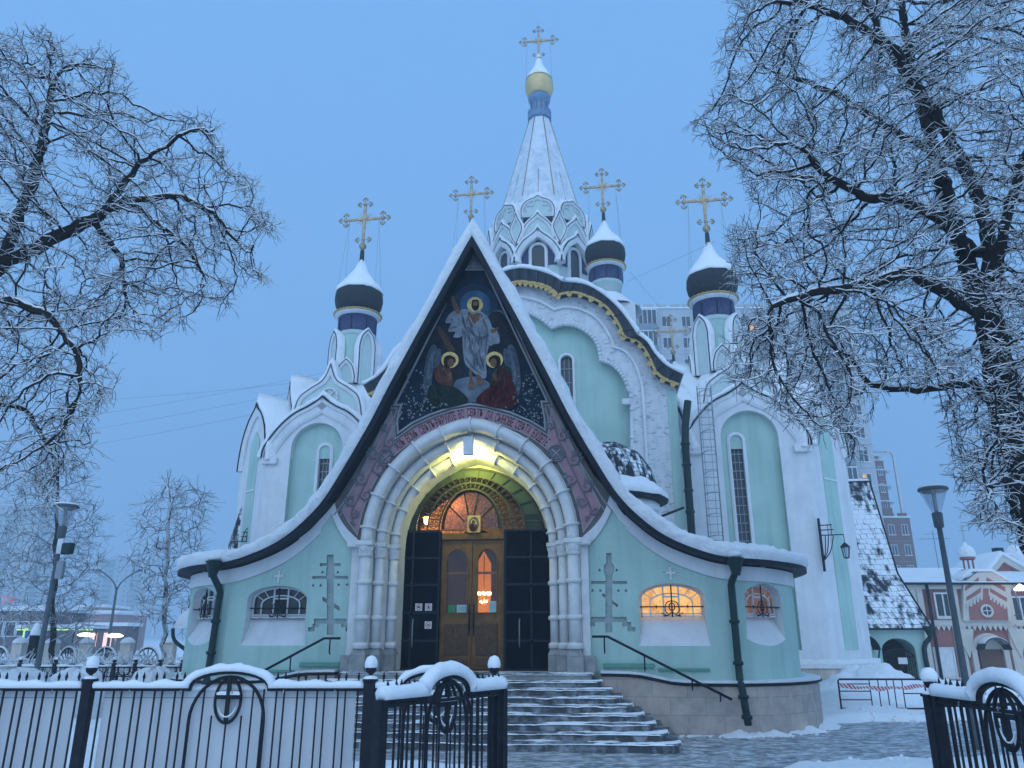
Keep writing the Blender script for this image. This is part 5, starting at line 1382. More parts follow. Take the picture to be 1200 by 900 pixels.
# ---------------------------------------------------------------- central octagonal drum and tent
YC = 24.0; xC = 0.0
def zc(v, u=631, y=YC): return L(u, v, y)[1]
RD = 2.62
oct_a0 = R(-90)   # a window faces the front
def octv(r, off=22.5): return [(xC + r/math.cos(PI/8)*math.cos(oct_a0+R(off+45*k)), YC + r/math.cos(PI/8)*math.sin(oct_a0+R(off+45*k))) for k in range(8)]
zD0 = 15.0; zD1 = zc(272, y=YC-RD)
zmid = zc(325-14, y=YC-RD)
mb = MB(); mb.vprism(octv(RD), zD0, zmid-.0, M['mintpale']); mb.vprism(octv(RD+.03), zmid, zD1-.25, M['bluetile']); mb.vprism(octv(RD-.03), zD1-.25, zD1+.5, M['mint'])
drum = mb.build('central_drum', church)
zw0, zw1 = zc(331, y=YC-RD), zc(288, y=YC-RD)
hwf = RD*math.tan(PI/8)
kk = 0
for k in range(8):
    an = R(45*k)
    if k in (3, 4, 5): continue
    # frame of the face: x right as seen from outside
    fx, fy = xC + RD*math.cos(oct_a0+an), YC + RD*math.sin(oct_a0+an)
    T = frame(fx, fy, 0, an)
    slit(T, 0, zw0-.6, zw1, .34, -.04, drum, 1, y_out=-.02, frame_w=.17, proud=.12, cols=())
    z1 = zc(296, y=YC-RD)
    kokoshnik(T2 := frame(fx+.30*math.cos(oct_a0+an), fy+.30*math.sin(oct_a0+an), 0, an), hwf+.12, z1-.55, zc(268, y=YC-RD)-z1+.85, drum, bw=.22, thick=.55, inner='bluetile', snow=.14) if False else None
def kok_hollow(T, hw, zs, h, parent, bw, thick, snow, drop=0.0, name='kokoshnik', edge='fascia'):
    """a raised white ogee archivolt without infill, its feet running down between windows"""
    half = [(x, z) for x, z in ogee(hw, zs, h)]
    path = full2(half); mb = MB(T)
    mb.sweep(path, [(-bw, thick), (-bw, .05), (-bw*.5, .0), (0.0, .0), (0.0, thick)], M['white'])
    mb.ribbon(path, 0.001, 0.028, -.02, thick+.01, M[edge])
    if snow: mb.snow(path, snow, .0, thick, M['snow'], jit=snow*.25, step=.12, base=0.05)
    return mb.build(name, parent)
zA = zc(311, y=YC-RD); zB = zc(272, y=YC-RD)       # tier 1
t2b, t2t = zc(284, y=YC-RD+.2), zc(255, y=YC-RD+.2)
t3b, t3t = zc(262, y=YC-RD+.5), zc(236, y=YC-RD+.5)
for k in range(8):
    if k == 4: continue
    an = R(45*k)
    def face(r, a=an): return frame(xC + r*math.cos(oct_a0+a), YC + r*math.sin(oct_a0+a), 0, a)
    kok_hollow(face(RD+.42), hwf+.20, zA, zB-zA, drum, .28, .42, .12)
    kokoshnik(face(RD+.30), hwf*.84, t2b, t2t-t2b, drum, bw=.13, thick=.5, snow=.12)
    # leaf between
    a2 = an + R(22.5); r2 = (RD+.26)/math.cos(PI/8)
    tm = t2b+(t2t-t2b)*.45; leaf = [(0, t2t+.05), (.10, t2t-.25), (.30, tm+.15), (.34, tm-.15), (.22, tm-.50), (0.02, tm-.9)]
    kokoshnik(face(r2, a2), .45, t2b, t2t-t2b, drum, name='leaf_gable', bw=.10, thick=.4, snow=.09, shape=cr(leaf, 5))
    # rounded top tier
    hw3 = hwf*.82; sh = [(0, t3t), (hw3*.22, t3t-.14), (hw3*.5, t3t-.22), (hw3*.82, t3t-.42), (hw3*1.0, t3t-.85), (hw3*.97, t3b+.1)]
    o = kokoshnik(face(RD+.08), hw3, t3b, t3t-t3b, drum, name='round_gable', bw=.11, thick=.5, snow=.14, legs=.35, shape=cr(sh, 5))
    mb = MB(face(RD+.08)); zz = t3b+.22
    mb.tube([(x, .07, z) for x, z in cr([(-hw3*.72, zz+.25), (-hw3*.70, zz+.6), (-hw3*.3, zz+.62), (-hw3*.25, zz+.86), (0, zz+1.0), (hw3*.25, zz+.86), (hw3*.3, zz+.62), (hw3*.70, zz+.6), (hw3*.72, zz+.25)], 4)], .04, 5, M['white'])
    mb.tube([(.22*math.cos(R(t)), .05, zz-.1+.3*math.sin(R(t))) for t in range(0, 181, 20)], .05, 5, M['white'])
    mb.prism([(.18*math.cos(R(t)), zz-.1+.26*math.sin(R(t))) for t in range(0, 181, 20)], .03, .09, M['iron']); mb.box(-hw3*.9, hw3*.9, .02, .09, t3b-.35, zz-.12, M['iron'])
    mb.build('gable_relief', drum)
# tent
zt0 = zc(250); zt1 = zc(142)
rt0 = 2.12; rt1 = .58
mb = MB(); b0, b1 = octv(rt0), octv(rt1)
vs = [(p[0], p[1], zt0-.8) for p in octv(rt0+.1)] + [(p[0], p[1], zt0) for p in b0] + [(p[0], p[1], zt1) for p in b1]
mb.add(vs, [(r*8+i, r*8+(i+1) % 8, (r+1)*8+(i+1) % 8, (r+1)*8+i) for r in range(2) for i in range(8)] + [tuple(range(16, 24))], M['tent'])
mb.vprism(octv(RD-.1), zD1, zt0-.75, M['snow'])
tent = mb.build('tent_roof', church)
mb = MB()
for p, q in zip(b0, b1): mb.tube([(p[0], p[1], zt0-.1), (q[0], q[1], zt1)], [.04, .03], 6, M['gold'])
for k in range(8):
    p, q = ((b0[k][0]+b0[k-1][0])/2, (b0[k][1]+b0[k-1][1])/2), ((b1[k][0]+b1[k-1][0])/2, (b1[k][1]+b1[k-1][1])/2)
    mb.tube([(p[0], p[1], zt0-.1), (p[0]*.7+q[0]*.3, p[1]*.7+q[1]*.3, zt0*.7+zt1*.3)], [.03, .025], 6, M['gold'])
mb.build('gilded_rib', tent)
mb = MB(); mb.lathe([(rt0+.05, zt0-.9), (rt0+.10, zt0-.35), (rt0+.02, zt0-.05), (rt0-.16, zt0+.35)], (xC, YC, 0), 32, M['snow'], jit=.14); mb.build('tent_foot_snow', tent)
# lantern collar
mb = MB(); z = zt1
zz1 = zc(114)
mb.lathe([(.56, z-.15), (.66, z-.05), (.66, z+.25), (.56, z+.55), (.50, z+.6), (.50, zz1-.55), (.64, zz1-.40), (.70, zz1-.1), (.60, zz1)], (xC, YC, 0), 20, M['collar'])
for k in range(16):
    a = 2*PI*k/16; T = frame(xC + .66*math.cos(a), YC+.66*math.sin(a), 0, a+PI/2)
    q = MB(T); q.prism([(-.14, z+.0), (.14, z+.0), (.14, z+.3), (0, z+.62), (-.14, z+.3)], -.04, .03, M['collar']); q.ribbon([(-.14, z+.3), (0, z+.62), (.14, z+.3)], 0, .03, -.05, .03, M['white'])
    mb.add(q.v, q.f, M['collar'])
for k in range(8):
    a = 2*PI*(k+.5)/8; mb.tube([(xC+.54*math.cos(a), YC+.54*math.sin(a), z+.6), (xC+.54*math.cos(a), YC+.54*math.sin(a), zz1-.5)], .05, 6, M['steel'])
mb.build('lantern_collar', tent)
mb = MB(); rg = .72
zg = zz1
mb.lathe([(.62, zg), (.74*1.0, zg+.1), (rg*1.22, zg+.55), (rg*1.20, zg+1.0), (rg*1.02, zg+1.4), (rg*.70, zg+1.75), (rg*.42, zg+2.15), (rg*.22, zg+2.7), (.08, zg+3.3)], (xC, YC, 0), 28, M['goldpale']); mb.build('gilded_dome', church)
mb = MB(); mb.lathe([(rg*1.16, zg+1.2), (rg*1.02, zg+1.47), (rg*.74, zg+1.8), (rg*.46, zg+2.2), (rg*.25, zg+2.7), (.11, zg+3.15)], (xC, YC, 0), 24, M['snowfine'], jit=.04); mb.build('dome_snow', church)
cs = cross_mesh().build('cross', church); zcr = zc(72); sc_ = (zc(33)-zcr)/2.42
cs.location = (xC, YC, zcr+.1); cs.scale = (sc_*1.0, sc_, sc_)
mb = MB(); mb.tube([(xC, YC, zg+3.2), (xC, YC, zcr+.15)], .07, 6, M['gold'])
for s in (-1, 1):
    mb.tube([(xC+s*.68*sc_, YC, zcr+1.38*sc_), (xC+s*.80, YC-.1, zg+1.0)], .012, 3, M['steel'], caps=False)
mb.tube([(xC, YC, zcr+2.4*sc_), (xC, YC, zcr+2.9*sc_)], .012, 4, M['steel']); mb.build('cross_stem', church)

# ---------------------------------------------------------------- corner towers
YF = 13.5
kxL, kzL = L(377, 462, YF); kxR, kzR = L(866, 456, YF)
KX = (kxR-kxL)/2; KZ = (kzL+kzR)/2
def tower(s):
    Lf = lambda u, v: L(u, v, YF)
    # plan: front face, chamfers, sides
    fw = 2.15; ch = 1.95; zt = KZ - 2.45
    plan = [(-fw, 0), (fw, 0), (fw+ch, ch), (fw+ch, 7), (-fw-ch+.6, 7), (-fw-ch+.6, ch-.6)]
    T0 = lambda x, y, z: (s*KX + s*x, YF + y, z)
    mb = MB(T0); mb.vprism(plan, 0.0, zt, M['white']); tw = mb.build('corner_tower', church)
    nhw = 1.06; nz1 = Lf(875, 481)[1]; nx = 0.15 if s > 0 else 0.15
    T1 = lambda x, y, z: (s*KX + x, YF + y, z)
    c = MB(T1); c.prism(archpoly(.12*s, 1.2, nz1-nhw, nhw), -1, .28, M['mint'])
    wx = L(868 if s > 0 else 376, 560, YF)[0] - s*KX; wz1_ = L(868, 508, YF)[1]; wz0_ = L(880, 640, YF)[1] - .1
    c2 = MB(T1); c2.prism(archpoly(wx, wz0_, wz1_-.22, .22), -1, .5, M['white'])
    boolean(tw, [c, c2])
    slit(T1, wx, wz0_, wz1_, .22, .42, tw, 13, y_out=.28, frame_w=.13, cols=(-.35, .35))
    # front kokoshnik standing proud on end blocks
    zs = KZ - 2.45; hw = fw+.05
    half = cr([(0, KZ), (.18, KZ-.16), (.55, KZ-.40), (1.15, KZ-.72), (1.7, KZ-1.25), (hw, KZ-2.0), (hw+.08, zs)], 6)
    def kfront(T, half, hwid, zs):
        mb = MB(T); path = full2(half)
        mb.sweep(path, [(-.55, .02), (-.55, -.06), (-.42, -.10), (-.18, -.10), (-.12, -.16), (0, -.16), (0, 1.0), (-.10, 1.0)], M['white'])
        mb.ribbon(path, .001, .05, -.20, 1.01, M['fascia']); mb.snow(path, .17, -.17, 1.9, M['snow'], jit=.05, base=.05)
        for q in (-1, 1): mb.box(q*(hwid-.20)-.30, q*(hwid-.20)+.30, -.18, .12, zs-.28, zs+.02, M['white'], .03)
        poly = [(x*.97, z-.02) for x, z in path] + [(hwid*.9, zs-.1), (-hwid*.9, zs-.1)]
        mb.prism(poly, .021, .9, M['white'], holes=None)
        return mb
    # cut niche crown out of the infill: build the infill with a hole
    mb = MB(T1); path = full2(half)
    mb.sweep(path, [(-.50, .02), (-.50, -.05), (-.40, -.09), (-.16, -.09), (-.12, -.15), (0, -.15), (0, 1.0), (-.10, 1.0)], M['white'])
    mb.ribbon(path, .001, .05, -.19, 1.01, M['fascia']); mb.snow(path, .20, -.16, 2.2, M['snow'], jit=.05, base=.05)
    for q in (-1, 1): mb.box(q*(hw-.22)-.32, q*(hw-.22)+.32, -.17, .02, zs-.26, zs+.02, M['white'], .03)
    infill = [(x, z-.02) for x, z in path] 
    ztt = zt
    holep = archpoly(.12*s, nz1-nhw-.6, nz1-nhw, nhw)
    if nz1 > zt-.05:
        pass
    inf = [(hw+.05, zt), (-hw-.05, zt)] + infill if infill[0][0] < 0 else infill
    lft = [(-hw-.05, zt), (.12*s-nhw, zt)] + [(a, b) for a, b in reversed(archpoly(.12*s, zt, nz1-nhw, nhw)[2:])] + [(.12*s+nhw, zt), (hw+.05, zt)] + list(reversed(infill))
    mb.prism(lft, .0, .9, M['white'])
    mb.box(-nhw-.1+.12*s, nhw+.1+.12*s, .282, .31, zt, nz1+.1, M['mint'])
    mb.build('kokoshnik', tw)
    # chamfer faces
    for q in (1, -1):
        an = s*q*R(45)*1
        side = s*q
        mx = s*KX + side*(fw + (ch/2 if q > 0 else (ch-.6)/2)); my = YF + (ch/2 if q > 0 else (ch-.6)/2)
        Tc = frame(mx, my, 0, side*R(45)); hw2 = (ch if q > 0 else ch-.6)/math.sqrt(2)
        h2 = cr([(0, KZ+.1), (.15, KZ-.1), (hw2*.5, KZ-.5), (hw2*.85, KZ-1.2), (hw2, KZ-2.0), (hw2+.04, zs-.1)], 5)
        mb = MB(Tc); p2 = full2(h2)
        mb.sweep(p2, [(-.30, .04), (-.30, -.06), (-.12, -.12), (0, -.12), (0, .9), (-.10, .9)], M['white']); mb.ribbon(p2, .001, .05, -.16, .91, M['fascia']); mb.snow(p2, .20, -.13, 1.6, M['snow'], jit=.05, base=.05)
        mb.prism([(x, z-.02) for x, z in p2] + [(hw2, zt), (-hw2, zt)], .02, .8, M['white']); mb.build('kokoshnik', tw)
        mb = MB(Tc); mb.prism(archpoly(0, 1.2, KZ-1.7, hw2*.34, point=.15), -.02, .0, M['mint']); mb.box(-hw2*.34, hw2*.34, -.045, -.021, KZ-3.6, KZ-3.52, M['white']); mb.build('mint_recess', tw)
    # upper ogee gables set back
    for (ox, oy, an, hw3, zz) in ((.15, .95, 0, 1.55, 0), (2.35, 2.1, R(58), 1.2, .1), (-2.3, 2.1, -R(58), 1.2, .1)):
        T3 = frame(s*KX + s*ox, YF+oy, 0, s*an)
        zb_, zt_ = KZ-1.0, L(389, 427, YF+.95)[1] + (0 if an == 0 else -.35)
        hh_ = [(0, zt_), (.10, zt_-.35), (.32, zt_-.75), (hw3*.55, zt_-1.1), (hw3*.85, zt_-1.6), (hw3, zb_-.2)]
        kokoshnik(T3, hw3, zb_, zt_-zb_, tw, bw=.14, thick=1.9 if an == 0 else 1.2, snow=.15, shape=cr(hh_, 5), name='ogee_gable')
        if an == 0:
            mb = MB(T3); cz = zt_-1.42
            mb.tube([(.37*math.cos(R(t)), .05, cz+.37*math.sin(R(t))) for t in range(0, 361, 24)], .05, 6, M['white'])
            for a in (50, 130): mb.tube([(-.34*math.cos(R(a)), .05, cz-.34*math.sin(R(a))), (.34*math.cos(R(a)), .05, cz+.34*math.sin(R(a)))], .035, 5, M['white'])
            mb.tube([(0, .045, cz-.33), (0, .045, cz+.25)], .03, 5, M['white']); mb.tube([(.0+.09*math.cos(R(t)), .045, cz+.17+.09*math.sin(R(t))) for t in range(-90, 91, 30)], .025, 5, M['white'])
            mb.build('roundel', tw)
    # snowy roof up to the cupola neck, tall aedicules round the neck
    mb = MB(); mb.lathe([(1.95, zs-.3), (1.95, KZ-.7), (1.6, KZ+.2), (1.0, KZ+1.2)], (s*xo, yT, 0), 20, M['snow'], jit=.08); mb.box(s*KX-3.0, s*KX+3.0, YF+1.6, YF+6.9, zs-.3, KZ-.9, M['snow'], .2); mb.build('roof_snow', tw)
    zn0 = zo - 2.5; zn1 = zo + .05
    mb = MB(); mb.lathe([(.86, zn0-.5), (.86, zo-.2)], (s*xo, yT, 0), 8, M['mint'], smooth=False); mb.build('neck', tw)
    for k in range(8):
        a = R(45*k)
        big = k % 2 == 1
        r_ = 1.12 if big else 1.22
        Tn = frame(s*xo + r_*math.sin(a), yT - r_*math.cos(a), 0, a)
        h_ = .36 if big else .40; top = zn1-.1 if big else zn0+.95
        bt = zn0-.1
        sh = cr([(0, top), (h_*.25, top-.10), (h_*.7, top-.32), (h_, top-.75), (h_, top-.95)], 4)
        kokoshnik(Tn, h_, top-.95, .9, tw, name='aedicule', bw=.11, thick=.40, snow=.07, legs=(top-.95-bt), shape=sh + [(h_, bt)], edge='fascia')
    # foot: plinth with snow
    mb = MB(T0); pl2 = [(-fw-.2, -.18), (fw+.08, -.18), (fw+ch+.18, ch-.08), (fw+ch+.18, 7.1), (-fw-.2, 7.1)]
    mb.vprism(pl2, 0, .62, M['stone']); mb.vprism([(a*1.02, b-.06 if b < 1 else b) for a, b in pl2], .62, .74, M['trim']); mb.vprism([(a*1.015, b-.03 if b < 1 else b) for a, b in pl2], .742, .90, M['snow']); mb.build('tower_plinth', tw)
    return tw
tL = tower(-1); tR = tower(1)
# white quoins / green strips on the right tower corner are the chamfer recess; ladder and pipes beside it
mb = MB(); yl_ = 12.6
p0, p1 = L(817, 460, yl_), L(833, 460, yl_); zb_ = L(838, 640, yl_)[1] - 1.2; zt_ = p0[1]+.25
for x in (p0[0], p1[0]): mb.tube([(x, yl_, zb_), (x, yl_, zt_)], .022, 5, M['steel'])
z = zb_
while z < zt_: mb.tube([(p0[0], yl_, z), (p1[0], yl_, z)], .015, 4, M['steel']); z += .28
z = zb_+1.5; hoops = []
while z < zt_:
    c_ = ((p0[0]+p1[0])/2, yl_); rad = (p1[0]-p0[0])/2
    mb.tube([(c_[0]-rad*math.cos(R(t)), yl_-.65*math.sin(R(t)), z) for t in range(0, 181, 30)], .014, 4, M['steel']); z += .75
for t in (30, 90, 150): mb.tube([((p0[0]+p1[0])/2-(p1[0]-p0[0])/2*math.cos(R(t)), yl_-.65*math.sin(R(t)), zz) for zz in (zb_+1.5, zt_)], .012, 4, M['steel'])
lad = mb.build('ladder', church); lad['label'] = 'steel caged ladder up the right tower'
mb = MB(); a = L(812, 478, 10.95); mb.tube([P3(806, 470, 10.9), P3(803, 500, 10.9), P3(803, 520, 10.9), (L(803, 520, 10.9)[0]+.0, 10.9, 1.0)], .13, 10, M['pipe'])
for v in (520, 545, 575, 600): q = P3(804, v, 10.9); mb.lathe([(.13, -.04), (.16, -.04), (.16, .04), (.13, .04)], (L(803, 520, 10.9)[0], 10.9, q[2]), 10, M['pipe'])
mb.build('downpipe', church)
# bracket lanterns on the towers
def bracket(px, v0, v1, ypl, s, lampoff):
    x, z1 = L(px, v0, ypl); z0 = L(px, v1, ypl)[1]
    mb = MB(); y = ypl - .10
    mb.box(x-.035, x+.035, y-.03, y+.06, z0, z1, M['iron'])
    e = x + lampoff
    for dz, k in ((-.25, .55), (-.42, .6), (-.6, 1.0)): mb.tube([(x, y, z1+dz), (x+lampoff*k, y, z1+dz+.02)], .02, 5, M['iron'])
    for k in (.3, .5, .8): mb.tube(cr([(x, y, z0+.35), (x+lampoff*k*.45, y, z0+.7), (x+lampoff*k*.7, y, z1-.62)], 4), .018, 5, M['iron'])
    for k in (.35, .5): mb.tube([(x+lampoff*k, y, z1-.62), (x+lampoff*k, y, z1-.2)], .012, 4, M['iron'])
    mb.tube([(e, y, z1-.6), (e, y, z1-.9)], .012, 4, M['iron'])
    mb.lathe([(.02, .12), (.06, .09), (.17, -.02), (.18, -.05), (.14, -.05)], (e, y, z1-.98), 6, M['iron'], smooth=False)
    for k in range(6): a = 2*PI*k/6; mb.tube([(e+.15*math.cos(a), y+.15*math.sin(a), z1-1.03), (e+.09*math.cos(a), y+.09*math.sin(a), z1-1.40)], .012, 4, M['iron'])
    mb.lathe([(.14, -.05), (.085, -.41)], (e, y, z1-.98), 6, M['lampglass'], smooth=False); mb.lathe([(.0, -.45), (.05, -.44), (.10, -.40)], (e, y, z1-.98), 6, M['iron'], smooth=False)
    return mb.build('bracket_lantern', church)
def cham(u, v, side):
    best = None
    for k in range(60):
        t = k/59; x = side*(KX+2.15+1.95*t); y = YF+1.95*t; d = abs(proj((x, y, 4))[0]-u)
        if best is None or d < best[0]: best = (d, x, y)
    return best[2]
bl = bracket(958, 608, 670, cham(958, 640, 1)-.05, 1, .80); bl['label'] = 'iron bracket lantern on the right tower'
bl2 = bracket(301, 617, 640, 14.4, -1, -.95); bl2['label'] = 'iron bracket lantern behind the left roof'
# side apse with half-dome scales, right of the gable
ya = 7.2; ax_, az_ = L(714, 575, ya); ra = abs(L(781, 590, ya)[0]-ax_)-.25
ze_ = L(781, 588, ya)[1]
mb = MB(); mb.lathe([(ra, 1.0), (ra, ze_-.05)], (ax_, ya, 0), 28, M['mint']); mb.lathe([(ra+.0, ze_-.32), (ra+.06, ze_-.30), (ra+.06, ze_-.12), (ra, ze_-.10)], (ax_, ya, 0), 28, M['white'])
mb.box(ax_-1.2, ax_+ra*.9, ya, YM, 1.0, ze_-.06, M['mint']); ap = mb.build('side_apse', church)
mb = MB(); mb.lathe([(ra-.2, ze_-.08), (ra+.28, ze_-.05), (ra+.32, ze_+.02), (ra+.28, ze_+.05)], (ax_, ya, 0), 32, M['fascia']); mb.build('apse_eaves', ap)
mb = MB(); hh_ = L(700, 521, ya+.6)[1]-ze_
mb.lathe([(ra+.1, ze_+.04), (ra+.05, ze_+hh_*.25), (ra-.10, ze_+hh_*.52), (ra-.42, ze_+hh_*.78), (ra-.95, ze_+hh_*.95), (0.01, ze_+hh_*1.0)], (ax_, ya+.3, 0), 32, M['conch']); mb.build('apse_roof', ap)
mb = MB(); mb.lathe([(ra+.30, ze_+.05), (ra+.32, ze_+.15), (ra+.2, ze_+.30), (ra-.05, ze_+.5), (ra-.3, ze_+.62)], (ax_, ya, 0), 36, M['snow'], jit=.12); mb.build('apse_snow', ap)
mb = MB(); q0, q1 = P3(768, 608, 4.0), P3(801, 595, 5.0); mb.tube([q0, q1], .035, 5, M['fascia']); mb.build('iron_strut', ap)
# slate buttress roof on the far left
mb = MB(); y = 15.6
pl3 = [L(297, 575, y), L(272, 650, y), (L(272, 650, y)[0], .5), (L(297, 575, y)[0], .5)]
mb.prism(pl3, y-.6, y+5, M['annexroof']); mb.build('buttress_roof', church)
# ================================================================ annex beside the church
def U(u, v, Y): return W(u, v, Y)
annex = empty('parish_annex', (OX, OY, 0), -TH); tag(annex, 'low mint building with a steep snow-patched shingle roof beside the church tower', 'building')
y0 = 17.0
A = lambda u, v, y: (L(u, v, y)[0], y, L(u, v, y)[1])
e0, e1 = A(984, 737, y0-.25), A(1093, 737, y0-.25); m0, m1 = A(974, 672, y0+1.3), A(1052, 672, y0+1.3); t0, t1 = A(967, 566, y0+2.6), A(1019, 564, y0+2.6)
e0 = (e0[0]-1.5, e0[1], e0[2])
mb = MB(); xw0, xw1 = e0[0]+.2, e1[0]-.22
mb.box(xw0, xw1, y0, y0+6, -.4, e0[2]+.02, M['mint']); wl = mb.build('wall', annex)
ca = []
p0, p1 = A(1034.5, 770, y0), A(1074, 770, y0); zt = A(1055, 748, y0)[2]; cx = (p0[0]+p1[0])/2; hw = (p1[0]-p0[0])/2
c = MB(); c.prism(archpoly(cx, -.1, zt-hw*.75, hw, rise=hw*.75), y0-1, y0+1.2, M['mint']); ca.append(c)
q0, q1 = A(990, 770, y0), A(1019, 770, y0); zq = A(1005, 750, y0)[2]; cq = (q0[0]+q1[0])/2; hq = (q1[0]-q0[0])/2
c = MB(); c.prism(archpoly(cq, -.1, zq-hq, hq), y0-1, y0+.35, M['mint']); ca.append(c)
boolean(wl, ca)
mb = MB(); mb.box(cx-hw, cx+hw, y0+1.15, y0+1.19, -.1, zt, M['black']); mb.build('porch_shade_panel', annex)  # black panel at the back stands in for the shade inside the arch
mb = MB(); zz = A(1055, 770, y0)[2]
mb.tube([(cx-hw*.9*math.cos(R(t)), y0+.1, zz+.28*math.sin(R(t))) for t in range(0, 181, 20)], .03, 5, M['iron'])
mb.tube([(cx-hw*.95, y0+.1, zz), (cx+hw*.95, y0+.1, zz)], .03, 5, M['iron']); mb.tube([(cx-hw*.95, y0+.1, zz-.75), (cx+hw*.95, y0+.1, zz-.75)], .03, 5, M['iron'])
for i in range(15): x = cx-hw*.93+hw*1.86*i/14; mb.tube([(x, y0+.1, zz-.85), (x, y0+.1, zz+.25*math.sin(math.acos(max(-1, min(1, (x-cx)/hw)))))], .015, 4, M['iron'])
mb.box(cx-.05, cx+.28, y0+.04, y0+.06, zz-.25, zz-.02, M['paper']); mb.build('iron_gate', annex)
mb = MB(); mb.box(cq-hq*.2, cq+hq*.8, y0+.28, y0+.34, -.1, zq-.55, M['lampgrey']); mb.build('door', annex)
mb = MB()
arcq = [(cq+.05+(hq+.12)*math.cos(R(t)), zq-hq*.9+(hq+.12)*math.sin(R(t))) for t in np.linspace(150, 5, 14)]
mb.ribbon(arcq, 0, .05, y0-.75, y0, M['fascia']); mb.snow(arcq[:9], .10, y0-.72, y0, M['snow'], jit=.03); mb.tube([(arcq[-1][0], y0-.7, arcq[-1][1]), (arcq[-1][0]-.05, y0-.4, arcq[-1][1]-.6), (arcq[-1][0]-.03, y0-.05, arcq[-1][1]-1.0)], .03, 5, M['iron']); mb.build('door_canopy', annex)
mb = MB()
b0, b1 = (e0[0], y0+6.5, e0[2]), (e1[0], y0+6.5, e1[2]); n0, n1 = (m0[0]-1.5, y0+4.8, m0[2]), (m1[0], y0+4.8, m1[2]); s0, s1 = (t0[0]-1, y0+3.4, t0[2]), (t1[0], y0+3.4, t1[2])
m0 = (m0[0]-1.5, m0[1], m0[2]); t0 = (t0[0]-1.0, t0[1], t0[2])
vs = [e0, e1, b1, b0, m0, m1, n1, n0, t0, t1, s1, s0]
mb.add(vs, [(0, 1, 5, 4), (1, 2, 6, 5), (2, 3, 7, 6), (3, 0, 4, 7), (4, 5, 9, 8), (5, 6, 10, 9), (6, 7, 11, 10), (7, 4, 8, 11), (8, 9, 10, 11), (3, 2, 1, 0)], M['annexroof'])
mb.build('roof', annex)
mb = MB()
ln = lambda a, b: mb.tube([a, b], .035, 5, M['fascia'])
ln(e1, m1); ln(m1, t1); ln(t0, t1); ln(e0, e1)
mb.build('roof_edge', annex)
mb = MB(); mb.tube(resample([(t0[0], t0[2]+.02), (t1[0], t1[2]+.02)], .2) and [(a, (t0[1]+s0[1])/2, t0[2]+.03) for a in np.linspace(t0[0], t1[0], 10)], .42, 8, M['snow']); 
mb.v = [(x, y, t0[2] + (z-t0[2]-.03)*.45+.03) for x, y, z in mb.v]; mb.build('ridge_snow', annex)
mb = MB(); x, z = e1[0]-.12, e1[2]; mb.tube(cr([(x, y0-.2, z-.05), (x, y0-.2, z-.3), (x-.25, y0-.12, z-.7), (x-.22, y0-.12, .2), (x-.22, y0-.12, -.2)], 3), .09, 8, M['pipe']); mb.lathe([(.09, -.25), (.2, 0), (.2, .1)], (x, y0-.2, z), 8, M['pipe']); mb.build('downpipe', annex)

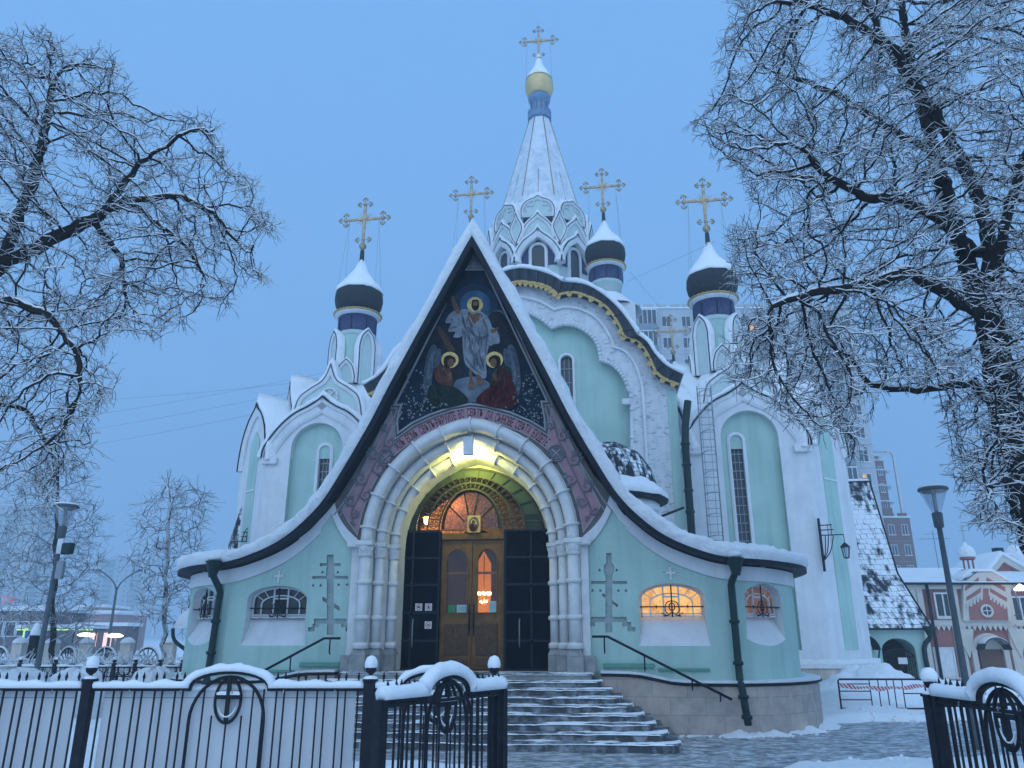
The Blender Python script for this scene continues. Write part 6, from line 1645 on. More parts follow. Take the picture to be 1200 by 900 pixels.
# ================================================================ iron fence, gates
PX = 6.8
def wx(u, v, Y): return W(u, v, Y).x
RZ = 1.215
def iron_panel(name, Lw, parent, T, hoop=None, sheet=False, legs=True, pitch=(0.105, 0.062), stile=False, snowth=.055, z0=.12, hoop_w=.33, seed=1, snow_w=.05, sj=.38, sjf=8.0):
    """one railing panel along local x from 0 to Lw with a hooped cross in it"""
    rr = random.Random(seed)
    hc = Lw/2 if hoop is None else hoop
    mb = MB(T); y = .012
    path = [(0, RZ), (hc-hoop_w, RZ)] + [(hc-hoop_w*math.cos(R(t)), RZ + .13*math.sin(R(t))**.9) for t in range(12, 169, 12)] + [(hc+hoop_w, RZ), (Lw, RZ)]
    path = [p for p in path if -.001 <= p[0] <= Lw+.001]
    mb.sweep(resample(path, .12), [(-.014, -.018), (.014, -.018), (.014, .018), (-.014, .018)], M['iron'])
    mb.box(0, Lw, -.015, .015, z0, z0+.03, M['iron'])
    # stilted hoop
    hw = hoop_w*.92
    hp = [(hc-hw, z0), (hc-hw, RZ-.24)] + [(hc-hw*math.cos(R(t)), RZ-.24 + (.335)*math.sin(R(t))) for t in range(10, 171, 10)] + [(hc+hw, RZ-.24), (hc+hw, z0)]
    mb.tube([(a, 0, b) for a, b in hp], .014, 6, M['iron'])
    x = .06; k = 0; spears = []
    while x < Lw-.03:
        inside = abs(x-hc) < hw-.02
        if not inside:
            mb.tube([(x, 0, z0), (x, 0, RZ)], .0085, 4, M['iron']); spears.append(x)
        x += pitch[k % 2]*rr.uniform(.97, 1.03); k += 1
    for q in (-.66, -.40, -.0, .40, .66):
        x = hc + q*hw*1.0; zt = RZ-.24 + .335*math.sqrt(1-q*q)-.01
        if abs(q) < .05: zt = RZ-.25
        mb.tube([(x, 0, z0), (x, 0, zt if abs(q) > .5 else RZ-.20)], .008, 4, M['iron'])
    for x in spears:
        if abs(x-hc) < hoop_w: continue
        mb.tube([(x, 0, RZ+.012), (x, 0, RZ+.07), (x, 0, RZ+.095), (x, 0, RZ+.135)], [.006, .006, .013, .001], 5, M['iron'])
    for i in range(int(Lw/.42)): mb.tube([(.3+i*.42, -.02, RZ-.005), (.3+i*.42, -.028, RZ-.035)], .006, 4, M['steel'])
    o = mb.build(name, parent)
    mb = MB(T); oz = RZ-.085; rx, rz = .105, .17
    mb.tube([(hc+rx*math.cos(R(t)), -.004, oz+rz*math.sin(R(t))) for t in range(0, 361, 15)], .013, 6, M['iron'])
    mb.box(hc-.015, hc+.015, -.019, .009, oz-rz, oz+rz+.02, M['iron']); mb.box(hc-rx, hc-.0151, -.017, .007, oz+.01, oz+.04, M['iron']); mb.box(hc+.0151, hc+rx, -.017, .007, oz+.01, oz+.04, M['iron'])
    mb.build('cross_emblem', o)
    if snowth:
        mb = MB(T)
        sp = [(a, b+.010) for a, b in path]
        mb.sweep(resample(sp, .035), [(0, -snow_w*.8), (snowth*.5, -snow_w), (snowth*.9, -snow_w*.6), (snowth, 0), (snowth*.9, snow_w*.6), (snowth*.5, snow_w), (0, snow_w*.8)], M['snowfine'], jit=snowth*sj, jf=sjf, smooth=True)
        mb.sweep(resample([(hc-rx*.9, oz+.042), (hc+rx*.9, oz+.042)], .03), [(0, -.016), (.018, -.018), (.028, 0), (.018, .018), (0, .016)], M['snowfine'], jit=.006, jf=12)
        mb.tube([(hc-rx*.75*math.cos(R(t)), -.012, oz-rz*.76*math.sin(R(t))+.006) for t in range(25, 156, 13)], [.002+.007*math.sin(PI*i/10) for i in range(11)], 6, M['snowfine'])
        mb.build('snow_cap', o)
    if sheet:
        mb = MB(T); mb.box(.07, Lw-.07, .045, .055, .02, RZ-.015, M['sheet']); 
        mb.box(.07, Lw-.07, .043, .045, RZ-.07, RZ-.066, M['lampgrey']); s_ = mb.build('white_sheet', o)
        mb = MB(T); mb.sweep(resample([(.07, RZ-.014), (Lw-.07, RZ-.014)], .05), [(0, .035), (.03, .03), (.05, .05), (.04, .075), (0, .08)], M['snowfine'], jit=.02, jf=4, smooth=True); mb.build('sheet_snow', o)
    return o
def post(x, Y, h=1.275, w=.04, parent=None, ball=True, snow=1.0):
    T = frame(x, Y, 0, 0); mb = MB(T)
    mb.box(-w, w, -w, w, -.1, h, M['iron'], .004); mb.box(-w-.008, w+.008, -w-.008, w+.008, h+.0005, h+.02, M['iron'])
    if ball: mb.tube([(0, 0, h+.02), (0, 0, h+.07)], .017, 6, M['iron']); mb.ball((0, 0, h+.097), .045, M['iron'], 8)
    o = mb.build('fence_post', parent)
    mb = MB(T)
    mb.lathe([(.044, .105), (.049*snow, .115), (.052*snow, .13), (.048*snow, .16), (.034*snow, .19), (.01, .20)], (0, 0, h-.0), 12, M['snowfine'], jit=.010)
    mb.lathe([(w*1.3, .021), (w*1.2, .034), (w*.7, .045), (.0, .048)], (0, 0, h), 10, M['snowfine'], jit=.008)
    mb.build('snow_cap', o); return o
fx = [wx(105, 800, PX), wx(434, 800, PX)]
sp_w = fx[1]-fx[0]
fl_ = empty('iron_fence', (0, 0, 0)); tag(fl_, 'black iron railing backed by white sheets, running across the left foreground', 'fence', 'iron railings round the churchyard')
for i in range(3):
    xa = fx[0] - sp_w*i
    iron_panel('railing_panel', sp_w-.10, fl_, frame(xa+.05 - (sp_w if i > 0 else 0)*0, PX, 0, 0), sheet=True, seed=i+1)
    post(xa, PX, parent=fl_)
post(fx[1], PX, w=.046, parent=fl_)
# fixed panel behind the left gate leaf
xg0, xg1 = fx[1], wx(579, 800, PX)
iron_panel('railing_panel', xg1-xg0-.10, fl_, frame(xg0+.05, PX, 0, 0), hoop=(xg1-xg0)*.5, sheet=False, seed=9, hoop_w=.30)
post(xg1, PX, w=.05, parent=fl_)
# left gate leaf swung towards the camera
def leaf(name, hx_, hy, dx, dy, Lw, label, seed, group='open iron gate leaves', drop=0.0, th=.10):
    an = math.atan2(dy, dx)
    r = empty(name, (hx_, hy, -drop), an); tag(r, label, 'gate', group)
    p = iron_panel('leaf_panel', Lw, r, None, pitch=(.085, .055), snowth=th, seed=seed, hoop_w=.26, snow_w=.055, sj=.22, sjf=4.5)
    mb = MB(); mb.box(-.03, .03, -.03, .03, .05, RZ+.01, M['iron']); mb.box(Lw-.035, Lw+.035, -.035, .035, .05, RZ+.01, M['iron'])
    mb.box(.03, Lw-.035, -.022, .022, RZ-.04, RZ-.018, M['iron']); mb.build('gate_stile', r)
    mb = MB(); mb.tube([(Lw+.02, -.05, .72), (Lw-.12, -.05, .72)], .012, 6, M['iron']); mb.lathe([(.0, .0), (.045, .01), (.05, .03), (.0, .05)], (Lw-.03, -.04, .74), 8, M['snowfine'], jit=.01); mb.build('latch', r)
    return r
leaf('gate_leaf', wx(589, 808, PX), PX-.06, -.80, -1.24, 1.46, 'left iron gate leaf swung open, thick snow along its hooped top', 21, th=.095)
# right side
PR = 6.0
xr_ = wx(1090, 800, PR)
fr_ = empty('iron_fence', (0, 0, -.06)); tag(fr_, 'black iron railing behind the open gate leaf at the right edge', 'fence', 'iron railings round the churchyard')
post(xr_, PR, h=1.27, parent=fr_, w=.05, snow=1.15)
iron_panel('railing_panel', 1.9, fr_, frame(xr_+.06, PR+.02, 0, R(12)), seed=31)
post(xr_+1.95, PR+.42, h=1.27, parent=fr_)
leaf('gate_leaf', xr_-.01, PR-.08, .06, -1.55, 1.5, 'right iron gate leaf seen nearly edge-on, heaped with snow', 22, drop=.0, th=.085)
for o in list(bpy.data.objects):
    if o.name.startswith('iron_fence.001'): pass

# ================================================================ street lamps
def street_lamp(base, top, label, extra=False):
    r = empty('street_lamp', base); tag(r, label, 'street lamp', 'street lamps with cone heads')
    h = top
    mb = MB(); mb.tube([(0, 0, -1.0), (0, 0, .9), (0, 0, .95), (0, 0, h-.62)], [.075, .075, .055, .042], 12, M['lampgrey']); mb.build('pole', r)
    mb = MB(); mb.lathe([(.05, -.66), (.075, -.64), (.085, -.42), (.07, -.40)], (0, 0, h), 14, M['lampgrey']); mb.build('collar', r)
    mb = MB(); mb.lathe([(.07, -.40), (.215, -.035)], (0, 0, h), 20, M['lampglass']); g = mb.build('glass_cone', r)
    mb = MB(); mb.tube([(0, 0, h-.42), (0, 0, h-.08)], .03, 8, M['steel']); mb.build('bulb', g)
    mb = MB(); mb.lathe([(.0, -.06), (.17, -.06), (.235, -.03), (.24, .0), (.22, .02), (0, .03)], (0, 0, h), 24, M['lampgrey']); mb.build('lamp_cap', r)
    mb = MB(); mb.lathe([(.22, .022), (.21, .05), (.1, .07), (0, .075)], (0, 0, h), 16, M['snowfine'], jit=.008); mb.build('snow_cap', r)
    if extra:
        mb = MB(); T = frame(0, 0, 0, R(20)); k = MB(frame(.16, -.1, h-.95, R(-25)))
        k.box(-.02, .24, -.06, .06, -.02, .20, M['pipe'], .02); o = k.build('floodlight', r); o.rotation_euler = (0, 0, 0)
        k = MB(frame(.13, -.05, h-1.25, 0)); k.box(-.07, .07, -.05, .05, -.18, .16, M['steel'], .01); k.build('junction_box', r)
        k = MB(); k.box(-.02, .10, -.06, .02, h-.95, h-.65, M['paper'], .01); k.build('bracket', r)
    return r
for (u, v, Y, lb, ex) in ((78, 593, 15.5, 'grey lamp post with cone head and floodlight, left of the church', True), (1093, 573, 13.0, 'grey lamp post with cone head in front of the pink building', False)):
    p = W(u, v, Y); street_lamp((p.x, Y, 0), p.z, lb, ex)
# far twin-armed lamp
p = W(137, 688, 55)
r = empty('twin_arm_lamp', (p.x, 55, 0)); tag(r, 'tall thin street lamp with two curved arms far off in the mist', 'street lamp')
mb = MB(); mb.tube([(0, 0, -1), (0, 0, p.z)], [.13, .07], 8, M['lampgrey']); mb.build('pole', r)
mb = MB()
for s in (-1, 1): mb.tube(cr([(0, 0, p.z-.3), (s*.25, 0, p.z+.3), (s*.9, 0, p.z+.85), (s*1.35, 0, p.z+1.1)], 4), .05, 5, M['lampgrey']); mb.box(min(s*1.3, s*1.8), max(s*1.3, s*1.8), -.12, .12, p.z+1.05, p.z+1.2, M['lampgrey'], .03)
mb.build('lamp_arm', r)

# ================================================================ crowd barrier with tape
Yb = 18.0; xa, xb = wx(986, 830, Yb), wx(1088, 830, Yb); zt, z0_ = W(1030, 796, Yb).z, W(1030, 832, Yb).z-.02
r = empty('crowd_barrier', (xa, Yb, 0)); tag(r, 'low metal barrier frame standing in the snow before the mint annex', 'barrier')
w = xb-xa; mb = MB()
mb.tube([(0, 0, z0_-.25), (0, 0, zt-.03), (.03, 0, zt), (w-.03, 0, zt), (w, 0, zt-.03), (w, 0, z0_-.25)], .02, 6, M['letter'])
mb.tube([(0, 0, z0_+.05), (w, 0, z0_+.05)], .016, 6, M['letter'])
for z in (.35, .62, .85): mb.tube([(0, 0, z0_+(zt-z0_)*z), (w*.36, 0, z0_+(zt-z0_)*z)], .012, 5, M['letter'])
for x in (.36, .46, .56, .64, .74): mb.tube([(w*x, 0, z0_+.05), (w*x, 0, zt)], .012, 5, M['letter'])
mb.tube([(w*.74, 0, z0_+.35), (w, 0, z0_+.35)], .012, 5, M['letter'])
mb.build('barrier_frame', r)
mt, tt, bb = nt('warning_tape'); wv = N(tt, 'ShaderNodeTexWave'); wv.inputs['Scale'].default_value = 8.5; wv.bands_direction = 'DIAGONAL'; g = coords(tt); tt.links.new(g.outputs[0], wv.inputs[0]); rm = ramp(tt, [(.45, (.75, .74, .74)), (.5, (.55, .03, .05))], 'CONSTANT'); tt.links.new(wv.outputs[0], rm.inputs[0]); tt.links.new(rm.outputs[0], bb.inputs['Base Color'])
mb = MB(frame(xa, Yb-.03, 0, 0)); n = 30
vs = []
for i in range(n+1):
    t = i/n; z = zt-.13-.05*math.sin(t*PI)+.012*math.sin(t*23); d = .035+.012*math.sin(t*17)
    vs += [(w*t, .004*math.sin(t*31), z-d), (w*t, -.012+.01*math.cos(t*19), z+d)]
mb.add(vs, [(2*i, 2*i+2, 2*i+3, 2*i+1) for i in range(n)], mt)
o = mb.build('warning_tape'); tag(o, 'red and white warning tape tied along the metal barrier', 'tape')

# ================================================================ ground
def sm(x, a, b): t = min(max((x-a)/(b-a), 0), 1); return t*t*(3-2*t)
def pathmask(x, y):
    e = .18*noise.noise(Vector((x*.8, y*.8, 0)))*2 + .1*noise.noise(Vector((x*2.5, y*2.5, 3)))
    a = sm(x, -.35+e, .0+e)*(1-sm(x, 3.1+e, 3.6+e))*(1-sm(y, 12.3, 12.9))
    b = sm(y, 10.7+e, 11.2+e)*(1-sm(y, 16.6+e+.06*max(x-6, 0), 17.3+e+.06*max(x-6, 0)))*sm(x, -5.5+e, -4.8+e)*(1-sm(x, 26, 28))
    return max(a, b)
piles = [(8.3, 20.2, 1.3, .9, .62), (9.6, 21.4, 1.4, 1.0, .6), (7.6, 18.8, .8, .7, .32), (9.3, 19.8, 1.0, .7, .3), (12.2, 23.5, 2.2, 1.4, .4), (4.6, 9.4, 1.3, .6, .08), (6.0, 9.8, 1.5, .6, .10), (7.6, 10.2, 1.8, .5, .12),
         (-6.0, 12.2, 2.0, 1.0, .35), (-11, 16, 2.2, 1.4, .35), (-15, 21, 2.5, 1.6, .45), (14, 19.6, 2.6, .7, .32), (10.8, 18.9, 1.2, .45, .22)]
def gz(x, y):
    base = -0.75*sm(y, 26, 42)*sm(x, 4, 12) if y > 26 else 0
    m = pathmask(x, y) if -8 < x < 30 and 0 < y < 22 else 0
    near = 1-sm(math.hypot(x, y-10), 30, 60)
    q = Vector((x*.35, y*.35, 1)); nn = noise.noise(q)*.10 + noise.noise(q*3.3)*.05 + (noise.noise(q*9)*.025 + noise.noise(q*22)*.012)*near
    h = .10 + nn
    for (px_, py_, rx, ry, hh) in piles:
        d = ((x-px_)/rx)**2 + ((y-py_)/ry)**2
        if d < 6: h += hh*math.exp(-d)*(1 + .35*noise.noise(Vector((x*1.6, y*1.6, 7))) + .22*noise.noise(Vector((x*4.5, y*4.5, 2))) + .10*noise.noise(Vector((x*11, y*11, 2))))
    return base + h*(1-m) - .10*m
def axis(segs):
    out = []
    for a, b, s in segs:
        x = a
        while x < b-1e-6: out.append(x); x += s
    out.append(segs[-1][1]); return out
xs = axis([(-700, -300, 50), (-300, -60, 20), (-60, -20, 2.5), (-20, -8, .6), (-8, 14, .11), (14, 30, .6), (30, 60, 3), (60, 300, 20), (300, 700, 50)])
ys = axis([(-40, 0, 5), (0, 9, .35), (9, 24, .11), (24, 50, .7), (50, 100, 5), (100, 320, 20), (320, 720, 50)])
nx_ = len(xs)
vs = [(x, y, gz(x, y)) for y in ys for x in xs]
fs = [(j*nx_+i, j*nx_+i+1, (j+1)*nx_+i+1, (j+1)*nx_+i) for j in range(len(ys)-1) for i in range(nx_-1)]
mb = MB(); mb.add(vs, fs, M['snowground'], True); g = mb.build('ground'); g['kind'] = 'structure'
# trodden slush
ms, ts, bs = nt('trodden_slush'); mp = coords(ts, (1, 2.2, 1), True)
n1 = N(ts, 'ShaderNodeTexNoise'); n1.inputs['Scale'].default_value = 2.2; n1.inputs['Detail'].default_value = 9; n1.inputs['Roughness'].default_value = .7; ts.links.new(mp.outputs[0], n1.inputs['Vector'])
n2 = N(ts, 'ShaderNodeTexNoise'); n2.inputs['Scale'].default_value = 7; n2.inputs['Detail'].default_value = 6; n2.inputs['Roughness'].default_value = .65; ts.links.new(mp.outputs[0], n2.inputs['Vector'])
ad = N(ts, 'ShaderNodeMath', operation='ADD'); ts.links.new(n1.outputs[0], ad.inputs[0]); ts.links.new(n2.outputs[0], ad.inputs[1]); hf = N(ts, 'ShaderNodeMath', operation='MULTIPLY'); hf.inputs[1].default_value = .5; ts.links.new(ad.outputs[0], hf.inputs[0])
rm = ramp(ts, [(.42, (.12, .135, .15)), (.49, (.30, .32, .34)), (.56, (.66, .68, .71))]); ts.links.new(hf.outputs[0], rm.inputs[0]); ts.links.new(rm.outputs[0], bs.inputs['Base Color'])
bs.inputs['Roughness'].default_value = .45; bp = N(ts, 'ShaderNodeBump'); bp.inputs['Strength'].default_value = .9; bp.inputs['Distance'].default_value = .09; ts.links.new(hf.outputs[0], bp.inputs['Height']); ts.links.new(bp.outputs[0], bs.inputs['Normal'])
xs2 = axis([(-6.5, 14, .12), (14, 29, .5)]); ys2 = axis([(1.0, 9, .3), (9, 20, .10)])
vs = []
for y in ys2:
    for x in xs2:
        m = pathmask(x, y); z = -.02 + .018*noise.noise(Vector((x*2, y*3.5, 0))) + .012*noise.noise(Vector((x*6, y*9, 0)))
        vs.append((x, y, z if m > .02 else -.35))
nx2 = len(xs2); fs = [(j*nx2+i, j*nx2+i+1, (j+1)*nx2+i+1, (j+1)*nx2+i) for j in range(len(ys2)-1) for i in range(nx2-1)]
mb = MB(); mb.add(vs, fs, ms, True); g = mb.build('path'); g['kind'] = 'structure'
# crumbs of snow along the foot of the plinth and walk
mb = MB(); rr = random.Random(11)
def crumb(x, y, s): mb.ball((x, y, max(gz(x, y), -.02)+s*.2), s, M['snowfine'], 5, rr.uniform(.5, .9), jit=s*.5)
pp = plan_off(.42)
for i in range(60):
    a = rr.choice(pp[14:34]); x, y = a[0]+rr.uniform(-.05, .25), a[1]-rr.uniform(-.03, .3); w_ = toW((x, y, 0)); crumb(w_.x, w_.y, rr.uniform(.012, .04))
for i in range(130): x = rr.uniform(3.8, 11); crumb(x, 10.9+rr.gauss(0, .2), rr.uniform(.01, .035))
for i in range(90): x = rr.uniform(7.3, 12); crumb(x, 17.3+rr.gauss(0, .35), rr.uniform(.012, .045))
for sgn in (1, -1):
    pl_ = [[(sgn*a, b) for a, b in resample(plan_off(d_)[12:42], 1.0)] for d_ in (.30, .42, .55, .75)]
    from_ = [plan_off(d_)[12:42] for d_ in (.28, .40, .52, .75)]
    rows_ = []
    for d_, fz in ((.28, 1.0), (.38, .85), (.50, .45), (.62, .12), (.80, -.6)):
        q_ = cr([(sgn*a, b) for a, b in plan_off(d_)[12:42]], 5); rows_.append([(a, b, fz) for a, b in q_])
    n_ = len(rows_[0]); vs = []
    for r__ in rows_:
        for i_, (a, b, fz) in enumerate(r__):
            w__ = toW((a, b, 0)); hn = max(0, .06 + .10*noise.noise(Vector((i_*.09, 0, 1+sgn))) + .05*noise.noise(Vector((i_*.3, fz*2, 4))))
            ss = 1 if sgn < 0 else min(1, max(0, (i_/n_-.12)*8)); vs.append((w__.x + .04*noise.noise(Vector((i_*.4, fz*3, 2))), w__.y, -.03 + hn*fz*ss + (.0 if fz > 0 else 0)))
    mb.add(vs, [(r_*n_+i_, r_*n_+i_+1, (r_+1)*n_+i_+1, (r_+1)*n_+i_) for r_ in range(len(rows_)-1) for i_ in range(n_-1)], M['snowfine'], True)
o = mb.build('snow_crumbs'); tag(o, 'loose crumbs of snow along the church base and path edges', 'snow', kind='stuff')
# ================================================================ pink building on the right
YP = 44.0
def B(u, v, dy=0): p = W(u, v, YP+dy); return (p.x, p.z)
pk = empty('pink_building', (0, YP, 0)); tag(pk, 'two-storey pink building with cream trim and snowy roof at the right edge', 'building')
TP = lambda x, y, z: (x, y, z)   # local y relative to YP
gz0 = B(1100, 797)[1]-.3; ze = B(1100, 682)[1]; zr = B(1100, 664, 4)[1]
xl, xr2 = B(1030, 740)[0], B(1262, 740)[0]
mb = MB(); mb.box(xl, xr2, 0, 9, gz0, ze, M['pinkwall']); mb.build('wall', pk)
mb = MB(); zr = W(1100, 665, YP+4).z
mb.add([(xl-.3, -.4, ze), (xr2+.3, -.4, ze), (xr2+.3, 4.2, zr), (xl-.3, 4.2, zr), (xl-.3, 9, ze), (xr2+.3, 9, ze), (xl-.3, -.4, ze-.12), (xr2+.3, -.4, ze-.12)], [(0, 1, 2, 3), (3, 2, 5, 4), (6, 7, 1, 0)], M['snow'])
mb.box(xl-.3, xr2+.3, -.42, -.1, ze-.16, ze-.05, M['fascia']); mb.build('roof', pk)
mb = MB()
def strip_v(u, w=.45, v0=682, v1=797, d=.12):
    a = B(u, 740)[0]; mb.box(a-w/2, a+w/2, -d, -.001, B(u, v1)[1]-.2, B(u, v0)[1]-.12, M['cream'])
for u in (1076, 1083, 1122, 1186): strip_v(u, .36 if u in (1076, 1083) else .55)
for v, h in ((686, .42), (730, .30)): z = B(1100, v)[1]; mb.box(xl, xr2, -.16, -.121, z-h/2, z+h/2, M['cream'])
z = B(1100, 733.5)[1]
for i in range(80):
    x = xl + i*.28
    if x < xr2-.3: mb.prism([(x, z), (x+.26, z), (x+.13, z-.26)], -.14, -.10, M['cream'])
for u in (1130, 1190): x = B(u, 745)[0]; zz = B(u, 737)[1]; mb.prism([(x-.45, zz), (x+.45, zz), (x+.3, zz-.7), (x, zz-1.5), (x-.3, zz-.7)], -.2, -.121, M['cream'])
mb.build('cream_trim', pk)
# gabled bay
bx0, bx1 = B(1127, 700)[0], B(1178, 700)[0]; bc = (bx0+bx1)/2; zg = B(1150, 671)[1]
mb = MB(); PB = lambda l: [B(u, v) for u, v in l]
mb.prism(PB([(1125.5, 728), (1181, 728), (1181, 684), (1161, 671), (1142, 671), (1125.5, 684)]), -.30, 0, M['cream'])
mb.prism(PB([(1133, 727), (1177.5, 727), (1176, 712), (1154.5, 699), (1154.5, 690), (1148.5, 690), (1148.5, 699), (1131.5, 711)]), -.33, -.301, M['pinkwall'])
for l in ([(1127.5, 693), (1127.5, 688.5), (1143, 677), (1143, 682)], [(1129, 704.5), (1129, 700), (1145.5, 689), (1145.5, 694.5)], [(1152.5, 681.5), (1152.5, 677), (1174, 689), (1174, 693.5)], [(1156.5, 694), (1156.5, 689.5), (1176, 701), (1176, 705.5)]):
    mb.prism(PB(l), -.322, -.301, M['pinkwall'])
for s_ in (-1, 1):
    for k in range(5):
        u = 1151.5 + s_*(5.5 + k*4.0); v = 700 + k*2.5
        mb.prism(PB([(u-1.2, v+3.5), (u+1.2, v+3.5), (u+1.2, v-2), (u-1.2, v-2)]), -.35, -.331, M['cream'])
mb.snow([(bx0-.15, ze+.0), (bc-.55, zg+.03), (bc+.55, zg+.03), (bx1+.15, ze+.0)], .16, -.4, .9, M['snow'], jit=.03, step=.4)
bay = mb.build('gabled_bay', pk)
def wnd(parent, cx, cz, w, h, y=-.02, col='darkglass', mull=(0,)):
    mb = MB(); mb.box(cx-w/2, cx+w/2, y-.05, y, cz-h/2, cz+h/2, M[col]); g = mb.build('window', parent)
    mb = MB(); f = .09
    mb.ribbon([(cx-w/2, cz-h/2), (cx+w/2, cz-h/2), (cx+w/2, cz+h/2), (cx-w/2, cz+h/2)], -f, 0.0, y-.09, y-.002, M['frame'], closed=True)
    for q in mull: mb.box(cx+w*q-.04, cx+w*q+.04, y-.08, y-.051, cz-h/2, cz+h/2, M['frame'])
    mb.box(cx-w/2-.15, cx+w/2+.15, y-.22, y-.001, cz-h/2-.18, cz-h/2-f-.002, M['cream']); mb.build('window_frame', g); return g
c_ = B(1105, 709); wnd(pk, c_[0], c_[1], .78, 1.15)
c_ = B(1067, 709); wnd(pk, c_[0], c_[1], .7, 1.1)
c_ = B(1107, 776); wnd(pk, c_[0], c_[1], .95, 1.35, col='paper', mull=())
c_ = B(1196, 715); wnd(pk, c_[0], c_[1], .8, 1.3)
c_ = B(1152, 716); mb = MB(); mb.prism([(c_[0]+.27*math.cos(R(t)), c_[1]+.27*math.sin(R(t))) for t in range(0, 360, 20)], -.37, -.331, M['darkglass']); g = mb.build('round_window', bay)
mb = MB(); mb.ribbon([(c_[0]+.30*math.cos(R(t)), c_[1]+.30*math.sin(R(t))) for t in range(0, 361, 20)], -.05, .06, -.40, -.331, M['cream']); mb.box(c_[0]-.02, c_[0]+.02, -.39, -.371, c_[1]-.26, c_[1]+.26, M['frame']); mb.box(c_[0]-.26, c_[0]+.26, -.392, -.372, c_[1]-.02, c_[1]+.02, M['frame']); mb.build('window_frame', g)
# arched doorway
cd = B(1163, 790); zd = B(1163, 761)[1]; za = B(1163, 742)[1]; mb = MB()
mb.prism(archpoly(cd[0], gz0, za-1.0, 1.0), -.22, -.001, M['cream'], holes=[archpoly(cd[0], gz0+.01, za-1.05, .72)]); mb.build('door_surround', pk)
mb = MB(); mb.box(cd[0]-.58, cd[0]+.58, -.16, -.10, gz0, zd, M['browndoor']); mb.prism(archpoly(cd[0], zd, za-1.05, .71), -.09, -.002, M['cream']); mb.build('door', pk)
mb = MB(); an = [(cd[0]+.72*math.cos(R(t)), za-.98+.72*math.sin(R(t))) for t in np.linspace(170, 10, 14)]; mb.ribbon(an, 0, .05, -.95, -.2, M['fascia']); mb.snow(an[2:-2], .09, -.93, -.25, M['snow'], jit=.02); mb.build('door_canopy', pk)
mb = MB(); x = B(1086, 700)[0]; mb.tube([(x, -.2, ze-.1), (x, -.2, gz0)], .09, 6, M['fascia']); mb.build('downpipe', pk)
# lantern cupola on the bay, gable behind, chimney, little dome
cu = B(1141, 668); T = frame(cu[0], .4, cu[1], 0); mb = MB(T)
for k in range(6): a = 2*PI*k/6; mb.tube([(.26*math.cos(a), .26*math.sin(a), 0), (.26*math.cos(a), .26*math.sin(a), .62)], .05, 5, M['pinkwall'])
mb.lathe([(.42, 0), (.42, .08), (.1, .1)], (0, 0, 0), 10, M['cream']); mb.lathe([(.38, .60), (.40, .72), (.36, .74)], (0, 0, 0), 12, M['pinkwall']); mb.lathe([(.42, .74), (.47, .95), (.36, 1.25), (.12, 1.42), (.04, 1.6)], (0, 0, 0), 12, M['snow']); mb.tube([(0, 0, 1.5), (0, 0, 2.4)], .02, 4, M['steel']); mb.box(-.18, .18, -.015, .015, 2.2, 2.24, M['steel']); mb.build('cupola', pk)
mb = MB(); g0, g1, gt = W(1159, 672, YP+3), W(1212, 676, YP+3), W(1172, 651, YP+3)
mb.prism([(g0.x, g0.z-1), (g1.x, g0.z-1), (g1.x, g1.z), (gt.x, gt.z), (g0.x, g0.z)], 3, 3.2, M['pinkwall']); gp = [(g0.x-.3, g0.z-.1), (gt.x, gt.z), (g1.x+.3, g1.z-.1)]
mb.ribbon(gp, -.3, 0, 2.8, 3.0, M['cream']); mb.snow(gp, .22, 2.7, 7, M['snow'], jit=.03, step=.5); mb.build('roof_gable', pk)
c_ = W(1176, 656, YP+4); mb = MB(); mb.box(c_.x-.45, c_.x+.45, 4, 4.8, c_.z-1.2, c_.z+.25, M['pinkwall']); mb.box(c_.x-.55, c_.x+.55, 3.9, 4.9, c_.z+.251, c_.z+.4, M['snow'], .04); mb.box(c_.x-.25, c_.x+.25, 4.2, 4.6, c_.z+.41, c_.z+.75, M['fascia']); mb.build('chimney', pk)
c_ = W(1190, 651, YP+6); mb = MB(); mb.lathe([(.62, -.6), (.64, .0), (.62, .25), (.45, .55), (.15, .8), (.02, 1.1)], (c_.x, 6, c_.z-.1), 14, M['snow']); mb.build('small_dome', pk)
# bright wall lamp on a bracket
p = W(1196, 691, YP-1.6); r = empty('wall_lamp', (p.x, p.y, p.z)); tag(r, 'bright lit lamp on a bracket at the right end of the pink building', 'lamp')
mb = MB(); mb.lathe([(0, .3), (.08, .25), (.35, .0), (.30, -.04), (0, -.05)], (0, 0, 0), 10, M['streetbulb']); mb.build('lamp_shade', r)
mb = MB(); mb.tube([(-.35, 0, 0), (.3, .8, -1.2), (.35, 1.6, -1.3)], .035, 5, M['steel']); mb.tube([(.3, 0, .05), (.35, 1.6, -.1)], .03, 5, M['steel']); mb.build('bracket', r)
# tv aerial
p = W(1100, 665, YP+4); mb = MB(frame(p.x, p.y, p.z, 0)); mb.tube([(0, 0, -.2), (0, 0, 2.2)], .025, 4, M['steel']); mb.tube([(-.9, 0, 1.7), (1.0, 0, 1.75)], .018, 4, M['steel']); mb.tube([(-.6, 0, 2.0), (.7, 0, 2.02)], .015, 4, M['steel'])
for i in range(5): mb.tube([(-.8+.4*i, -.3, 1.72), (-.8+.4*i, .3, 1.72)], .012, 3, M['steel'])
o = mb.build('aerial'); tag(o, 'thin rooftop aerial on the pink building roof', 'aerial')

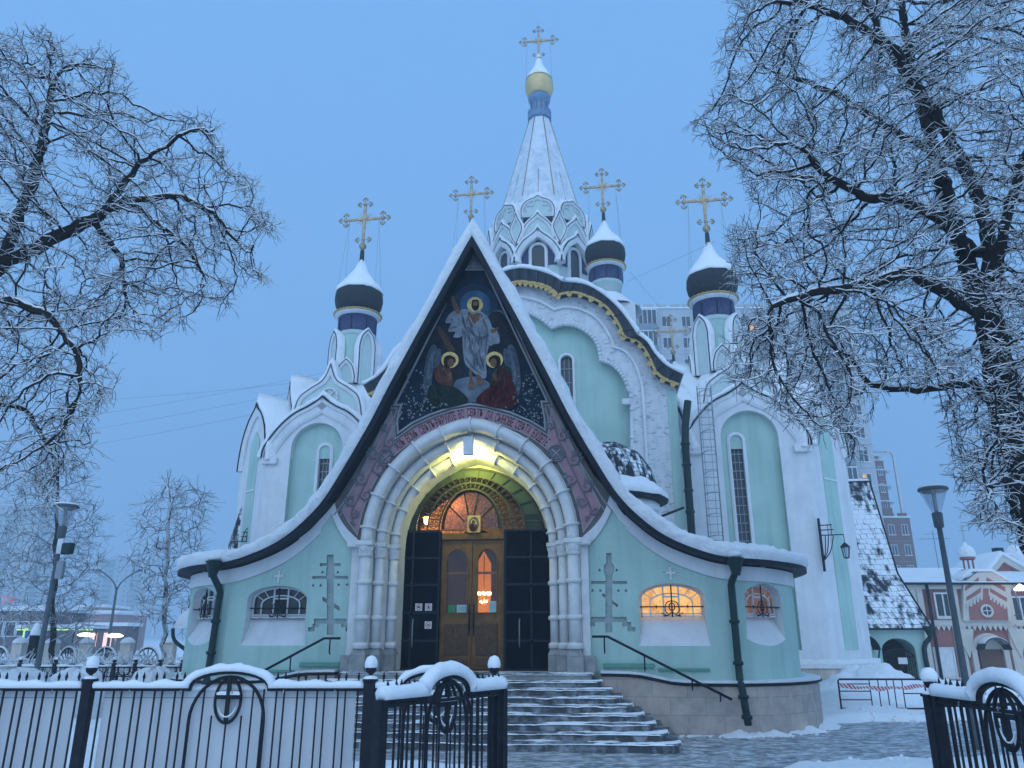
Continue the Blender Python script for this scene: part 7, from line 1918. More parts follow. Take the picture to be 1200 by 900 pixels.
# ================================================================ tower blocks
def block(name, label, Y, u0, u1, vtop, mat, floors, bays, rot=0.0, balc=True, seed=1, depth=14, wmat='darkglass', group='tower blocks fading in the mist', ground=-1.0, bayfn=None, vref=600):
    x0, x1 = W(u0, vref, Y).x, W(u1, vref, Y).x; zt = W((u0+u1)/2, vtop, Y).z
    r = empty(name, (x0, Y, 0), rot); tag(r, label, 'building', group)
    w = x1-x0; mb = MB(); mb.box(0, w, 0, depth, ground, zt, mat); mb.box(w*.3, w*.7, 3, 9, zt+.01, zt+2.4, mat); mb.build('wall', r)
    fh = (zt-ground-1.5)/floors; bw = w/bays; rr = random.Random(seed)
    me_w = None; me_b = None; out = []
    cnt = 0
    for f in range(floors):
        z = ground+1.2+f*fh
        for b in range(bays):
            if b % 3 == 1 and balc:
                if me_b is None:
                    m2 = MB(); m2.box(-bw*.48, bw*.48, -1.1, -.01, 0, 1.15, M['balcony'], .03); m2.box(-bw*.46, bw*.46, -1.02, -.02, 1.16, fh-.35, M[wmat])
                    for q in np.linspace(-.46, .46, 5): m2.box(bw*q-.06, bw*q+.06, -1.08, -1.021, 1.16, fh-.35, M['frame'])
                    m2.box(-bw*.48, bw*.48, -1.1, -1.021, fh-.349, fh-.22, M['frame']); m2.box(-bw*.48, bw*.48, -1.13, -.02, fh-.219, fh-.12, M['snow'])
                    o = m2.build('balcony', r); me_b = o.data
                else: o = from_mesh('balcony', me_b, r)
                o.location = (bw*(b+.5), 0, z); cnt += 1
            else:
                if cnt > 260: continue
                if me_w is None:
                    m2 = MB(); ww, wh = min(bw*.48, 1.7), fh*.5
                    m2.box(-ww/2, ww/2, -.03, -.001, 0, wh, M[wmat])
                    for a, c in ((-ww/2, -ww/2+.1), (ww/2-.1, ww/2), (-.05, .05)): m2.box(a, c, -.07, -.031, 0, wh, M['frame'])
                    m2.box(-ww/2, ww/2, -.07, -.032, wh-.1, wh+.02, M['frame']); m2.box(-ww/2-.1, ww/2+.1, -.18, -.001, -.14, -.01, M['snow'])
                    o = m2.build('window', r); me_w = o.data
                else: o = from_mesh('window', me_w, r)
                o.location = (bw*(b+.5), 0, z+.95); cnt += 1
    mb = MB()
    for f in range(1, floors): mb.box(0, w, -.03, -.0, ground+1.0+f*fh-.04, ground+1.0+f*fh+.04, M['balcony'])
    mb.build('panel_joint', r)
    mb = MB(); mb.box(-.2, w+.2, -.3, depth+.2, zt+.0, zt+.35, M['snow'], .08)
    for i in range(int(w/2.4)): mb.box(i*2.4+.2, i*2.4+2.0, -.35, .0, zt+.36, zt+.9, mat, .1)
    mb.build('roof_parapet', r)
    return r, x0, x1, zt
b1, bx0_, bx1_, bz = block('apartment_block', 'tall pale panel tower block with balconies behind the right church tower', 130, 735, 1040, 362, M['tower1'], 14, 12, seed=2, vref=640)
def litwin(u, v, Y, w, h, label=None, parent=None, mat='streetbulb'):
    p = W(u, v, Y); loc = p - parent.location; mb = MB(); mb.box(loc.x-w/2, loc.x+w/2, loc.y-.02, loc.y, loc.z-h/2, loc.z+h/2, M[mat]); o = mb.build('lit_window', parent); return o
litwin(977, 557, 128.6, 1.5, 1.3, parent=b1, mat='lit'); litwin(883, 384, 128.6, 1.2, 1.2, parent=b1, mat='lit'); litwin(1013, 558, 128.6, .6, .6, parent=b1, mat='lit')
# red brick tower with curved end
b2, _, _, z2 = block('brick_tower', 'dark red brick tower with a curved top end beyond the pale block', 150, 1015, 1047, 540, M['redbrick'], 10, 3, balc=False, seed=4, group=None, vref=620)
xa = W(1047, 640, 150).x - b2.location.x; zt5 = z2
mb = MB(); cx_ = xa - 1.4
mb.lathe([(2.9, -1), (2.9, z2-1.5)], (xa-1.2, 3.0, 0), 24, M['redbrick'])
for f in range(9):
    zz = z2 - 2.0 - f*3.1
    mb.lathe([(3.0, zz), (3.7, zz), (3.7, zz+.25), (3.0, zz+.25)], (xa-1.2, 3.0, 0), 20, M['frame'], a0=-100, a1=20)
mb.build('rounded_stair', b2)
mb = MB(); xx = xa+2.4
mb.box(xx, xx+.5, -.5, 0, 4, z2+1.6, M['frame']); mb.tube([(xa-3.2, -.25, z2+1.9), (xx-.6, -.25, z2+1.9), (xx, -.25, z2+1.4), (xx+.25, -.25, z2+.6)], .3, 5, M['frame']); mb.tube([(xa-1.0, -.25, z2+.0), (xx-.6, -.25, z2+1.7)], .25, 5, M['frame']); mb.build('concrete_frame', b2)
b3, _, _, _ = block('brick_annex', 'lower red brick wing with square windows right of the brick tower', 145, 1040, 1071, 607, M['redbrick'], 6, 2, balc=False, seed=5, group=None, vref=640)
# left: nearly swallowed by mist
block('apartment_block', 'pale tower block almost lost in the mist at the left edge', 430, -60, 46, 592, M['tower1'], 20, 8, seed=7, vref=680)
block('apartment_block', 'faint ribbed tower block deep in the mist between the two left trees', 560, 108, 160, 655, M['tower1'], 16, 5, seed=8, vref=700)
# low buildings across the road
def low(name, label, Y, u0, u1, v0, mat, rows, cols, seed=1, trim=None):
    x0, x1 = W(u0, 740, Y).x, W(u1, 740, Y).x; zt = W((u0+u1)/2, v0, Y).z; r = empty(name, (x0, Y, 0)); tag(r, label, 'building')
    w = x1-x0; mb = MB(); mb.box(0, w, 0, 8, -1, zt, mat); mb.build('wall', r)
    mb = MB(); mb.box(-.3, w+.3, -.4, 8.3, zt+.001, zt+.45, M['snow'], .12); mb.build('roof_snow', r)
    me = None
    for i in range(rows):
        for j in range(cols):
            if me is None:
                m2 = MB(); m2.box(-.45, .45, -.05, -.001, 0, 1.2, M['darkglass']); m2.ribbon([(-.45, 0), (.45, 0), (.45, 1.2), (-.45, 1.2)], -.1, 0.0, -.09, -.002, M['frame'], closed=True); o = m2.build('window', r); me = o.data
            else: o = from_mesh('window', me, r)
            o.location = (w*(j+.5)/cols, 0, zt-2.2-i*2.9)
    return r, w, zt
lb_, lw, lz = low('brick_shop', 'grey brick two-storey building with a red sign at the far left', 75, -40, 48, 716, M['mauvedark'], 2, 6)
tw_ = MB(); pS = W(3.5, 703, 74)
for i, ch in enumerate('ТР'):
    vs_, fs_ = text_mesh(ch, 1.0); tw_.add([(pS.x - .62 + i*.72 + v[0]*.95 - lb_.location.x, -.3, pS.z - .35 + v[1]*.95) for v in vs_], fs_, M['redsign'])
o = tw_.build('sign_letters', lb_)
low('pink_lowrise', 'pink two-storey building with a snowy flat roof across the road', 95, 62, 134, 720, M['mauve'], 2, 9)
low('pale_lowrise', 'pale low building behind the pink one across the road', 130, 88, 118, 712, M['mauve'], 1, 4)
# lights of the street
for i, (u, v, Y, mat, s, lab) in enumerate(((101, 744, 44, 'headlight', .45, 'left of two stand-ins for headlight glare low over the far fence'), (135, 745, 44, 'headlight', .42, 'right of two stand-ins for headlight glare low over the far fence'))):
    p = W(u, v, Y); r = empty('floodlight', (p.x, Y, 0)); tag(r, lab, 'floodlight', 'stand-ins for headlight glare across the road')  # lamp on an added post, standing in for vehicle headlight glare
    mb = MB(); mb.tube([(0, .1, -.2), (0, .1, p.z)], .04, 6, M['lampgrey']); mb.build('post', r)
    mb = MB(); mb.lathe([(.0, -.10), (s*.8, -.06), (s, .0), (s*.6, .09), (0, .12)], (0, 0, p.z), 12, M['headlight']); mb.build('lens', r)
p = W(116, 748, 70); sh = empty('lit_kiosk', (p.x, 70, 0)); tag(sh, 'small kiosk with glowing pink windows under the misty towers', 'kiosk')
mb = MB(); mb.box(-2.2, 2.2, 0, 2.5, -.5, p.z+1.0, M['mauvedark']); mb.box(-2.4, 2.4, -.2, 2.7, p.z+1.001, p.z+1.3, M['snow']); mb.build('wall', sh)
for dx in (-.55, .75): mb = MB(); mb.box(dx-.35, dx+.35, -.06, -.001, p.z-.7, p.z+.45, M['pinklight']); mb.build('window', sh)
# bus shelter edge lit green
p0, p1 = W(20, 737, 48), W(109, 739, 48); r = empty('bus_shelter', (p0.x, 48, 0)); tag(r, 'long shelter roof with a glowing yellow-green edge beyond the fence', 'shelter')
w = p1.x-p0.x; mb = MB(); mb.box(0, w, 0, 1.6, p0.z-.10, p0.z+.02, M['lampgrey']); mb.box(0, w, -.04, -.001, p0.z-.08, p0.z-.01, M['hiviz']); mb.box(-.1, w+.1, -.1, 1.7, p0.z+.021, p0.z+.25, M['snow'], .05); mb.build('roof', r)
for x in (.2, w*.33, w*.66, w-.2): mb = MB(); mb.tube([(x, .8, -.3), (x, .8, p0.z)], .05, 6, M['lampgrey']); mb.build('post', r)
# pedestrian crossing sign
p = W(36, 746.5, 36); r = empty('crossing_sign', (p.x, 36, 0)); tag(r, 'blue pedestrian crossing sign with a bright yellow-green border', 'road sign')
mblue = noisy('sign_blue', (.02, .12, .42), None, .5, 4, 0)
mb = MB(); mb.tube([(0, .05, -.2), (0, .05, p.z+.3)], .03, 6, M['steel']); mb.build('post', r)
mb = MB(); mb.box(-.36, .36, -.02, .02, p.z-.36, p.z+.36, M['hiviz']); mb.box(-.27, .27, -.03, -.021, p.z-.27, p.z+.27, mblue); mb.prism([(-.22, p.z-.2), (.22, p.z-.2), (0, p.z+.22)], -.036, -.0301, M['paper'])  # hi-vis border given a glow of its own, though it is no lamp
mb.tube([(0, -.04, p.z+.07), (0, -.04, p.z-.05)], .03, 5, M['black']); mb.tube([(0, -.04, p.z-.05), (-.06, -.04, p.z-.16)], .02, 4, M['black']); mb.tube([(0, -.04, p.z-.05), (.07, -.04, p.z-.16)], .02, 4, M['black']); mb.ball((0, -.04, p.z+.11), .03, M['black'], 5); mb.build('sign_face', r)
# traffic light by the lamp post
p = W(38, 762, 26); r = empty('traffic_light', (p.x, 26, 0)); tag(r, 'dark traffic light under a snow cap beside the left lamp post', 'traffic light')
mb = MB(); mb.tube([(0, 0, -.2), (0, 0, p.z)], .04, 6, M['lampgrey']); mb.build('post', r)
mb = MB(); mb.box(-.12, .12, -.1, .1, p.z-.25, p.z+.45, M['black'], .02)
for k in range(3): mb.lathe([(.09, 0), (.09, .03)], (0, -.13, p.z-.12+k*.22), 8, M['black'])
mb.build('housing', r); mb = MB(); mb.lathe([(.14, .455), (.15, .55), (.08, .8), (0, .85)], (0, 0, p.z), 9, M['snow'], jit=.02); mb.build('snow_cap', r)
# masonry-pillar fence across the road and a lower iron railing in front of it
pf = empty('pillar_fence', (0, 31, 0)); tag(pf, 'fence of masonry pillars and arched ironwork under snow caps, far left', 'fence')
us = [-22, 24, 62, 102, 150, 200]
for i, u in enumerate(us):
    p = W(u, 753, 31); mb = MB(); mb.box(p.x-.19, p.x+.19, -.19, .19, -.3, p.z-.02, M['cream']); o = mb.build('pillar', pf)
    mb = MB(); mb.lathe([(.27, -.02), (.28, .02), (.22, .10), (.12, .17), (0, .20)], (p.x, 0, p.z), 14, M['snow'], jit=.02); mb.build('snow_cap', o)
    if i < len(us)-1:
        q = W(us[i+1], 753, 31); mb = MB(); a, b = p.x+.19, q.x-.19; m_ = (a+b)/2; zz = p.z-.75
        mb.tube([(a, 0, zz), (b, 0, zz)], .03, 5, M['iron']); mb.tube([(a, 0, .15), (b, 0, .15)], .03, 5, M['iron'])
        hw_ = (b-a)*.35; mb.tube([(m_-hw_*math.cos(R(t)), 0, zz+.55*math.sin(R(t))) for t in range(0, 181, 15)], .035, 5, M['iron'])
        for k in range(-3, 4): mb.tube([(m_, 0, zz), (m_+hw_*math.sin(R(k*26)), 0, zz+.55*math.cos(R(k*26)))], .02, 4, M['iron'])
        x = a+.15
        while x < b: mb.tube([(x, 0, .15), (x, 0, zz)], .012, 4, M['iron']); x += .22
        mb.snow([(m_-hw_*math.cos(R(t)), zz+.03+.55*math.sin(R(t))) for t in range(10, 171, 16)], .06, -.05, .05, M['snow'], jit=.02); mb.build('arched_railing', pf)
rf = empty('low_railing', (0, 19.5, 0)); tag(rf, 'low iron railing with hoops running behind the snowy shrubs on the left', 'fence')
us = [-20, 24, 65, 103, 134, 159, 188, 214]
for i, u in enumerate(us):
    p = W(u, 777, 19.5); T = frame(p.x, 0, 0, 0); mb = MB(T); mb.box(-.04, .04, -.04, .04, -.2, p.z, M['iron']); mb.ball((0, 0, p.z+.05), .05, M['iron'], 6); mb.ball((0, 0, p.z+.10), .05, M['snow'], 6); mb.build('post', rf)
    if i < len(us)-1:
        q = W(us[i+1], 777, 19.5); a, b = p.x+.05, q.x-.05; zz = p.z-.10; mb = MB()
        mb.tube([(a, 0, zz), (b, 0, zz)], .02, 4, M['iron']); mb.tube([(a, 0, zz-.2), (b, 0, zz-.2)], .014, 4, M['iron']); mb.tube([(a, 0, .15), (b, 0, .15)], .02, 4, M['iron'])
        m_ = (a+b)/2; mb.tube([(m_+.15*math.cos(R(t)), 0, zz-.05+.13*math.sin(R(t))) for t in range(0, 361, 30)], .018, 4, M['iron'])
        x = a+.08
        while x < b: mb.tube([(x, 0, .1), (x, 0, zz)], .009, 3, M['iron']); x += .12
        mb.snow([(a, zz+.02), (b, zz+.02)], .05, -.035, .035, M['snow'], jit=.02, step=.1); mb.build('railing_panel', rf)
# pavilion corner behind the church on the left
p = W(211, 722, 21.5); r = empty('garden_shelter', (p.x, 21.5, 0)); tag(r, 'small snowy roof peeping out behind the left corner of the church', 'shelter')
mb = MB(); q = W(203, 734, 21.5); q2 = W(222, 712, 21.5)
mb.prism([(q.x-p.x, q.z-.05), (q2.x-p.x+1.2, q.z-.05), (q2.x-p.x+1.2, q2.z+.15), (q2.x-p.x, q2.z), (q.x-p.x+.1, q.z+.25)], 0, 2.5, M['snow']); mb.build('snowy_roof', r)
mb = MB(); mb.tube(cr([(q.x-p.x+.02, -.05, q.z-.05), (q.x-p.x+.1, -.05, q.z-.35), (q.x-p.x+.45, -.05, q.z-.6)], 4), .05, 6, M['pipe']); mb.tube([(q.x-p.x+.45, -.05, q.z-.55), (q.x-p.x+.3, -.05, -.1)], .05, 6, M['pipe']); mb.box(q2.x-p.x+.1, q2.x-p.x+1.1, .1, 2.4, -.2, q.z-.051, M['pinkwall']); mb.build('shelter_post', r)
# overhead wires
mb = MB()
for k, (v0, v1) in enumerate(((400, 425), (432, 405), (450, 418), (470, 432))):
    a = W(-60, v0+75, 75); b = W(520, v1+0, 60); pts = [a.lerp(b, t) + Vector((0, 0, -2.2*4*t*(1-t)*.4)) for t in np.linspace(0, 1, 16)]
    mb.tube(pts, .012, 3, M['wire'])
a, b = W(735, 330, 40), W(838, 283, 30); mb.tube([a, b], .008, 3, M['wire']); a, b = W(738, 318, 42), W(775, 362, 60); mb.tube([a, b], .010, 3, M['wire'])
o = mb.build('overhead_wires'); tag(o, 'thin overhead wires crossing the misty sky behind the church', 'wires')
# ================================================================ trees
def tubes_np(chains, out_v, out_f, base):
    """chains: list of (pts Nx3, radii N, sides)"""
    for pts, rad, n in chains:
        m = len(pts)
        d = np.empty_like(pts); d[1:-1] = pts[2:]-pts[:-2]; d[0] = pts[1]-pts[0]; d[-1] = pts[-1]-pts[-2]
        d /= np.maximum(np.linalg.norm(d, axis=1, keepdims=True), 1e-9)
        ref = np.array([0.0, 0, 1]) if abs(d[0, 2]) < .8 else np.array([1.0, 0, 0])
        u = np.cross(d, ref); ln = np.linalg.norm(u, axis=1, keepdims=True)
        bad = ln[:, 0] < .15
        if bad.any(): u[bad] = np.cross(d[bad], [0, 1.0, 0]); ln = np.linalg.norm(u, axis=1, keepdims=True)
        u /= np.maximum(ln, 1e-9); w = np.cross(d, u)
        an = 2*PI*(np.arange(n)+.5)/n
        ring = pts[:, None, :] + rad[:, None, None]*(np.cos(an)[None, :, None]*u[:, None, :] + np.sin(an)[None, :, None]*w[:, None, :])
        out_v.append(ring.reshape(-1, 3))
        i = np.arange(m-1)[:, None]*n; k = np.arange(n)[None, :]; k2 = (k+1) % n
        out_f.append(np.stack([base+i+k, base+i+k2, base+i+n+k2, base+i+n+k], axis=-1).reshape(-1, 4))
        base += m*n
    return base
def np_mesh(name, vlist, flist, mat, smooth=False):
    v = np.concatenate(vlist).astype(np.float32); f = np.concatenate(flist).astype(np.int32)
    me = bpy.data.meshes.new(name); me.vertices.add(len(v)); me.vertices.foreach_set('co', v.ravel())
    me.loops.add(f.size); me.loops.foreach_set('vertex_index', f.ravel()); me.polygons.add(len(f))
    me.polygons.foreach_set('loop_start', np.arange(0, f.size, 4, dtype=np.int32)); me.polygons.foreach_set('loop_total', np.full(len(f), 4, dtype=np.int32))
    me.polygons.foreach_set('use_smooth', np.full(len(f), smooth)); me.materials.append(mat); me.update(calc_edges=True); return me
def colonize(attr, seeds, step, di, dk, iters, rng, tropism=(0, 0, 0)):
    pos = []; par = []
    for s in seeds:
        pts = np.array(s['pts'], float); prev = s.get('parent', -1)
        if prev == 'near':
            P_ = np.array(pos); prev = int(np.argmin(((P_-pts[0])**2).sum(1)))
        seg = [pts[0]]
        for a, b in zip(pts[:-1], pts[1:]):
            l = np.linalg.norm(b-a); k = max(1, int(round(l/step)))
            for i in range(1, k+1): seg.append(a+(b-a)*i/k)
        start = 0 if prev == -1 else 1
        for q in seg[start:]:
            jit = rng.normal(0, step*.10, 3) if prev != -1 else 0
            pos.append(q+jit); par.append(prev); prev = len(pos)-1
    pos = [np.array(p, float) for p in pos]
    P = np.array(pos); near = np.full(len(attr), 1e9); idx = np.zeros(len(attr), int)
    def upd(newP, off):
        for c in range(0, len(newP), 200):
            blk = newP[c:c+200]; d = ((attr[:, None, :]-blk[None])**2).sum(-1); j = d.argmin(1); dm = d[np.arange(len(attr)), j]
            m = dm < near; near[m] = dm[m]; idx[m] = off+c+j[m]
    upd(P, 0); alive = near > dk*dk; par = list(par)
    tp = np.array(tropism, float)
    for it in range(iters):
        act = alive & (near < di*di)
        if not act.any(): break
        ids = idx[act]; vec = attr[act]-P[ids]; vec /= np.linalg.norm(vec, axis=1, keepdims=True)+1e-9
        un, inv = np.unique(ids, return_inverse=True); S = np.zeros((len(un), 3)); np.add.at(S, inv, vec)
        nrm = np.linalg.norm(S, axis=1, keepdims=True); ok = nrm[:, 0] > 1e-3; un = un[ok]; S = S[ok]/nrm[ok]
        S = S + rng.normal(0, .20, S.shape) + tp; S /= np.linalg.norm(S, axis=1, keepdims=True)
        new = P[un] + S*step; off = len(P); P = np.vstack([P, new]); par += list(un)
        near_old = near.copy(); upd(new, off); alive &= near > dk*dk
        if len(P) > 26000: break
    return P, np.array(par)
def make_tree(name, label, attr, seeds, step, di, dk, iters, seed=1, tip=.0045, expo=2.35, minr=None, twig_n=1.6, twig_len=(.10, .32), group=None, cat='tree', droop=-.15, snow=True, mats=None, snowk=1.0, rmax=1.0, trop=(0, 0, 0), twr=.0035, thick=.05, dirs=None):
    rng = np.random.default_rng(seed)
    P, par = colonize(np.array(attr), seeds, step, di, dk, iters, rng, trop); n = len(P)
    ch = [[] for _ in range(n)]
    for i, p in enumerate(par):
        if p >= 0: ch[p].append(i)
    r = np.zeros(n)
    order = list(range(n))
    for i in reversed(order):       # children always have larger indices
        if not ch[i]: r[i] = tip
        else: r[i] = min(sum(r[c]**expo for c in ch[i])**(1/expo), rmax)
    k = 0
    for s in seeds:
        pass
    chains = []; snows = []
    done = np.zeros(n, bool)
    starts = [i for i in range(n) if par[i] < 0]
    stack = [(s, -1) for s in starts]
    while stack:
        s, p = stack.pop(); c = ([p] if p >= 0 else []) + [s]; i = s
        while ch[i]:
            kids = sorted(ch[i], key=lambda q: -r[q]); 
            for q in kids[1:]: stack.append((q, i))
            i = kids[0]; c.append(i)
        if len(c) < 2: continue
        pts = P[c]; rad = r[c].copy()
        if p >= 0: rad[0] = min(rad[0], rad[1]*1.15)
        chains.append((pts, rad))
    tw = []
    m = int(n*twig_n); src = rng.integers(0, n, m*2); cnt = 0
    cen = P.mean(0)
    for i in src:
        if r[i] > .03 or cnt >= m: continue
        p = par[i]
        if p < 0: continue
        d0 = P[i]-P[p]; d0 /= np.linalg.norm(d0)+1e-9
        d = d0*.7 + rng.normal(0, .65, 3); d[2] += droop; d /= np.linalg.norm(d)
        L_ = rng.uniform(*twig_len); ns = 4; pts = [P[i]]
        for q in range(ns):
            d = d + rng.normal(0, .19, 3); d /= np.linalg.norm(d); pts.append(pts[-1]+d*L_/ns)
        pts = np.array(pts); tw.append((pts, np.linspace(twr*1.2, twr*.7, ns+1))); cnt += 1
        if rng.random() < .5:
            d2 = d + rng.normal(0, .6, 3); d2 /= np.linalg.norm(d2); a = pts[2]; tw.append((np.array([a, a+d2*L_*.25, a+d2*L_*.45+rng.normal(0, .01, 3)]), np.array([twr, twr*.9, twr*.7])))
    mt_, mw_ = mats or (M['bark'], M['twig'])
    big = [(p, q, 8 if q.max() > .05 else 5) for p, q in chains if q.max() > thick]
    small = [(p, q, 4 if q.max() > .012 else 3) for p, q in chains if q.max() <= thick] + [(p, q, 3) for p, q in tw]
    root = empty(name, tuple(seeds[0]['pts'][0])); tag(root, label, cat, group)
    off = np.array(seeds[0]['pts'][0])
    def mk(nm, lst, mat, smooth=False):
        V, Fq = [], []; tubes_np([(p-off, q, k) for p, q, k in lst], V, Fq, 0); return from_mesh(nm, np_mesh(nm, V, Fq, mat, smooth), root)
    if big: mk('trunk', big, mt_, True)
    mk('crown', small, mw_)
    if snow:
        sn_ = []
        for p, q in chains + tw:
            d = np.gradient(p, axis=0); d /= np.linalg.norm(d, axis=1, keepdims=True)+1e-9; steep = np.abs(d[:, 2])
            hz_ = np.clip((1.0-steep)*1.9, 0, 1)
            sr = (.0042 + .95*np.minimum(q, .032))*snowk*hz_*rng.uniform(.65, 1.25, len(p))
            if hz_.max() < .25: continue
            sr = np.maximum(sr, .0006); pp = p.copy(); pp[:, 2] += q*.75 + sr*.45
            sn_.append((pp, sr, 5 if q.max() > .03 else 4 if q.max() > .008 else 3))
        mk('branch_snow', sn_, M['snowfine'], True)
    return root, n
def inpoly(u, v, poly):
    ins = False; k = len(poly)
    for i in range(k):
        a, b = poly[i], poly[(i+1) % k]
        if (a[1] > v) != (b[1] > v) and u < (b[0]-a[0])*(v-a[1])/(b[1]-a[1]) + a[0]: ins = not ins
    return ins
def sample_region(poly, Yc, Yh, n, rng, gaps=0.0, gs=60.0):
    us = [p[0] for p in poly]; vs_ = [p[1] for p in poly]; out = []
    while len(out) < n:
        u, v = rng.uniform(min(us), max(us)), rng.uniform(min(vs_), max(vs_))
        if not inpoly(u, v, poly): continue
        Y = Yc + rng.uniform(-1, 1)*Yh
        if gaps and noise.noise(Vector((u/gs, v/gs, Y*.5))) < gaps-.5: continue
        p = W(u, v, Y); out.append((p.x, p.y, p.z))
    return out
def S(pts, **k):
    d = dict(pts=[tuple(W(u, v, Y)) for u, v, Y in pts]); d.update(k); return d
rng = np.random.default_rng(4)
# right tree
polyR = [(845, -70), (862, 20), (835, 55), (850, 105), (795, 148), (812, 160), (868, 200), (892, 255), (850, 262), (856, 300), (842, 330), (868, 372), (850, 412), (848, 452), (900, 470), (935, 505), (985, 525), (1003, 548), (1010, 500), (1055, 455), (1100, 452), (1108, 505), (1112, 560), (1140, 612), (1182, 632), (1215, 655), (1270, 640), (1300, 300), (1300, -70)]
attrR = sample_region(polyR, 9.6, 1.7, 11500, rng, gaps=.30, gs=55)
seedR = [S([(1262, 860, 9.2), (1240, 700, 9.3), (1203, 590, 9.4), (1178, 470, 9.5), (1160, 372, 9.6), (1162, 298, 9.7), (1149, 234, 9.7), (1114, 163, 9.6), (1066, 100, 9.5), (1022, 20, 9.4), (990, -60, 9.3)]),
         S([(1170, 430, 9.5), (1137, 322, 9.9), (1114, 249, 10.1), (1088, 150, 10.3), (1066, 70, 10.5), (1050, -40, 10.6)], parent='near'),
         S([(1165, 350, 9.6), (1180, 250, 9.2), (1203, 178, 8.9), (1240, 90, 8.7)], parent='near'),
         S([(1160, 372, 9.6), (1120, 352, 9.2), (1064, 318, 8.9), (1010, 334, 8.7), (960, 342, 8.5), (905, 358, 8.4)], parent='near'),
         S([(1150, 300, 9.8), (1100, 255, 9.4), (1050, 232, 9.1), (1010, 232, 9.0), (986, 214, 8.9), (965, 203, 8.8)], parent='near'),
         S([(1185, 500, 9.5), (1140, 448, 9.8), (1075, 458, 10.1), (1022, 452, 10.3)], parent='near'),
         S([(1100, 180, 10.2), (1040, 150, 10.4), (980, 110, 10.6), (930, 90, 10.7)], parent='near'),
         S([(1130, 190, 9.7), (1050, 60, 9.0), (990, 20, 8.8), (930, 0, 8.6)], parent='near'),
         S([(1200, 580, 9.4), (1180, 560, 9.0), (1150, 575, 8.8)], parent='near')]
def fix_radius(root_name): pass
tR_, nR = make_tree('bare_tree', 'large bare tree on the right, black trunk and snow-laden twigs reaching over the church', attrR, seedR, .105, .85, .14, 100, seed=3, tip=.0048, expo=2.12, twig_n=1.65, twig_len=(.09, .28), group='bare trees laden with snow', snowk=.74, rmax=.20, twr=.0031)
# left tree
polyL = [(-90, 20), (0, 38), (20, 32), (68, 30), (80, 55), (120, 52), (148, 76), (160, 115), (200, 128), (245, 126), (262, 165), (272, 205), (305, 205), (308, 240), (334, 268), (300, 292), (318, 330), (282, 340), (270, 375), (240, 352), (214, 388), (180, 405), (140, 380), (118, 410), (142, 462), (108, 500), (122, 540), (75, 560), (52, 590), (20, 570), (-90, 640)]
attrL = sample_region(polyL, 10.2, 1.5, 6800, rng, gaps=.32, gs=50)
seedL = [S([(-150, 900, 10.0), (-140, 700, 10.1), (-110, 500, 10.2), (-60, 360, 10.2), (0, 311, 10.2), (50, 286, 10.1), (106, 257, 10.0), (149, 234, 9.9), (211, 230, 9.8), (249, 249, 9.7), (282, 288, 9.6)]),
         S([(-110, 500, 10.2), (-90, 300, 10.6), (-60, 150, 10.8), (-40, 40, 11)], parent='near'),
         S([(0, 311, 10.2), (37, 218, 10.4), (53, 155, 10.5), (66, 88, 10.6)], parent='near'),
         S([(-70, 380, 10.2), (0, 350, 9.7), (56, 368, 9.4), (90, 410, 9.2), (95, 450, 9.1)], parent='near'),
         S([(-110, 480, 10.2), (-30, 470, 10.7), (30, 480, 11.0), (60, 530, 11.2)], parent='near'),
         S([(149, 234, 9.9), (180, 258, 9.7), (218, 288, 9.5), (243, 332, 9.4)], parent='near'),
         S([(106, 257, 10.0), (140, 300, 10.4), (148, 350, 10.6)], parent='near'),
         S([(120, 250, 10.0), (165, 190, 9.6), (210, 160, 9.4), (232, 150, 9.3)], parent='near')]
tL_, nL = make_tree('bare_tree', 'large bare tree at the left edge with snowy branches spreading over the sky', attrL, seedL, .115, .85, .155, 80, seed=5, tip=.0048, expo=2.12, twig_n=1.7, twig_len=(.08, .26), group='bare trees laden with snow', rmax=.18, snowk=.74, twr=.0031)
# middle distance trees on the left
def midtree(label, u0, vb, Y, vt, hwpx, lean, seed, n=900, poly=None, step=.32):
    rng = np.random.default_rng(seed)
    attr = sample_region(poly, Y, hwpx*Y/950*.8, n, rng, gaps=.25, gs=28)
    sd = [S([(u0, vb, Y), (u0+lean*.3, vb-(vb-vt)*.35, Y), (u0+lean*.7, vb-(vb-vt)*.7, Y), (u0+lean, vt+10, Y)])]
    sd[0]['pts'][0] = (sd[0]['pts'][0][0], Y, -.1)
    return make_tree('frosted_tree', label, attr, sd, step, 2.4, step*1.25, 60, seed=seed, tip=.012, expo=2.4, twig_n=3.2, twig_len=(.25, .7), trop=(0, 0, .22), group='frosted trees beyond the fence', droop=.12, snow=False, mats=(M['bark'], M['twigfar']), rmax=.2, twr=.008, thick=.09)
midtree('frosted bare tree with drooping branches behind the left lamp post', 62, 790, 30, 470, 62, 8, 11, n=1300, poly=[(15, 560), (60, 520), (95, 545), (128, 625), (118, 700), (105, 745), (20, 745), (-5, 640)])
midtree('slender frosted tree with a straight trunk left of the church', 192, 788, 27, 565, 45, 6, 12, n=1900, poly=[(150, 655), (160, 600), (195, 562), (212, 575), (240, 572), (246, 600), (236, 640), (240, 690), (215, 745), (165, 740)])
midtree('frosted tree at the far left edge behind the shrubs', -10, 795, 33, 640, 30, 0, 13, n=350, poly=[(-40, 660), (-10, 640), (15, 690), (14, 760), (-40, 760)])
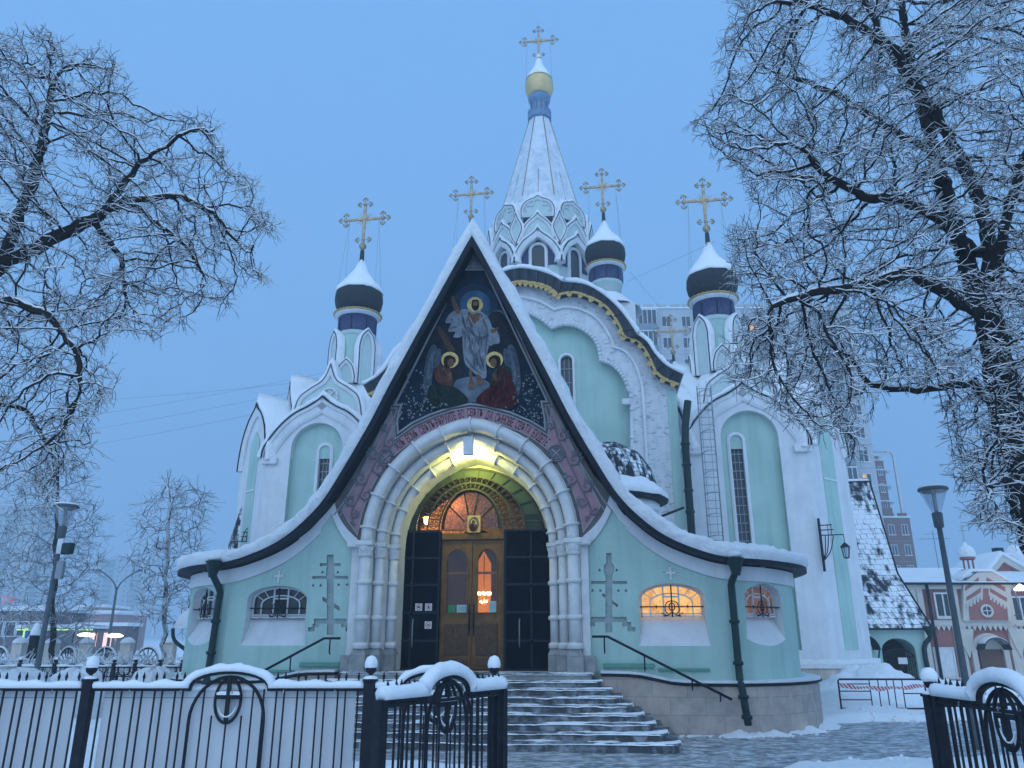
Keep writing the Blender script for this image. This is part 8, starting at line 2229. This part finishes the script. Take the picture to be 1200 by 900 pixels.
# shrubs: several moulds, many copies
def shrub_mesh(seed, h, w, n=260):
    rng = np.random.default_rng(seed); lst = []; sn = []
    for i in range(n):
        a = rng.uniform(0, 2*PI); r0 = rng.uniform(0, w*.3); d = np.array([math.cos(a)*rng.uniform(.2, 1)*w/h, math.sin(a)*rng.uniform(.2, 1)*w/h, rng.uniform(.6, 1.3)]); d /= np.linalg.norm(d)
        p = np.array([r0*math.cos(a), r0*math.sin(a), rng.uniform(0, h*.5)]); pts = [p]; L_ = h*rng.uniform(.45, 1.0)
        for k in range(5): d = d + rng.normal(0, .38, 3); d[2] -= .14; d /= np.linalg.norm(d); pts.append(pts[-1]+d*L_/5)
        pts = np.array(pts); pts[:, 2] = np.maximum(pts[:, 2], .02); q = np.linspace(.008, .004, 6); lst.append((pts, q, 3)); s_ = q*0+.008*rng.uniform(.5, 1.3); p2 = pts.copy(); p2[:, 2] += .010; sn.append((p2, s_, 4))
    V, Fq = [], []; tubes_np(lst, V, Fq, 0); m1 = np_mesh('stems', V, Fq, M['bush']); V, Fq = [], []; tubes_np(sn, V, Fq, 0); m2 = np_mesh('snow_load', V, Fq, M['snowfine'], True)
    return m1, m2
moulds = [shrub_mesh(21, .75, 1.0, 420), shrub_mesh(22, .95, 1.2, 480), shrub_mesh(23, .5, .9, 380)]
rr = random.Random(8)
sspots = [(-8, 14.5, 2), (30, 14, 2), (82, 16.5, 0), (8, 25, 1), (40, 27, 1), (72, 26, 0), (98, 26, 1), (118, 24, 0), (142, 27, 1), (165, 25, 0), (180, 23, 1), (200, 26, 0), (88, 17, 2), (150, 18, 2), (176, 17.5, 2), (55, 22.5, 2), (128, 22, 2), (108, 28.5, 1), (160, 28, 1), (20, 28, 1)]
words = ['leftmost', 'second', 'third', 'fourth', 'fifth', 'sixth', 'seventh', 'eighth', 'ninth', 'tenth', 'eleventh', 'twelfth', 'thirteenth', 'fourteenth', 'fifteenth', 'sixteenth', 'seventeenth', 'eighteenth', 'nineteenth', 'rightmost']
sspots.sort()
for i, (u, Y, k) in enumerate(sspots):
    p = W(u, 780, Y); e = empty('snowy_shrub', (p.x, Y, gz(p.x, Y)-.05), rr.uniform(0, 6)); s_ = rr.uniform(.85, 1.2); e.scale = (s_, s_, s_)
    tag(e, 'snow-covered bare shrub by the left railings, %s counting from the left' % words[i], 'shrub', 'snowy shrubs behind the railing')
    from_mesh('stems', moulds[k][0], e); from_mesh('snow_load', moulds[k][1], e)
# heaped snow on clipped hedge lumps
for i, (u, v, Y, w_, lb) in enumerate(((12, 789, 13, .6, 'rounded snow-covered bush at the far left behind the railing'), (92, 788, 14, .45, 'rounded snow-covered bush behind the first fence post'), (182, 786, 16.5, .42, 'rounded snow-covered bush near the corner of the church'))):
    p = W(u, v, Y); mb = MB(); zt = p.z
    mb.lathe([(w_*.9, -.9), (w_*1.05, -.4), (w_, -.15), (w_*.75, .05), (w_*.4, .13), (0, .15)], (p.x, Y, zt-.08), 30, M['snow'], jit=.13); o = mb.build('snow_bush'); tag(o, lb, 'bush', 'rounded bushes under snow')
# ================================================================ air, sky, camera
xs_, ys_ = 720, 740
mb = MB(); mb.box(-xs_, xs_, -60, ys_, -2.8, 260, None); 
hz_o = mb.build('haze') if False else None
me = bpy.data.meshes.new('haze'); b = mb; me.from_pydata(b.v, [], b.f); hz_o = from_mesh('haze', me)
hm = bpy.data.materials.new('haze_air'); hm.use_nodes = True; t = hm.node_tree; t.nodes.remove(t.nodes['Principled BSDF'])
pv = N(t, 'ShaderNodeVolumePrincipled'); pv.inputs['Color'].default_value = (0.78, 0.92, 1.0, 1); pv.inputs['Density'].default_value = 0.0019; pv.inputs['Anisotropy'].default_value = 0.0
t.links.new(pv.outputs[0], t.nodes['Material Output'].inputs['Volume']); me.materials.append(hm); tag(hz_o, 'cold blue mist filling the air', 'haze', kind='stuff')
wd = bpy.data.worlds.new('World'); sc.world = wd; wd.use_nodes = True; t = wd.node_tree; bg = t.nodes['Background']
sk = N(t, 'ShaderNodeTexSky', sky_type='NISHITA'); sk.sun_disc = False; sk.sun_elevation = R(6); sk.sun_rotation = R(200); sk.air_density = 1.2; sk.dust_density = 0.6; sk.ozone_density = 4.0
g = N(t, 'ShaderNodeTexCoord'); sx = N(t, 'ShaderNodeSeparateXYZ'); t.links.new(g.outputs['Generated'], sx.inputs[0])
rm = ramp(t, [(0.0, (0.15, 0.28, 0.54)), (.12, (0.14, 0.31, 0.62)), (.40, (0.13, 0.345, 0.74)), (.72, (0.135, 0.355, 0.76)), (1.0, (0.32, 0.60, 1.0))]); t.links.new(sx.outputs[2], rm.inputs[0])
ry = N(t, 'ShaderNodeMapRange'); ry.inputs['From Min'].default_value = -0.5; ry.inputs['From Max'].default_value = 0.35; t.links.new(sx.outputs[1], ry.inputs['Value'])
ms_ = N(t, 'ShaderNodeMix', data_type='RGBA'); ms_.inputs['A'].default_value = (0.50, 0.80, 1.25, 1); t.links.new(ry.outputs[0], ms_.inputs['Factor']); t.links.new(rm.outputs[0], ms_.inputs['B'])
rm = ms_
sc10 = N(t, 'ShaderNodeMix', data_type='RGBA', blend_type='MIX'); sc10.inputs['Factor'].default_value = .93
mul = N(t, 'ShaderNodeVectorMath', operation='SCALE'); mul.inputs['Scale'].default_value = 0.3; t.links.new(sk.outputs[0], mul.inputs[0])
m10 = N(t, 'ShaderNodeVectorMath', operation='SCALE'); m10.inputs['Scale'].default_value = 10.0; t.links.new(rm.outputs['Result'], m10.inputs[0])
t.links.new(mul.outputs[0], sc10.inputs['A']); t.links.new(m10.outputs[0], sc10.inputs['B']); t.links.new(sc10.outputs['Result'], bg.inputs['Color'])
bg.inputs['Strength'].default_value = 0.1
sd_ = bpy.data.lights.new('sun', 'SUN'); sd_.energy = 0.25; sd_.angle = R(60); sd_.color = (1.0, 0.97, 0.94)
so = bpy.data.objects.new('sun', sd_); COL.objects.link(so); so.rotation_euler = (R(50), 0, R(-20))
cam = bpy.data.cameras.new('camera'); cam.sensor_width = 36; cam.lens = 36*F/1200; cam.clip_end = 2000; cam.clip_start = .05
co = bpy.data.objects.new('camera', cam); COL.objects.link(co); co.location = (0, 0, CAMZ); co.rotation_euler = (R(90)+PITCH, 0, 0); sc.camera = co
sc.view_settings.view_transform = 'Standard'; sc.view_settings.look = 'None'; sc.view_settings.exposure = 0.35; sc.view_settings.gamma = 1.0
sc.render.engine = 'CYCLES'; sc.cycles.max_bounces = 6; sc.cycles.diffuse_bounces = 3; sc.cycles.glossy_bounces = 2; sc.cycles.transmission_bounces = 2; sc.cycles.transparent_max_bounces = 8; sc.cycles.volume_bounces = 1
sc.cycles.use_denoising = True; sc.cycles.caustics_reflective = False; sc.cycles.caustics_refractive = False
